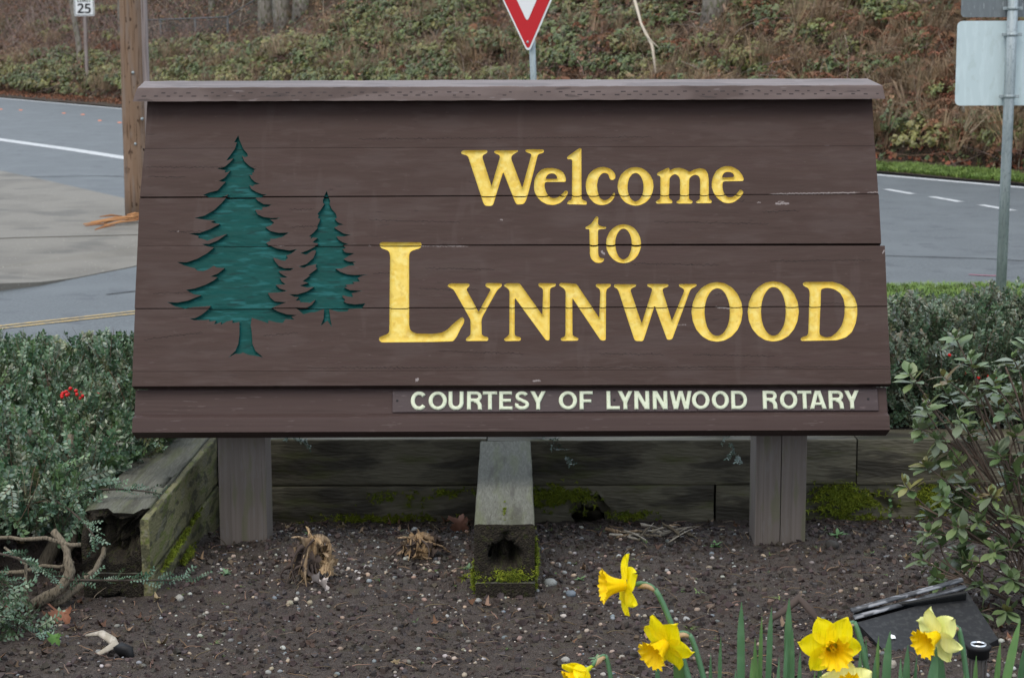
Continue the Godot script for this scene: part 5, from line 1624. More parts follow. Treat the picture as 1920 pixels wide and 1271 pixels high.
	var low1 := put("timber", timber(1.285, 0.19, 0.18, no_push, func(x, y): return 0.1 * (1.0 - smoothstep(0.6, 1.0, Vector2((x - 0.02) / 0.075, (y + 0.0) / 0.04).length() + 0.3 * n_mid.get_noise_2d(x * 30.0, y * 30.0))), 50, ends[1]), M.timber_z, stub, Transform3D(Basis(), Vector3(0.001, -0.034, -0.53)))
	put("rotten_end", done(ends[1]), M.rot, low1)
	moss_on(stub, [[Vector3(0.0, 0.075, 0.735), Vector3(0.09, 0.022, 0.01), Vector3(0, 0.5, 1), 330, 0.011], [Vector3(0.098, 0.1, 0.68), Vector3(0.004, 0.08, 0.07), Vector3(1, 0.2, 0.2), 300, 0.01], [Vector3(0.0, 0.246, 0.55), Vector3(0.004, 0.002, 0.12), Vector3(0, 1, 0), 60, 0.006], [Vector3(-0.098, 0.05, 0.7), Vector3(0.004, 0.06, 0.03), Vector3(-1, 0.2, 0.4), 90, 0.01], [Vector3(0, 0.0, 0.68), Vector3(0.05, 0.02, 0.02), Vector3(0, 0.5, 1), 50, 0.012]])
	var wing := thing("bed_timber", "long pair of stacked timbers beside the hedge, broken and hollow at the end", "timber", Vector3(-1.252, 0, 0))
	var broken := func(x: float, y: float) -> float:
		var e := Vector2((x + 0.0) / 0.08, (y - 0.015) / 0.07).length() + 0.35 * n_mid.get_noise_2d(x * 26.0, y * 26.0)
		return 0.2 * (1.0 - smoothstep(0.75, 1.02, e)) * (0.6 + 0.5 * n_mid.get_noise_2d(x * 50.0, 3.0)) + maxf(0.0, y - 0.06) * (0.5 + 1.2 * absf(n_mid.get_noise_2d(x * 35.0, 8.0)))
	var lean := Basis(Vector3.UP, -0.02)
	var up2 := put("timber", timber(1.25, 0.2, 0.19, func(p, n):
		var d := 0.0
		if n.y > 0.5:
			d -= 0.016 * (1.0 - smoothstep(0.002, 0.012, absf(p.x - 0.085 + (p.z - 0.6) * 0.03))) * smoothstep(0.5, 0.8, p.z)
		return d, broken, 90, ends[2], func(x, y): return (0.02 + 0.16 * absf(n_mid.get_noise_2d(x * 26.0, 41.0)) + 0.05 * absf(n_mid.get_noise_2d(x * 90.0, 17.0))) * smoothstep(0.02, 0.09, y) + 0.03 * absf(n_mid.get_noise_2d(y * 30.0, 5.0))), M.timber_z, wing, Transform3D(lean, Vector3(0.0, 0.183, -0.52)))
	up2.set_meta("label", "upper timber with the broken end")
	put("rotten_end", done(ends[2]), M.rot, up2)
	var low2 := put("timber", timber(1.25, 0.196, 0.185, no_push, func(x, y): return 0.12 * (1.0 - smoothstep(0.6, 1.0, Vector2((x - 0.0) / 0.085, (y + 0.03) / 0.05).length() + 0.3 * n_mid.get_noise_2d(x * 30.0, y * 30.0))), 50, ends[3]), M.timber_z, wing, Transform3D(lean, Vector3(0.0, -0.007, -0.52)))
	put("rotten_end", done(ends[3]), M.rot, low2)
	# facing boards on the side towards the posts, weathered apart from the timbers
	for k in 2:
		put("side_board", timber(1.262 - k * 0.01, 0.028, 0.182 - 0.004 * k, no_push, no_hollow, 50), M.olive_board, wing, Transform3D(lean, Vector3(0.108 + 0.003 * k, 0.176 - 0.188 * k, -0.515)))
	moss_on(wing, [[Vector3(0.12, 0.083, 0.5), Vector3(0.004, 0.008, 0.13), Vector3(1, 0.4, 0), 700, 0.009], [Vector3(0.12, 0.083, 0.25), Vector3(0.004, 0.008, 0.13), Vector3(1, 0.4, 0), 500, 0.009], [Vector3(0.118, 0.082, 0.0), Vector3(0.004, 0.007, 0.14), Vector3(1, 0.4, 0), 120, 0.009], [Vector3(0.125, 0.005, 0.22), Vector3(0.006, 0.016, 0.12), Vector3(1, 0.6, 0), 190, 0.011], [Vector3(0.127, 0.0, 0.68), Vector3(0.006, 0.012, 0.04), Vector3(1, 0.6, 0), 60, 0.012]])

# ------------------------------------------------------------------ shrubs
func hedge(called: String, label: String, inside: Callable, lo: Vector3, hi: Vector3, want: int, stems: Array, berries: Array, hues: Array) -> Node3D:
	var t := thing(called, label, "hedge", Vector3((lo.x + hi.x) / 2, 0.1, (lo.z + hi.z) / 2), "cotoneaster hedges")
	var o := t.position
	for st in stems:
		var s := begin()
		tube(s, st[0].map(func(p): return p - o + Vector3(n_mid.get_noise_3d(p.x * 9.0, p.y * 9.0, 1.0), n_mid.get_noise_3d(p.x * 9.0, p.y * 9.0, 7.0), 0.0) * 0.02), st[1], 8, 1.0, 0.4)
		put("branch", done(s), M.bark, t)
	var c := [Copies_of.new(), Copies_of.new(), Copies_of.new()]
	var tw := Copies_of.new()
	var n := 0
	var tries := 0
	while n < want and tries < want * 60:
		tries += 1
		var p := Vector3(rng.randf_range(lo.x, hi.x), rng.randf_range(lo.y, hi.y), rng.randf_range(lo.z, hi.z))
		var d: float = inside.call(p)      # depth under the skin of the hedge, in metres; negative outside
		if d < 0.0 or d > 0.3 or rng.randf() > exp(-d * 9.0):
			continue
		var e := 0.03
		var nrm := Vector3(inside.call(p - Vector3(e, 0, 0)) - inside.call(p + Vector3(e, 0, 0)), inside.call(p - Vector3(0, e, 0)) - inside.call(p + Vector3(0, e, 0)), inside.call(p - Vector3(0, 0, e)) - inside.call(p + Vector3(0, 0, e))).normalized()
		var dir := (nrm + Vector3(0, 0.25, 0) + Vector3(rng.randf_range(-1, 1), rng.randf_range(-1, 1), rng.randf_range(-1, 1)) * 0.9).normalized()
		var hue: Color = hues[rng.randi() % hues.size()]
		if n_mid.get_noise_3d(p.x * 4.0, p.y * 4.0, p.z * 4.0) > 0.28:
			hue = hue.lerp(Color(0.17, 0.13, 0.075), 0.35)
		c[n % 3].add(Transform3D(facing(dir, rng.randf() * TAU).scaled(Vector3.ONE * rng.randf_range(0.8, 1.25)), p - o - dir * 0.05), shade(hue, 0.3))
		if n % 6 == 0:
			tw.add(Transform3D(facing(dir + Vector3(rng.randf_range(-1, 1), 0.2, rng.randf_range(-1, 1)) * 0.5).scaled(Vector3.ONE * rng.randf_range(0.1, 0.2)), p - o - dir * 0.1), shade(Color(0.12, 0.08, 0.062), 0.4))
		n += 1
	for k in 3:
		scatter("foliage", sprig_mesh(201 + k, 18, 0.105, 0.018), M.leaf_gloss, c[k].xf, c[k].cols, t)
	scatter("twigs", cane_mesh(211, 1.0, 0.008), M.dull, tw.xf, tw.cols, t)
	for b in berries:
		var s := begin()
		lathe(s, [Vector2(0.0, 0.0075), Vector2(0.005, 0.006), Vector2(0.007, 0.0015), Vector2(0.0063, -0.0035), Vector2(0.0025, -0.0066), Vector2(0.0, -0.007)], Transform3D(any_basis(1.0), Vector3.ZERO), 10)
		put("berry", done(s), M.berry, t, Transform3D(Basis(), b - o))
	return t

func hedges() -> void:
	var berries := []
	for i in 13:
		berries.append(Vector3(-1.595 + rng.randfn(0, 0.03), 0.5 + rng.randfn(0, 0.011), -0.19 + rng.randf() * 0.04))
	for b in [Vector3(-1.5, 0.34, 0.2), Vector3(-1.66, 0.31, 0.25), Vector3(-1.74, 0.31, 0.3)]:
		berries.append(b)
	var left := func(p: Vector3) -> float:
		var top := lerpf(0.52, 0.35, smoothstep(-0.95, 0.62, p.z)) + 0.07 * n_low.get_noise_2d(p.x * 2.6, p.z * 2.6) + 0.04 * n_mid.get_noise_2d(p.x * 6.0, p.z * 6.0) - 0.13 * smoothstep(-1.0, -1.9, p.z)
		var d := top - p.y
		d = minf(d, (0.66 - p.z) + 0.1 * n_low.get_noise_2d(p.x * 5.0, p.y * 5.0))
		d = minf(d, p.z + 1.9)
		var under := lerpf(0.0, 0.24, smoothstep(0.0, 0.5, p.z)) + 0.06 * n_low.get_noise_2d(p.x * 6.0, 3.0)
		d = minf(d, p.y - under + 0.02)
		var edge := lerpf(-1.27, -1.395, smoothstep(-0.5, 0.4, p.z)) + 0.07 * n_mid.get_noise_2d(p.y * 7.0, p.z * 7.0)
		return minf(d, edge - p.x)
	var stems := [
		[bent(Vector3(-1.55, 0.0, 0.86), Vector3(-1.27, 0.13, 0.86), Vector3(-1.46, 0.23, 0.78), 10), taper(0.019, 0.012, 10)],
		[bent(Vector3(-1.46, 0.02, 0.84), Vector3(-1.32, 0.08, 0.82), Vector3(-1.3, 0.16, 0.7), 8), taper(0.013, 0.008, 8)],
		[bent(Vector3(-1.7, 0.2, 0.7), Vector3(-1.5, 0.23, 0.83), Vector3(-1.36, 0.195, 0.8), 8), taper(0.006, 0.007, 8)],
		[[Vector3(-1.49, 0.01, 0.9), Vector3(-1.515, 0.07, 0.9), Vector3(-1.52, 0.15, 0.88), Vector3(-1.6, 0.19, 0.8)], [0.006, 0.006, 0.005, 0.004]],
		[bent(Vector3(-1.6, -0.02, 0.4), Vector3(-1.5, 0.15, 0.3), Vector3(-1.55, 0.4, 0.1), 8), taper(0.03, 0.012, 8)],
		[bent(Vector3(-1.75, -0.02, 0.5), Vector3(-1.8, 0.15, 0.3), Vector3(-1.7, 0.4, 0.0), 8), taper(0.028, 0.012, 8)],
		[bent(Vector3(-1.5, 0.0, 0.5), Vector3(-1.42, 0.2, 0.5), Vector3(-1.45, 0.3, 0.45), 8), taper(0.012, 0.006, 8)],
		[bent(Vector3(-1.9, 0.0, 0.6), Vector3(-1.6, 0.1, 0.75), Vector3(-1.4, 0.12, 0.72), 8), taper(0.01, 0.005, 8)]]
	var hues := [Color(0.07, 0.14, 0.075), Color(0.1, 0.17, 0.1), Color(0.13, 0.18, 0.125), Color(0.075, 0.14, 0.055)]
	var lh := hedge("cotoneaster_hedge", "leafy cotoneaster hedge beside the long timbers, with a tight cluster of red berries", left, Vector3(-2.9, -0.02, -1.9), Vector3(-1.2, 0.82, 0.8), 13500, stems, berries, hues)
	# low sprays that hang out over the timber and the soil
	var c := Copies_of.new()
	var sprays := [[Vector3(-1.5, 0.3, 0.6), Vector3(-1.38, 0.3, 0.75), Vector3(-1.3, 0.21, 0.82)], [Vector3(-1.4, 0.1, 0.85), Vector3(-1.2, 0.11, 0.9), Vector3(-1.0, 0.085, 0.8)], [Vector3(-1.7, 0.02, 1.05), Vector3(-1.55, 0.06, 1.15), Vector3(-1.4, 0.02, 1.1)], [Vector3(-1.4, 0.3, 0.5), Vector3(-1.28, 0.33, 0.55), Vector3(-1.16, 0.29, 0.5)], [Vector3(-1.7, 0.1, 1.1), Vector3(-1.5, 0.12, 1.2), Vector3(-1.35, 0.0, 1.25)], [Vector3(-1.6, 0.2, 0.9), Vector3(-1.5, 0.2, 0.95), Vector3(-1.42, 0.14, 0.95)], [Vector3(-1.8, 0.15, 0.9), Vector3(-1.62, 0.17, 0.95), Vector3(-1.52, 0.1, 0.95)]]
	for sp in sprays:
		var pts := bent(sp[0], sp[1], sp[2], 10)
		var s := begin()
		tube(s, pts.map(func(p): return p - lh.position), taper(0.005, 0.002, 10), 5)
		put("spray", done(s), M.twig, lh)
		for i in range(1, 11):
			for k in 2:
				var d: Vector3 = (pts[i] - pts[i - 1]).normalized() + Vector3(rng.randf_range(-0.8, 0.8), rng.randf_range(-0.2, 0.6), rng.randf_range(-0.8, 0.8))
				c.add(Transform3D(facing(d, rng.randf() * TAU).scaled(Vector3.ONE * rng.randf_range(0.35, 0.6)), pts[i] - lh.position), shade(Color(0.075, 0.14, 0.085), 0.3))
	for i in 420:
		var p := Vector3(rng.randf_range(-1.95, -1.42), 0, rng.randf_range(0.95, 1.75))
		p.x += 0.12 * n_low.get_noise_1d(p.z * 7.0)
		p.y = soil_y(p.x, p.z) + rng.randf_range(0.0, 0.12)
		if p.x > -1.5 and rng.randf() < 0.6:
			continue
		c.add(Transform3D(facing(Vector3(rng.randf_range(-1, 1), rng.randf_range(0, 0.8), rng.randf_range(-1, 1)), rng.randf() * TAU).scaled(Vector3.ONE * rng.randf_range(0.6, 1.0)), p - lh.position), shade(Color(0.065, 0.115, 0.06), 0.3))
	scatter("foliage", sprig_mesh(205, 11, 0.1, 0.022), M.leaf_gloss, c.xf, c.cols, lh)
	var right := func(p: Vector3) -> float:
		var top := lerpf(0.675, 0.57, smoothstep(-1.3, -0.7, p.z)) - 0.05 * smoothstep(2.1, 1.5, p.x) + 0.05 * n_low.get_noise_2d(p.x * 2.6, p.z * 2.6) + 0.03 * n_mid.get_noise_2d(p.x * 7.0, p.z * 7.0) - 0.12 * smoothstep(-1.2, -2.0, p.z)
		var d := top - p.y
		d = minf(d, -0.76 - p.z + 0.07 * n_low.get_noise_2d(p.x * 4.0, p.y * 5.0))
		d = minf(d, p.z + 2.0)
		d = minf(d, p.y - 0.25)
		return minf(d, p.x - 1.38)
	var rb := []
	for b in [Vector3(1.78, 0.46, -0.8), Vector3(1.83, 0.445, -0.79), Vector3(1.87, 0.45, -0.79), Vector3(1.9, 0.44, -0.8), Vector3(1.72, 0.53, -0.82)]:
		rb.append(b + Vector3(0, 0, 0.04))
	var rstems := []
	for i in 9:
		var x := 1.45 + i * 0.14
		rstems.append([bent(Vector3(x, 0.2, -0.95), Vector3(x + rng.randf_range(-0.1, 0.1), 0.4, -0.85), Vector3(x + rng.randf_range(-0.15, 0.15), 0.6, -1.0), 6), taper(0.014, 0.005, 6)])
	hedge("cotoneaster_hedge", "dense cotoneaster hedge behind the leafy shrub, scattered red berries in its face", right, Vector3(1.3, 0.22, -2.0), Vector3(3.2, 0.92, -0.6), 10500, rstems, rb, [Color(0.085, 0.145, 0.08), Color(0.11, 0.165, 0.1), Color(0.135, 0.165, 0.12)])
	var low := func(p: Vector3) -> float:
		var d := 0.42 + 0.07 * n_low.get_noise_2d(p.x * 2.6, p.z * 2.6) - p.y
		d = minf(d, -1.08 - p.z + 0.06 * n_low.get_noise_2d(p.x * 4.0, p.y * 5.0))
		d = minf(d, p.z + 1.8)
		return minf(d, minf(p.x + 1.3, 1.4 - p.x))
	var mid := hedge("cotoneaster_hedge", "low strip of cotoneaster hedge behind the sign, seen only beneath its lower edge", low, Vector3(-1.3, 0.24, -1.8), Vector3(1.4, 0.52, -0.8), 2200, [], [], hues)
	var over := Copies_of.new()
	for sp in [[Vector3(0.0, 0.29, -0.75), Vector3(0.1, 0.275, -0.6), Vector3(0.2, 0.2, -0.47)], [Vector3(0.72, 0.3, -0.75), Vector3(0.8, 0.28, -0.6), Vector3(0.86, 0.2, -0.48)], [Vector3(-0.95, 0.3, -0.75), Vector3(-0.9, 0.28, -0.6), Vector3(-0.8, 0.25, -0.5)], [Vector3(1.15, 0.3, -0.75), Vector3(1.25, 0.27, -0.66), Vector3(1.4, 0.27, -0.62)]]:
		var pts := bent(sp[0], sp[1], sp[2], 9)
		for i in range(1, 10):
			for k in 2:
				var d: Vector3 = (pts[i] - pts[i - 1]).normalized() + Vector3(rng.randf_range(-0.8, 0.8), rng.randf_range(-0.2, 0.6), rng.randf_range(-0.8, 0.8))
				over.add(Transform3D(facing(d, rng.randf() * TAU).scaled(Vector3.ONE * rng.randf_range(0.4, 0.7)), pts[i] - mid.position), shade(Color(0.07, 0.12, 0.09), 0.3))
	scatter("foliage", sprig_mesh(206, 11, 0.1, 0.02), M.leaf_gloss, over.xf, over.cols, mid)

func broad_shrub() -> void:   # evergreen shrub with whorls of long leaves, in front of the right end of the wall
	var base := Vector3(1.66, 0.0, 0.98)
	var t := thing("evergreen_shrub", "open evergreen shrub with whorls of oval leaves in front of the timber wall", "shrub", base)
	var leaf_mesh := []
	for k in 5:
		var s := begin()
		leaflet(s, Transform3D(), 0.054 + 0.005 * k, 0.03 + 0.003 * (k % 3), 0.16, [0.1, 0.2, -0.08, 0.28, 0.15][k], [0.14, 0.62, 1.0, 0.86, 0.0])
		leaf_mesh.append(done(s))
	var mats := []
	for c in [lin(0.1, 0.155, 0.055), lin(0.135, 0.185, 0.078), lin(0.08, 0.135, 0.052), lin(0.19, 0.19, 0.065), lin(0.16, 0.125, 0.07), lin(0.13, 0.165, 0.105)]:
		var m := std(c, 0.4, 0.5)
		m.backlight_enabled = true
		m.backlight = Color(0.25, 0.25, 0.12)
		mats.append(m)
	# where the whorls sit: across the part of the shrub in view, thinning towards its outline
	var ends := [Vector3(1.215, 0.755, 0.9), Vector3(1.25, 0.66, 0.95), Vector3(1.2, 0.425, 0.95), Vector3(1.27, 0.47, 0.9), Vector3(1.33, 0.735, 0.85), Vector3(1.36, 0.63, 0.95), Vector3(1.29, 0.56, 0.95), Vector3(1.245, 0.585, 0.9), Vector3(1.4, 0.8, 0.9), Vector3(1.46, 0.74, 0.95), Vector3(1.53, 0.8, 0.9), Vector3(1.42, 0.68, 0.9), Vector3(1.5, 0.64, 0.95), Vector3(1.55, 0.7, 0.9), Vector3(1.34, 0.5, 0.95), Vector3(1.4, 0.57, 0.9), Vector3(1.47, 0.53, 0.98), Vector3(1.54, 0.58, 0.95), Vector3(1.31, 0.39, 0.98), Vector3(1.38, 0.44, 0.95), Vector3(1.45, 0.4, 1.0), Vector3(1.53, 0.47, 0.98), Vector3(1.27, 0.28, 0.98), Vector3(1.25, 0.2, 1.0), Vector3(1.35, 0.3, 1.0), Vector3(1.42, 0.31, 0.98), Vector3(1.5, 0.34, 1.02), Vector3(1.56, 0.4, 0.98), Vector3(1.29, 0.145, 1.02), Vector3(1.38, 0.2, 1.02), Vector3(1.46, 0.24, 1.04), Vector3(1.53, 0.26, 1.02), Vector3(1.42, 0.13, 1.05), Vector3(1.5, 0.16, 1.08), Vector3(1.4, 0.06, 1.1), Vector3(1.48, 0.07, 1.12), Vector3(1.56, 0.12, 1.1), Vector3(1.58, 0.3, 1.0), Vector3(1.59, 0.52, 0.95), Vector3(1.6, 0.66, 0.95), Vector3(1.36, 0.86, 0.86), Vector3(1.57, 0.86, 0.9)]
	var more := []
	for i in 46:
		more.append(Vector3(1.66 + rng.randf() * 0.4, rng.randf_range(0.1, 0.85), rng.randf_range(0.6, 1.4)))
	for i in 34:
		more.append(Vector3(1.26 + rng.randf() * 0.35, rng.randf_range(0.12, 0.72), rng.randf_range(0.72, 0.9)))
	var mains := []
	for tip in [Vector3(1.25, 0.68, 0.93), Vector3(1.24, 0.36, 0.97), Vector3(1.33, 0.62, 0.9), Vector3(1.42, 0.74, 0.9), Vector3(1.5, 0.78, 0.93), Vector3(1.36, 0.42, 0.96), Vector3(1.5, 0.5, 0.98), Vector3(1.3, 0.16, 1.03), Vector3(1.46, 0.2, 1.06), Vector3(1.85, 0.7, 1.0), Vector3(1.85, 0.35, 1.1)]:
		var e: Vector3 = tip - base
		var root := Vector3(rng.randf_range(-0.05, 0.05), -0.03, rng.randf_range(-0.05, 0.05))
		var pts := bent(root, Vector3(e.x * 0.3, e.y * 0.6, e.z * 0.4) + Vector3(rng.randf_range(-0.04, 0.04), 0, 0), e, 8)
		var ms := begin()
		tube(ms, pts, taper(0.007, 0.0028, 8), 6)
		put("stem", done(ms), M.stem, t)
		mains.append(pts)
	var rest := begin()
	var count := 0
	for i in ends.size() + more.size():
		var e: Vector3 = ends[i] if i < ends.size() else more[i - ends.size()]
		e -= base
		var s := begin()
		var best: Array = mains[0]
		for mn in mains:
			if mn[8].distance_to(e) < best[8].distance_to(e):
				best = mn
		var from: int = clampi(3 + rng.randi() % 4, 3, 6)
		while from > 1 and best[from].y > e.y - 0.04:
			from -= 1
		var root: Vector3 = best[from]
		var pts := bent(root, root.lerp(e, 0.5) + (best[mini(from + 1, 8)] - root).normalized() * 0.05 + Vector3(rng.randf_range(-0.04, 0.04), rng.randf_range(-0.03, 0.03), rng.randf_range(-0.03, 0.03)), e, 8)
		tube(s, pts, taper(0.0032, 0.002, 8), 5)
		put("twig", done(s), M.stem, t)
		var dir: Vector3 = (pts[8] - pts[6]).normalized()
		dir = (dir + Vector3(rng.randf_range(-0.3, 0.3), 0.45, rng.randf_range(0.0, 0.5))).normalized()
		var n := 8 + rng.randi() % 3
		var young := rng.randf() < 0.17
		for k in n + 4:
			var inner := k >= n
			var a := TAU * k / n * 1.0 + rng.randf_range(-0.25, 0.25)
			var fr := facing(dir)
			var open := rng.randf_range(0.1, 0.7) if not inner else rng.randf_range(1.0, 2.0)
			var ld := fr * Vector3(cos(a), sin(a), open)
			var along: Vector3 = pts[8] - dir * (0.0 if inner else rng.randf_range(0.0, 0.035))
			var sc := (rng.randf_range(0.7, 1.1) if not inner else rng.randf_range(0.4, 0.65)) * 0.95
			var b := facing(ld, rng.randf_range(-0.3, 0.3))
			if b.y.dot(dir) < 0.0:
				b = facing(ld, PI + rng.randf_range(-0.3, 0.3))
			var xf := Transform3D(b.scaled(Vector3.ONE * sc), along)
			if i < ends.size() and count < 300 and not inner:
				put("leaf", leaf_mesh[rng.randi() % 5], mats[(3 if rng.randf() < 0.6 else 4) if young and rng.randf() < 0.6 else [0, 1, 2, 5][rng.randi() % 4]], t, xf)
				count += 1
			else:
				var v := rng.randf_range(0.75, 1.25)
				rest.set_color(Color(0.17, 0.165, 0.06) * v if inner and young else Color(0.1, 0.15, 0.062) * v)
				leaflet(rest, xf, 0.06, 0.032, 0.18, 0.15, [0.14, 0.62, 1.0, 0.86, 0.0])
	stuff(put("foliage", done(rest), M.leaf, t))

# ------------------------------------------------------------------ things lying in the bed
func strip(s: SurfaceTool, pts: Array, width: float, turn: float) -> void:   # a twisted, torn ribbon of dry fibre with some thickness
	var n := pts.size()
	var rows := []
	for i in n:
		var d: Vector3 = (pts[mini(i + 1, n - 1)] - pts[maxi(i - 1, 0)]).normalized()
		var side := d.cross(Vector3(sin(turn), 0.4, cos(turn))).normalized().rotated(d, 0.35 * i * sin(turn * 3.0))
		var out := side.cross(d)
		var w := width * 0.5 * (0.6 + 0.8 * absf(n_mid.get_noise_2d(i * 0.9, turn * 13.0)) * 2.0) * (1.0 - 0.75 * pow(float(i) / (n - 1), 2.5))
		var th := minf(w * 0.35, 0.0016)
		rows.append([pts[i] - side * w, pts[i] + out * (th + w * 0.3), pts[i] + side * w, pts[i] - out * th])
	for i in n - 1:
		for k in 4:
			quad_out(s, rows[i][k], rows[i][(k + 1) % 4], rows[i + 1][(k + 1) % 4], rows[i + 1][k], (pts[i] + pts[i + 1]) * 0.5)

func lobed_leaf(seedv: int, size: float) -> ArrayMesh:
	var r := RandomNumberGenerator.new()
	r.seed = seedv
	var s := begin()
	s.set_color(Color.WHITE)
	var n := 40
	var curl := r.randf_range(2.0, 5.0) / size
	var prev := []
	for j in range(0, 6):
		var f := j / 5.0
		var row := []
		for k in n:
			var a := TAU * k / n
			var lobe := 0.5 * (0.5 + 0.5 * absf(cos(a * 2.5)) + 0.10 * sin(a * 15.0) * f) * (0.55 + 0.45 * absf(sin(a * 0.5)))
			var rr := size * lobe * f
			var p := Vector3(cos(a) * rr, 0, sin(a) * rr)
			p.y = p.x * p.x * curl * 0.6 - p.z * p.z * curl * 0.3 + 0.09 * size * f * n_mid.get_noise_3d(p.x * 34.0, p.z * 34.0, seedv * 3.0) + 0.015 * size * absf(sin(a * 2.5)) * f
			row.append(p)
		if j > 0:
			for k in n:
				quad_out(s, prev[k], prev[(k + 1) % n], row[(k + 1) % n], row[k], Vector3(0, -1, 0))
		prev = row
	tube(s, [Vector3(0, 0.001, 0), Vector3(size * 0.2, 0.003, 0.0), Vector3(size * 0.42, 0.012, size * 0.05)], [0.0012, 0.001, 0.0012], 4)
	return done(s)

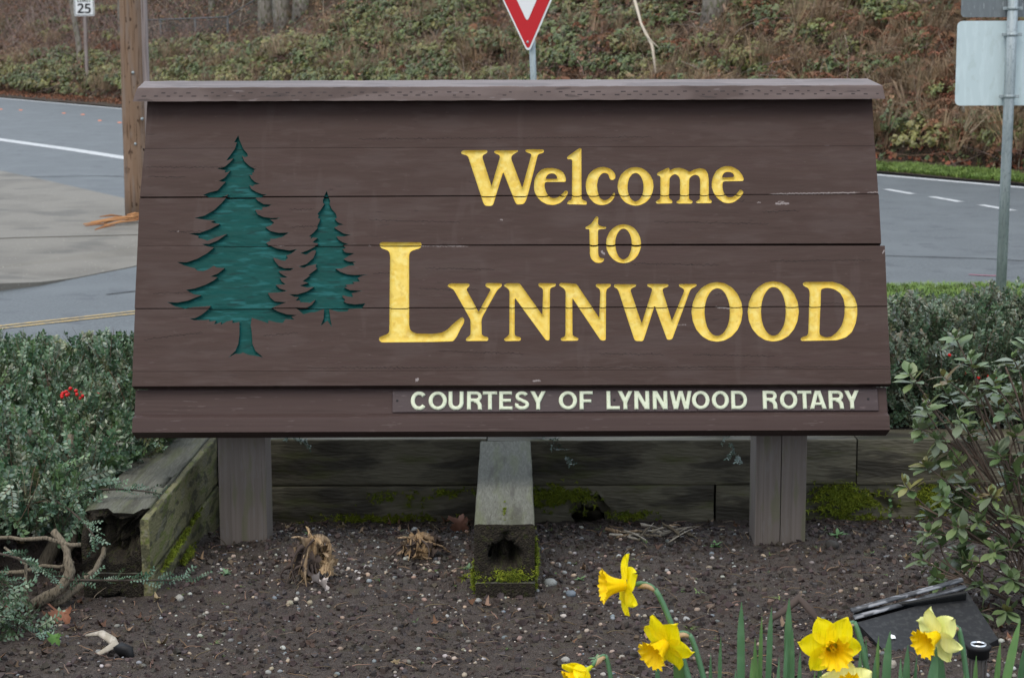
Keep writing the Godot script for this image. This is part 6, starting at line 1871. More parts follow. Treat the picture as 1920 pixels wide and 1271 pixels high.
func bed_details() -> void:
	var s: SurfaceTool
	# gravel and crumbs of soil
	var peb := [Copies_of.new(), Copies_of.new(), Copies_of.new()]
	var crumbs := [Copies_of.new(), Copies_of.new()]
	var free := func(x: float, z: float) -> bool: return not ((absf(x + 0.026) < 0.1 and z < 0.76) or (absf(x + 1.24) < 0.13 and z < 0.76) or z < -0.53)
	for i in 15000:
		var x := rng.randf_range(-1.75, 1.9)
		var z := rng.randf_range(-0.52, 1.75)
		var dens := 0.22 + 0.7 * n_low.get_noise_2d(x * 2.5 + 7.0, z * 2.5) + 0.5 * n_mid.get_noise_2d(x * 8.0, z * 8.0) + 0.9 * exp(-pow((x + 0.35) / 0.5, 2.0) - pow((z - 0.25) / 0.45, 2.0)) + (0.2 if x > 0.2 and z > 0.6 else 0.0)
		if not free.call(x, z) or rng.randf() > dens * 0.7 or x < -1.4:
			continue
		var size := 0.0024 + 0.0085 * pow(rng.randf(), 3.2)
		var k := rng.randf()
		var col := Color(0.15, 0.14, 0.13)
		if k < 0.2:
			col = Color(0.33, 0.32, 0.3)
		elif k < 0.35:
			col = Color(0.17, 0.185, 0.2)
		elif k < 0.6:
			col = Color(0.3, 0.24, 0.19)
		elif k < 0.68:
			col = Color(0.22, 0.15, 0.125)
		peb[i % 3].add(Transform3D(tilted(Vector3.UP, size, 0.25), Vector3(x, soil_y(x, z) + size * 0.25, z)), shade(col, 0.35))
	for i in 30000:
		var x := rng.randf_range(-1.9, 2.1)
		var z := rng.randf_range(-0.53, 1.78)
		if not free.call(x, z):
			continue
		var size := 0.002 + 0.011 * pow(rng.randf(), 4.0)
		var col := Color(0.058, 0.047, 0.044)
		if rng.randf() < 0.06:
			col = Color(0.1, 0.075, 0.06)
		crumbs[i % 2].add(Transform3D(any_basis(size), Vector3(x, soil_y(x, z) + size * 0.2, z)), shade(col, 0.4))
	for k in 3:
		scatter("gravel", pebble_mesh(301 + k), M.stone, peb[k].xf, peb[k].cols)
	for k in 2:
		scatter("soil_rubble", clod_mesh(311 + k), M.dull, crumbs[k].xf, crumbs[k].cols)
	var straw := Copies_of.new()
	for i in 900:
		var x := rng.randf_range(-1.5, 1.7)
		var z := rng.randf_range(-0.5, 1.7)
		if free.call(x, z):
			straw.add(Transform3D(facing(Vector3(rng.randf_range(-1, 1), rng.randf_range(-0.1, 0.15), rng.randf_range(-1, 1))).scaled(Vector3.ONE * rng.randf_range(0.02, 0.07)), Vector3(x, soil_y(x, z) + 0.004, z)), shade(Color(0.17, 0.12, 0.085), 0.5))
	scatter("twig_litter", cane_mesh(143, 1.0, 0.03), M.dull, straw.xf, straw.cols)
	var bits := Copies_of.new()
	for i in 520:
		var x := rng.randf_range(-1.75, 1.9)
		var z := rng.randf_range(-0.52, 1.7)
		var near := exp(-pow((z + 0.45) / 0.22, 2.0)) + exp(-pow((x + 1.45) / 0.25, 2.0)) + 0.5 * exp(-pow((x - 1.5) / 0.3, 2.0)) + 0.12
		if free.call(x, z) and rng.randf() < near:
			bits.add(Transform3D(tilted(Vector3.UP, rng.randf_range(0.3, 1.2), 0.5), Vector3(x, soil_y(x, z) + 0.006, z)), shade([Color(0.14, 0.075, 0.05), Color(0.2, 0.14, 0.095), Color(0.09, 0.06, 0.045), Color(0.28, 0.2, 0.13)][i % 4], 0.35))
	scatter("leaf_litter", dead_leaf_mesh(153, 0.03), M.litter, bits.xf, bits.cols)
	var green := Copies_of.new()
	for i in 260:
		var x := rng.randf_range(-1.1, 1.7)
		var z := rng.randf_range(-0.5, 1.5)
		if free.call(x, z) and n_mid.get_noise_2d(x * 4.0, z * 4.0) > 0.05:
			green.add(Transform3D(tilted(Vector3.UP, rng.randf_range(0.25, 0.9), 0.3), Vector3(x, soil_y(x, z) + 0.002, z)), shade(Color(0.1, 0.16, 0.05), 0.4))
	scatter("tiny_weeds", tuft_mesh(154, 7, 0.012, 0.03, 0.005), M.blade, green.xf, green.cols)
	# the larger stones
	var stones := [
		["pale grey rounded stone, largest beside the middle timbers", 0.122, 0.62, 0.024, Color(0.36, 0.38, 0.37)], ["small pale grey stone beside the hollow timber end", 0.155, 0.33, 0.014, Color(0.38, 0.38, 0.38)],
		["blue-grey flat stone in the soil above the drooping daffodil", 0.185, 0.76, 0.018, Color(0.2, 0.24, 0.29)], ["tan round stone in open soil behind the tall daffodil leaves", 0.66, 0.42, 0.012, Color(0.36, 0.3, 0.23)],
		["white stone below the wall near the dead root clump", -0.36, -0.2, 0.017, Color(0.52, 0.52, 0.5)], ["cream stone on the gravelly mound near the frayed root clump", -0.28, 0.02, 0.015, Color(0.48, 0.45, 0.36)],
		["tan stone in front of the frayed plant root", -0.64, 0.83, 0.013, Color(0.42, 0.36, 0.26)], ["cream pebble left of a tan stone by the frayed root", -0.7, 0.85, 0.012, Color(0.45, 0.41, 0.31)],
		["light grey stone in front of the middle timbers", -0.11, 0.78, 0.013, Color(0.42, 0.42, 0.41)], ["white oval stone between two daffodils", 0.53, 1.02, 0.013, Color(0.5, 0.5, 0.5)],
		["pale oval stone under the black floodlight", 1.06, 1.52, 0.016, Color(0.45, 0.4, 0.34)], ["white stone at the foot of the long hedge timbers", -1.06, 0.78, 0.018, Color(0.5, 0.48, 0.43)],
		["grey speckled stone near the stump of white stick", -1.2, 1.33, 0.013, Color(0.36, 0.36, 0.35)], ["pinkish stone in the open soil before the middle timbers", 0.02, 1.25, 0.012, Color(0.36, 0.25, 0.22)],
		["white round stone near the bottom by the drooping daffodil", 0.15, 1.43, 0.014, Color(0.46, 0.45, 0.42)], ["brown half-buried stone behind the facing daffodil", 0.62, 0.86, 0.015, Color(0.2, 0.14, 0.11)],
		["bluish stone beside the right pair of posts", 0.7, 0.13, 0.012, Color(0.27, 0.31, 0.35)], ["dark buried stone just right of the paired posts", 1.13, 0.06, 0.028, Color(0.06, 0.055, 0.05)]]
	for i in stones.size():
		var st: Array = stones[i]
		var m := std(st[4].linear_to_srgb(), 0.65)
		m.heightmap_enabled = true
		m.heightmap_texture = M.speck
		m.heightmap_scale = 0.15
		m.albedo_texture = M.speck_colour
		m.uv1_triplanar = true
		m.uv1_scale = Vector3.ONE * 1.2
		tag(put("stone", pebble_mesh(321 + i, 0.7), m, null, Transform3D(Basis(Vector3.UP, i * 1.3).scaled(Vector3.ONE * st[3]), Vector3(st[1], soil_y(st[1], st[2]) + st[3] * 0.3, st[2]))), st[0], "stone", "stones lying on the soil")
	# dead roots of last year's perennials
	var clump := func(label: String, at: Vector3, high: float, wide: float, n: int) -> void:
		var t := thing("dead_root_clump", label, "dead plant", Vector3(at.x, soil_y(at.x, at.z), at.z))
		for i in n:
			var g := begin()
			var a := rng.randf() * TAU
			var f := rng.randf()
			var top := high * rng.randf_range(0.15, 1.0)
			var p0 := Vector3(rng.randfn(0, 0.016), top, rng.randfn(0, 0.016)) + Vector3(cos(a), 0, sin(a)) * wide * 0.2 * f
			var reach := wide * (0.25 + 0.9 * f)
			var p2 := Vector3(cos(a) * reach, rng.randf_range(-0.012, 0.25) * high * (1.0 - f), sin(a) * reach)
			strip(g, bent(p0, p0.lerp(p2, 0.5) + Vector3(rng.randfn(0, 0.03), rng.randf_range(-0.02, 0.03), rng.randfn(0, 0.03)), p2, 9), rng.randf_range(0.006, 0.018) * (1.7 if i % 7 == 0 else 1.0), rng.randf() * 6.0)
			put("root_strand", done(g), [M.dry_root, M.dark_root, M.dark_root, M.tan_root, M.dry_root][i % 5], t)
		for i in 28:
			var a := rng.randf() * TAU
			put("curled_leaf", lobed_leaf(431 + i, rng.randf_range(0.05, 0.095)), [M.dry_root, M.dark_root, M.dark_root, M.tan_root][i % 4], t, Transform3D(any_basis(1.0), Vector3(cos(a) * wide * rng.randf() * 0.7, high * rng.randf_range(0.05, 0.75), sin(a) * wide * rng.randf() * 0.7)))
		for i in 4:
			var g := begin()
			var a := i * 1.7 + at.x
			strip(g, bent(Vector3(0, high * 0.45, 0), Vector3(cos(a) * 0.02, high * 1.0, sin(a) * 0.02), Vector3(cos(a) * 0.07, high * (0.75 + 0.09 * i), sin(a) * 0.06), 7), 0.05, i * 2.0)
			put("bark_flake", done(g), M.tan_root if i % 2 else M.dry_root, t)
	clump.call("upright frayed tan root clump on the soil beside the left post", Vector3(-0.66, 0, 0.55), 0.16, 0.095, 26)
	clump.call("flattened brown root clump on the gravel mound left of the middle timbers", Vector3(-0.33, 0, 0.2), 0.06, 0.11, 20)
	# leaves, sticks and bits
	var leaf_at := func(label: String, seedv: int, size: float, x: float, z: float, rot: Vector3, c: Color, lift: float) -> void:
		var m := std(c.linear_to_srgb(), 0.75)
		m.vertex_color_use_as_albedo = true
		m.backlight_enabled = true
		m.backlight = Color(0.2, 0.15, 0.1)
		tag(put("dead_leaf", lobed_leaf(seedv, size), m, null, Transform3D(Basis.from_euler(rot), Vector3(x, soil_y(x, z) + lift, z))), label, "leaf")
	leaf_at.call("rust-brown lobed dead leaf lying under the hedge branches", 401, 0.095, -1.38, 0.98, Vector3(0.5, 0.3, 0.2), Color(0.2, 0.085, 0.05), 0.03)
	leaf_at.call("curled red-brown leaf leaning against the middle timbers", 402, 0.1, -0.19, -0.25, Vector3(0.9, 0.5, 0.5), Color(0.2, 0.095, 0.065), 0.035)
	leaf_at.call("pale grey-pink dried leaf in front of the frayed root clump", 403, 0.09, -0.62, 0.68, Vector3(0.5, 1.2, -0.1), Color(0.42, 0.37, 0.35), 0.02)
	leaf_at.call("dark reddish leaf at the edge under the hedge", 404, 0.09, -1.52, 1.0, Vector3(0.3, 2.0, 0.4), Color(0.13, 0.045, 0.035), 0.05)
	leaf_at.call("brown leaf caught beside the left post under the sign", 405, 0.07, -0.78, -0.66, Vector3(0.4, 1.0, 0.3), Color(0.2, 0.09, 0.07), 0.36)
	leaf_at.call("single bright green leaf low at the edge of the hedge", 406, 0.055, -1.33, 1.3, Vector3(0.7, 0.4, 0.2), Color(0.075, 0.16, 0.035), 0.03)
	s = begin()
	tube(s, [Vector3(-1.25, 0.05, 1.26), Vector3(-1.2, 0.062, 1.28), Vector3(-1.165, 0.05, 1.31), Vector3(-1.15, 0.045, 1.34), Vector3(-1.19, 0.035, 1.39)], [0.007, 0.016, 0.017, 0.014, 0.006], 9, 0.6, 0.5)
	tag(put("broken_stick", done(s), M.pale_bark), "short white barked stick on the soil by a charred chunk", "stick")
	s = begin()
	tube(s, [Vector3(-1.135, 0.03, 1.37), Vector3(-1.12, 0.05, 1.385), Vector3(-1.1, 0.045, 1.4), Vector3(-1.09, 0.02, 1.41)], [0.012, 0.024, 0.022, 0.01], 9, 0.9, 0.9)
	tag(put("charred_chunk", done(s), M.black), "black charred chunk of wood touching the white stick", "wood chunk")
	var drift := thing("driftwood", "grey broken driftwood pieces on the soil under the wall near the paired posts", "wood", Vector3(0.5, soil_y(0.5, -0.1), -0.1))
	for i in 22:
		s = begin()
		var u := rng.randf_range(-0.13, 0.13)
		var a := Vector3(u, 0.01 + 0.05 * maxf(0.0, 1.0 - absf(u - 0.03) * 9.0) * rng.randf(), rng.randf_range(-0.03, 0.05))
		var d := Vector3(rng.randf_range(0.02, 0.07), rng.randf_range(-0.025, 0.03), rng.randf_range(-0.03, 0.03))
		strip(s, bent(a - d, a + Vector3(0, 0.014, 0), a + d, 6), rng.randf_range(0.008, 0.024), rng.randf() * 6.0)
		put("piece", done(s), [M.pale_bark, M.bark, M.pale_bark, M.dry_root][i % 4], drift)
	s = begin()
	tube(s, [Vector3(0.74, 0.0, 1.05), Vector3(0.82, 0.05, 1.05), Vector3(0.87, 0.085, 1.03), Vector3(0.9, 0.06, 1.06), Vector3(0.95, 0.0, 1.1)], [0.008, 0.016, 0.022, 0.014, 0.006], 8, 0.6, 0.4)
	tag(put("dead_root", done(s), M.dark_root), "dark grey bent root behind the facing daffodil's leaves", "root")
	var sprout := 0
	for w in [["tiny green weed rosette at the foot of the paired posts", 0.72, 0.02, 0.05], ["tiny green weed beside the flattened root clump", -0.15, 0.37, 0.035], ["low green weed right of the hollow timber end", 0.22, 0.55, 0.03], ["small green weed near the bottom by the two daffodils", 0.24, 1.42, 0.04], ["green weed sprig just right of the paired posts", 1.18, -0.1, 0.05], ["small bluish weed beside the long hedge timbers", -0.96, 0.45, 0.04], ["slim seedling standing against the mossy wall right of the posts", 1.44, -0.46, 0.06]]:
		var g := begin()
		for i in 9:
			var a := i * 2.4
			leaflet(g, Transform3D(facing(Vector3(cos(a), rng.randf_range(0.2, 1.2) if w[3] < 0.055 else 2.0, sin(a)), 0.0), Vector3(0, (0.01 + 0.012 * i) if w[3] > 0.055 else 0.0, 0)), w[3] * rng.randf_range(0.5, 0.9) * (0.4 if w[3] > 0.055 else 1.0), w[3] * 0.28, 0.2, 0.3)
		tag(put("weed", done(g), std(lin(0.1, 0.2, 0.07) if sprout % 2 == 0 else lin(0.11, 0.19, 0.1), 0.55), null, Transform3D(Basis(), Vector3(w[1], soil_y(w[1], w[2]), w[2]))), w[0], "weed")
		sprout += 1
	floodlight()

func floodlight() -> void:
	var t := thing("floodlight", "black floodlight housing lying tilted on the soil, its rim turned to the sign", "floodlight", Vector3(1.2, 0, 1.3))
	var o := t.position
	var a := Vector3(1.018, 0.062, 1.2) - o
	var b := Vector3(1.366, 0.125, 1.1) - o
	var c := Vector3(1.41, 0.045, 1.31) - o
	var d := Vector3(1.13, -0.02, 1.5) - o
	var s := begin()
	var back := Vector3(0.02, -0.1, -0.05)
	var top := [a, b, c, d]
	var low := [a + back, b + back, c + back * 0.7, d + back * 0.5]
	var mid := Vector3.ZERO
	for p in top + low:
		mid += p / 8.0
	s.set_smooth_group(-1)
	quad_out(s, top[0], top[1], top[2], top[3], mid)
	quad_out(s, low[0], low[1], low[2], low[3], mid)
	for k in 4:
		quad_out(s, top[k], top[(k + 1) % 4], low[(k + 1) % 4], low[k], mid)
	put("housing", done(s), M.black_metal, t)
	var lift := Vector3(-0.004, 0.012, -0.012)
	for k in 2:
		s = begin()
		var p0 := a + lift * (1.0 + k * 1.4) + (a - b) * 0.01
		var p1 := b + lift * (1.0 + k * 1.4)
		tube(s, [p0, p0.lerp(p1, 0.33), p0.lerp(p1, 0.66), p1], [0.009, 0.0095, 0.009, 0.009], 8, 0.7)
		put("rim", done(s), M.steel_edge, t)
	s = begin()
	var e := (b - a).normalized()
	box(s, (a + b) * 0.5 + Vector3(0, -0.03, -0.035), Vector3(0.34, 0.012, 0.12), 0.003, Basis(Vector3(0, 0, 1), atan2(e.y, e.x)) * Basis(Vector3(1, 0, 0), -0.9))
	put("lens", done(s), M.glassy, t)
	for f in [0.3, 0.7]:
		s = begin()
		var p := d.lerp(c, f).lerp(a.lerp(b, f), 0.35)
		var nn := (b - a).cross(d - a).normalized()
		if nn.y < 0:
			nn = -nn
		lathe(s, [Vector2(0.0, 0.006), Vector2(0.008, 0.005), Vector2(0.009, 0.0)], Transform3D(Basis(nn.cross(Vector3(0, 0, 1)).normalized(), nn, nn.cross(Vector3(0, 0, 1)).normalized().cross(nn)), p), 8)
		put("bolt", done(s), M.black, t)
	s = begin()
	ngon(s, PackedVector2Array([Vector2(0, 0), Vector2(0.012, -0.004), Vector2(0.016, 0.01), Vector2(0.009, 0.02), Vector2(0.002, 0.016)]), Transform3D(Basis((b - a).normalized(), ((a - d)).normalized(), (b - a).cross(a - d).normalized()), d.lerp(c, 0.13).lerp(a.lerp(b, 0.13), 0.62) + Vector3(0, 0.004, 0.0)), 0.001)
	put("paint_chip", done(s), M.white_sheet, t)
	# pop-up sprinkler
	var sp := thing("sprinkler", "black pop-up sprinkler head on a grey riser beside the floodlight", "sprinkler", Vector3(1.243, 0.0, 1.75))
	s = begin()
	lathe(s, [Vector2(0.021, -0.1), Vector2(0.021, 0.14)], Transform3D(), 20)
	for k in 10:
		var an := TAU * k / 10
		box(s, Vector3(cos(an) * 0.0225, 0.02, sin(an) * 0.0225), Vector3(0.004, 0.22, 0.004), 0.001, Basis(Vector3.UP, -an))
	put("riser", done(s), M.riser, sp)
	s = begin()
	lathe(s, [Vector2(0.021, 0.135), Vector2(0.029, 0.137), Vector2(0.03, 0.158), Vector2(0.033, 0.16), Vector2(0.034, 0.168), Vector2(0.031, 0.172), Vector2(0.022, 0.171), Vector2(0.019, 0.165), Vector2(0.0, 0.165)], Transform3D(), 24)
	put("cap", done(s), M.black, sp)
	s = begin()
	lathe(s, [Vector2(0.022, 0.1715), Vector2(0.0215, 0.1745), Vector2(0.0185, 0.175), Vector2(0.0175, 0.171)], Transform3D(), 24)
	put("ring", done(s), M.chrome, sp)

# ------------------------------------------------------------------ daffodils
func petal(s: SurfaceTool, t: Transform3D, ln: float, wd: float, back: float, curl: float, ph: float) -> void:   # from the flower's middle outwards along local y; local z is the way the flower faces
	s.set_smooth_group(0)
	var rows := []
	for i in 9:
		var u := i / 8.0
		var hw := wd * 0.5 * pow(sin(PI * clampf(0.1 + u * 0.86, 0, 1)), 0.62) * (1.0 - 0.28 * u * u)
		if i == 8:
			hw = wd * 0.05
		var row := []
		for j in 7:
			var v := j / 3.0 - 1.0
			var z := -back * ln * u * u + curl * hw * (v * v) + 0.09 * ln * u * sin(v * 3.4 + ph + u * 3.0) + 0.01 * ln * absf(v) 
			row.append(t * Vector3(v * hw, ln * u * (1.0 - 0.05 * absf(v)), z))
		rows.append(row)
	for i in 8:
		for j in 6:
			quad(s, rows[i][j], rows[i][j + 1], rows[i + 1][j + 1], rows[i + 1][j])

func daffodil(label: String, at: Vector3, dir: Vector3, size: float, roll: float, neck: Vector3, stem_mid: Vector3, foot: Vector3, pale: bool, blades: Array, closed := 0.0) -> void:
	var t := thing("daffodil", label, "daffodil", foot, "daffodils at the front of the bed")
	var o := foot
	var b := facing(dir, roll)
	var fl := Transform3D(b, at - o)
	for k in 6:
		var s := begin()
		var a := TAU * k / 6.0
		var inner := k % 2 == 0
		var spin := Transform3D(Basis(Vector3(0, 0, 1), a + n_mid.get_noise_2d(k * 3.1, at.x * 90.0) * 0.18), Vector3(0, 0, -0.002 if inner else -0.005))
		var tip := Transform3D(Basis(Vector3(1, 0, 0), closed + 0.22 * n_mid.get_noise_2d(k * 7.7, at.x * 60.0)), Vector3(0, size * 0.07, 0))
		petal(s, fl * spin * tip, size * (0.47 + 0.03 * n_mid.get_noise_1d(k * 5.0 + at.x * 30.0)), size * (0.42 if inner else 0.47), 0.08, 0.10, k * 1.9 + at.x * 40.0)
		put("petal", done(s), M.petal_pale if pale else M.petal, t)
	var s2 := begin()
	var prof := []
	for i in 12:
		var u := i / 11.0
		prof.append(Vector2(size * (0.09 + 0.075 * u + 0.10 * pow(u, 4.0)), size * 0.40 * u))
	var up := Transform3D(Basis(Vector3(1, 0, 0), PI / 2), Vector3(0, 0, -0.002))
	lathe(s2, prof, fl * up, 60, 0.12, 11)
	put("corona", done(s2), M.corona, t)
	s2 = begin()
	for k in 6:
		var a := TAU * k / 6 + 0.3
		tube(s2, [fl * Vector3(cos(a) * size * 0.03, sin(a) * size * 0.03, 0), fl * Vector3(cos(a) * size * 0.035, sin(a) * size * 0.035, size * 0.17)], [size * 0.011, size * 0.014], 5)
	put("stamens", done(s2), M.corona, t)
	# tube and seed pod behind the petals, then the bent neck in its papery sheath
	s2 = begin()
	var back: Vector3 = fl * Vector3(0, 0, -size * 0.2)
	tube(s2, [fl * Vector3(0, 0, 0.002), fl * Vector3(0, 0, -size * 0.07), fl * Vector3(0, 0, -size * 0.15), back], [size * 0.1, size * 0.055, size * 0.035, size * 0.03], 10)
	put("flower_tube", done(s2), M.petal_base, t)
	s2 = begin()
	var nk := neck - o
	tube(s2, bent(back, back.lerp(nk, 0.5) + Vector3(0, size * 0.13, 0), nk, 8), [size * 0.036, size * 0.042, size * 0.036, size * 0.028, size * 0.027, size * 0.03, size * 0.034, size * 0.036, size * 0.036], 8)
	put("neck", done(s2), M.stalk, t)
	s2 = begin()
	tube(s2, bent(nk + Vector3(0, -size * 0.03, 0), nk.lerp(back, 0.4) + Vector3(0, size * 0.1, 0.002), back.lerp(nk, 0.1) + Vector3(0, -size * 0.05, 0), 7), [size * 0.04, size * 0.06, size * 0.07, size * 0.075, size * 0.08, size * 0.075, size * 0.05, size * 0.015], 9, 0.6, 0.35)
	put("papery_sheath", done(s2), M.sheath, t)
	s2 = begin()
	tube(s2, bent(nk, stem_mid - o, Vector3.ZERO, 14), taper(size * 0.058, size * 0.075, 14), 9, 0.75)
	put("stem", done(s2), M.stalk, t)
	for bl in blades:
		blade(t, bl)

func blade(t: Node3D, bl: Array) -> void:   # [tip, foot x, width, lean]
	var tip: Vector3 = bl[0]
	var foot := Vector3(bl[1], soil_y(bl[1], tip.z) - 0.02, tip.z + rng.randf_range(-0.03, 0.03))
	var s := begin()
	var rows := []
	var turn: float = rng.randf_range(-0.5, 0.5)
	var mid := foot.lerp(tip, 0.55) + Vector3(float(bl[3]), 0, 0)
	for i in 15:
		var u := i / 14.0
		var p := foot.lerp(mid, u).lerp(mid.lerp(tip, u), u)
		var w: float = bl[2] * 0.5 * (0.85 + 0.15 * u) * minf(1.0, pow((1.0 - u) * 6.0, 0.6) + 0.06)
		var side := Vector3(cos(turn + u * 0.5), 0, sin(turn + u * 0.5))
		var out := Vector3(-side.z, 0, side.x)
		var row := []
		for j in 5:
			var v := j / 2.0 - 1.0
			row.append(p + side * w * v + out * w * 0.35 * v * v - t.position)
		rows.append(row)
	for i in 14:
		for j in 4:
			quad(s, rows[i][j], rows[i][j + 1], rows[i + 1][j + 1], rows[i + 1][j])
	put("leaf", done(s), M.daff_leaf if rng.randf() < 0.6 else M.daff_leaf_pale, t)

func daffodils() -> void:
	var z := 3.0
	var g := func(x: float, zz: float) -> Vector3: return Vector3(x, soil_y(x, zz), zz)
	daffodil("tallest daffodil, a yellow flower seen from the side on an arching stem", Vector3(0.222, 0.703, z), Vector3(-1, 0.02, 0.22), 0.118, 0.12, Vector3(0.283, 0.694, z), Vector3(0.335, 0.62, z), g.call(0.44, z + 0.05), false, [])
	daffodil("yellow daffodil nodding half sideways below the tallest one", Vector3(0.302, 0.588, z + 0.02), Vector3(-0.75, -0.42, 0.75), 0.118, 0.3, Vector3(0.352, 0.6, z), Vector3(0.372, 0.585, z), g.call(0.46, z + 0.02), false, [[Vector3(0.335, 0.592, z - 0.02), 0.37, 0.024, -0.02], [Vector3(0.29, 0.545, z - 0.05), 0.33, 0.014, 0.0]])
	daffodil("drooping half-open yellow daffodil cut off by the lower picture edge", Vector3(0.143, 0.531, z + 0.02), Vector3(-0.8, -0.5, 0.35), 0.1, 0.0, Vector3(0.184, 0.557, z), Vector3(0.2, 0.545, z), g.call(0.23, z), false, [], 0.85)
	daffodil("bright yellow daffodil facing the viewer with its trumpet open", Vector3(0.633, 0.583, z + 0.02), Vector3(0.06, -0.12, 1), 0.122, 0.45, Vector3(0.688, 0.612, z - 0.04), Vector3(0.715, 0.57, z - 0.03), g.call(0.77, z), false, [[Vector3(0.558, 0.66, z - 0.05), 0.555, 0.017, 0.005], [Vector3(0.52, 0.648, z - 0.03), 0.512, 0.013, 0.0], [Vector3(0.572, 0.575, z + 0.02), 0.58, 0.012, 0.0], [Vector3(0.548, 0.595, z), 0.535, 0.01, 0.0], [Vector3(0.615, 0.55, z), 0.61, 0.013, 0.0]])
	daffodil("creamy petalled daffodil with a yellow trumpet in front of the floodlight", Vector3(0.842, 0.603, z + 0.02), Vector3(-0.8, -0.25, 0.6), 0.112, 0.2, Vector3(0.89, 0.612, z), Vector3(0.905, 0.58, z), g.call(0.955, z), true, [[Vector3(0.836, 0.59, z + 0.05), 0.80, 0.021, 0.0], [Vector3(0.855, 0.575, z), 0.875, 0.02, 0.0], [Vector3(0.79, 0.578, z), 0.79, 0.016, 0.0]])
	daffodil("pale rimmed daffodil with a yellow trumpet below the facing flower", Vector3(0.66, 0.508, z + 0.05), Vector3(0.0, 0.25, 1), 0.112, 0.1, Vector3(0.66, 0.535, z - 0.02), Vector3(0.67, 0.47, z - 0.02), g.call(0.68, z + 0.08), true, [[Vector3(0.691, 0.57, z + 0.02), 0.695, 0.012, 0.0], [Vector3(0.725, 0.553, z), 0.72, 0.011, 0.0]], 0.35)
	var l1 := thing("daffodil_plant", "clump of upright green daffodil leaves without flowers near the tall stems", "plant", g.call(0.46, z), "daffodils at the front of the bed")
	for b in [[Vector3(0.456, 0.668, z), 0.46, 0.019, 0.004], [Vector3(0.488, 0.584, z - 0.03), 0.505, 0.013, 0.0], [Vector3(0.475, 0.565, z + 0.03), 0.475, 0.011, 0.0], [Vector3(0.418, 0.592, z - 0.02), 0.42, 0.011, 0.0], [Vector3(0.53, 0.56, z + 0.02), 0.525, 0.009, 0.0], [Vector3(0.40, 0.55, z - 0.04), 0.405, 0.009, 0.0], [Vector3(0.44, 0.545, z + 0.05), 0.442, 0.01, 0.0], [Vector3(0.505, 0.62, z - 0.06), 0.50, 0.011, 0.003], [Vector3(0.565, 0.6, z - 0.04), 0.57, 0.01, 0.0], [Vector3(0.60, 0.535, z + 0.03), 0.595, 0.01, 0.0]]:
		blade(l1, b)
	var l2 := thing("daffodil_plant", "broad green daffodil leaves standing between the facing and creamy daffodils", "plant", g.call(0.75, z), "daffodils at the front of the bed")
	for b in [[Vector3(0.754, 0.607, z), 0.735, 0.022, 0.0], [Vector3(0.70, 0.55, z - 0.02), 0.705, 0.012, 0.0], [Vector3(0.715, 0.575, z - 0.05), 0.735, 0.009, 0.0], [Vector3(0.675, 0.56, z - 0.05), 0.68, 0.01, 0.0], [Vector3(0.77, 0.56, z + 0.03), 0.775, 0.011, 0.0], [Vector3(0.815, 0.545, z - 0.03), 0.81, 0.01, 0.0], [Vector3(0.735, 0.59, z - 0.02), 0.728, 0.012, 0.0]]:
		blade(l2, b)
	var l3 := thing("daffodil_plant", "leaning daffodil leaves at the sprinkler's side, at the picture's right edge", "plant", g.call(0.98, z), "daffodils at the front of the bed")
	for b in [[Vector3(1.013, 0.63, z), 0.93, 0.02, -0.005], [Vector3(0.965, 0.528, z + 0.02), 0.965, 0.017, 0.0], [Vector3(1.045, 0.6, z + 0.05), 1.0, 0.02, 0.0], [Vector3(1.03, 0.56, z - 0.03), 1.02, 0.015, 0.0], [Vector3(0.935, 0.545, z - 0.03), 0.93, 0.011, 0.0], [Vector3(0.895, 0.53, z + 0.04), 0.89, 0.012, 0.0], [Vector3(0.985, 0.57, z - 0.04), 0.965, 0.012, 0.0]]:
		blade(l3, b)

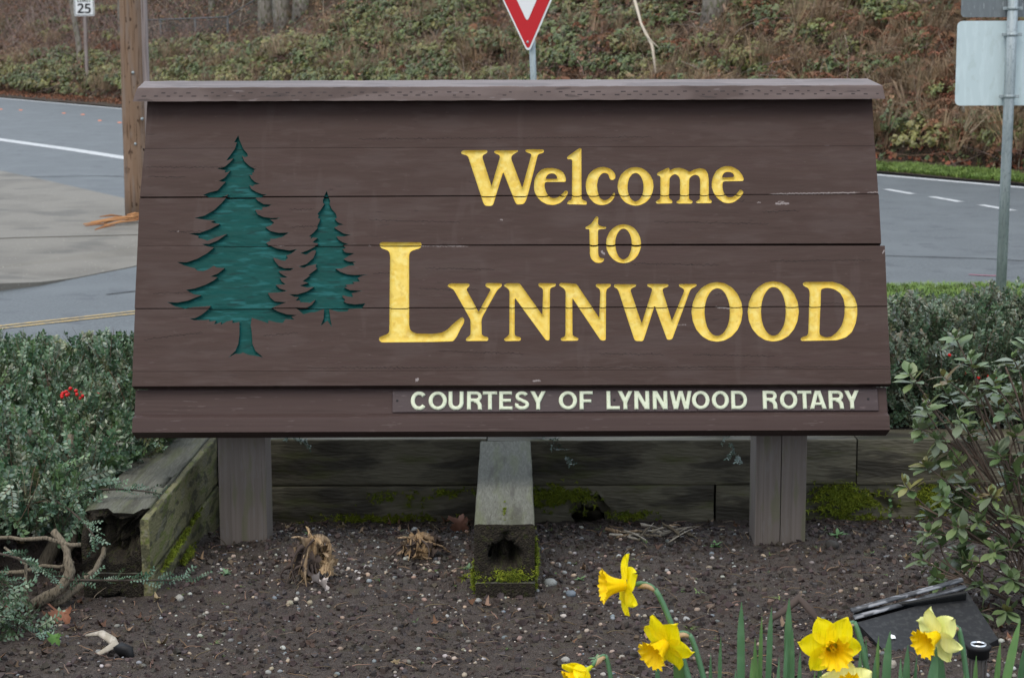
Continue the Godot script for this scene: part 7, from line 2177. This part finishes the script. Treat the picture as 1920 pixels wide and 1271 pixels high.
func more_materials() -> void:
	M.timber_x_z = surfaced(painted(512, 512, Color(0.335, 0.318, 0.265), [[1, 1, 0.08, 4, 0.4, 0.8, Color(0.37, 0.35, 0.295), 0.6], [1, 1, 0.007, 6, 0.54, 0.62, Color(0.43, 0.41, 0.345), 0.65], [1, 1, 0.008, 6, 0.5, 0.75, Color(0.17, 0.155, 0.13), 0.65], [1, 1, 0.01, 6, 0.56, 0.8, Color(0.27, 0.29, 0.13), 0.45]], 2), Vector3(2.0, 2.0, 0.45), 0.62, grey_tex(256, 256, 1, 1, 0.15, 6), 0.3)
	M.olive_board = surfaced(painted(512, 512, Color(0.41, 0.4, 0.285), [[1, 1, 0.06, 5, 0.4, 0.8, Color(0.46, 0.445, 0.34), 0.6], [1, 1, 0.012, 6, 0.52, 0.66, Color(0.225, 0.225, 0.165), 0.7], [1, 1, 0.015, 6, 0.56, 0.75, Color(0.33, 0.37, 0.16), 0.6], [1, 1, 0.012, 5, 0.66, 0.76, Color(0.42, 0.41, 0.36), 0.6]], 63), Vector3(2.4, 2.4, 0.7), 0.85, grey_tex(256, 256, 1, 1, 0.15, 64), 0.25)
	M.rot = surfaced(painted(256, 256, Color(0.15, 0.13, 0.105), [[1, 1, 0.04, 4, 0.45, 0.8, Color(0.22, 0.2, 0.16), 0.8], [1, 1, 0.06, 4, 0.55, 0.8, Color(0.08, 0.065, 0.05), 0.8], [1, 1, 0.03, 4, 0.62, 0.8, Color(0.2, 0.22, 0.09), 0.6]], 58), Vector3(5, 5, 5), 0.95, grey_tex(256, 256, 1, 1, 0.1, 59), 0.6)
	M.stem = std(lin(0.085, 0.06, 0.046), 0.75)
	M.tan_root = surfaced(painted(256, 256, Color(0.56, 0.46, 0.34), [[1, 6, 0.05, 4, 0.4, 0.75, Color(0.68, 0.59, 0.47), 0.8], [1, 3, 0.06, 4, 0.6, 0.8, Color(0.33, 0.24, 0.17), 0.8]], 60), Vector3(10, 10, 10), 0.9)
	M.dark_root = std(lin(0.07, 0.052, 0.045), 0.9)
	M.riser = surfaced(painted(256, 256, Color(0.3, 0.29, 0.28), [[1, 1, 0.05, 4, 0.5, 0.8, Color(0.36, 0.34, 0.33), 0.8], [1, 1, 0.2, 3, 0.7, 0.8, Color(0.2, 0.19, 0.19), 0.7]], 51), Vector3(8, 8, 8), 0.7)
	M.glassy = std(Color(0.1, 0.11, 0.12), 0.15, 0.5)
	M.speck = grey_tex(128, 128, 1, 1, 0.1, 53)
	M.speck_colour = ImageTexture.create_from_image(painted(128, 128, Color(0.9, 0.9, 0.9), [[1, 1, 0.1, 3, 0.4, 0.8, Color(1, 1, 1), 0.8], [1, 1, 0.15, 3, 0.65, 0.8, Color(0.62, 0.6, 0.58), 0.7]], 54))
	var pet := func(c: Color, b: Color) -> StandardMaterial3D:
		var m := surfaced(painted(128, 128, c, [[1, 12, 0.09, 3, 0.4, 0.8, c.lightened(0.15), 0.7], [1, 12, 0.12, 3, 0.62, 0.85, c.darkened(0.14), 0.6]], 55), Vector3(14, 14, 14), 0.55, null, 0.2, false, 0.3)
		m.backlight_enabled = true
		m.backlight = b
		return m
	M.petal = pet.call(Color(0.97, 0.9, 0.06), Color(0.85, 0.85, 0.6))
	M.petal_pale = pet.call(Color(0.93, 0.94, 0.62), Color(0.6, 0.6, 0.5))
	M.petal_base = pet.call(Color(0.72, 0.75, 0.15), Color(0.3, 0.3, 0.1))
	M.corona = pet.call(Color(0.98, 0.83, 0.03), Color(0.6, 0.55, 0.3))
	M.sheath = pet.call(Color(0.66, 0.55, 0.42), Color(0.3, 0.25, 0.2))
	M.stalk = std(lin(0.085, 0.185, 0.095), 0.5)
	M.daff_leaf = surfaced(painted(128, 128, Color(0.31, 0.455, 0.325), [[8, 1, 0.08, 3, 0.4, 0.8, Color(0.36, 0.5, 0.37), 0.7]], 56), Vector3(20, 2, 20), 0.5)
	M.daff_leaf_pale = surfaced(painted(128, 128, Color(0.36, 0.5, 0.3), [[8, 1, 0.08, 3, 0.4, 0.8, Color(0.42, 0.54, 0.33), 0.7]], 57), Vector3(20, 2, 20), 0.5)

func _ready() -> void:
	# camera
	var cam := Camera3D.new()
	cam.name = "camera"
	cam.position = Vector3(0, 1.79, 6.73)
	cam.rotation = Vector3(deg_to_rad(-9.0), 0, deg_to_rad(-0.2))
	cam.fov = 19.83
	cam.near = 0.05
	cam.far = 600.0
	var lens := CameraAttributesPhysical.new()
	lens.frustum_focal_length = 68.65
	lens.frustum_focus_distance = 5.8
	lens.frustum_near = 0.05
	lens.frustum_far = 600.0
	lens.exposure_aperture = 11.0
	cam.attributes = lens
	add_child(cam)
	# overcast sky and a weak, very soft sun
	var env := Environment.new()
	env.background_mode = Environment.BG_SKY
	var sky := Sky.new()
	var sm := ProceduralSkyMaterial.new()
	sm.sky_top_color = Color(0.83, 0.875, 0.93)
	sm.sky_horizon_color = Color(0.785, 0.82, 0.865)
	sm.sky_curve = 0.2
	sm.ground_horizon_color = Color(0.45, 0.45, 0.44)
	sm.ground_bottom_color = Color(0.3, 0.3, 0.29)
	sky.sky_material = sm
	env.sky = sky
	env.background_energy_multiplier = 1.0
	env.tonemap_mode = Environment.TONE_MAPPER_LINEAR
	env.tonemap_exposure = 2.05
	env.sdfgi_enabled = true
	env.ssao_enabled = true
	env.ssil_enabled = true
	var we := WorldEnvironment.new()
	we.name = "world_environment"
	we.environment = env
	add_child(we)
	var sun := DirectionalLight3D.new()
	sun.name = "sun"
	sun.light_energy = 0.35
	sun.light_angular_distance = 40.0
	sun.light_color = Color(1.0, 0.98, 0.95)
	sun.shadow_enabled = true
	sun.rotation = Vector3(deg_to_rad(-58), deg_to_rad(-28), 0)
	add_child(sun)
	rng.seed = 20240317
	make_materials()
	more_materials()
	ground_and_road()
	retaining_wall()
	welcome_sign()
	street_furniture()
	hillside()
	hedges()
	broad_shrub()
	bed_details()
	daffodils()
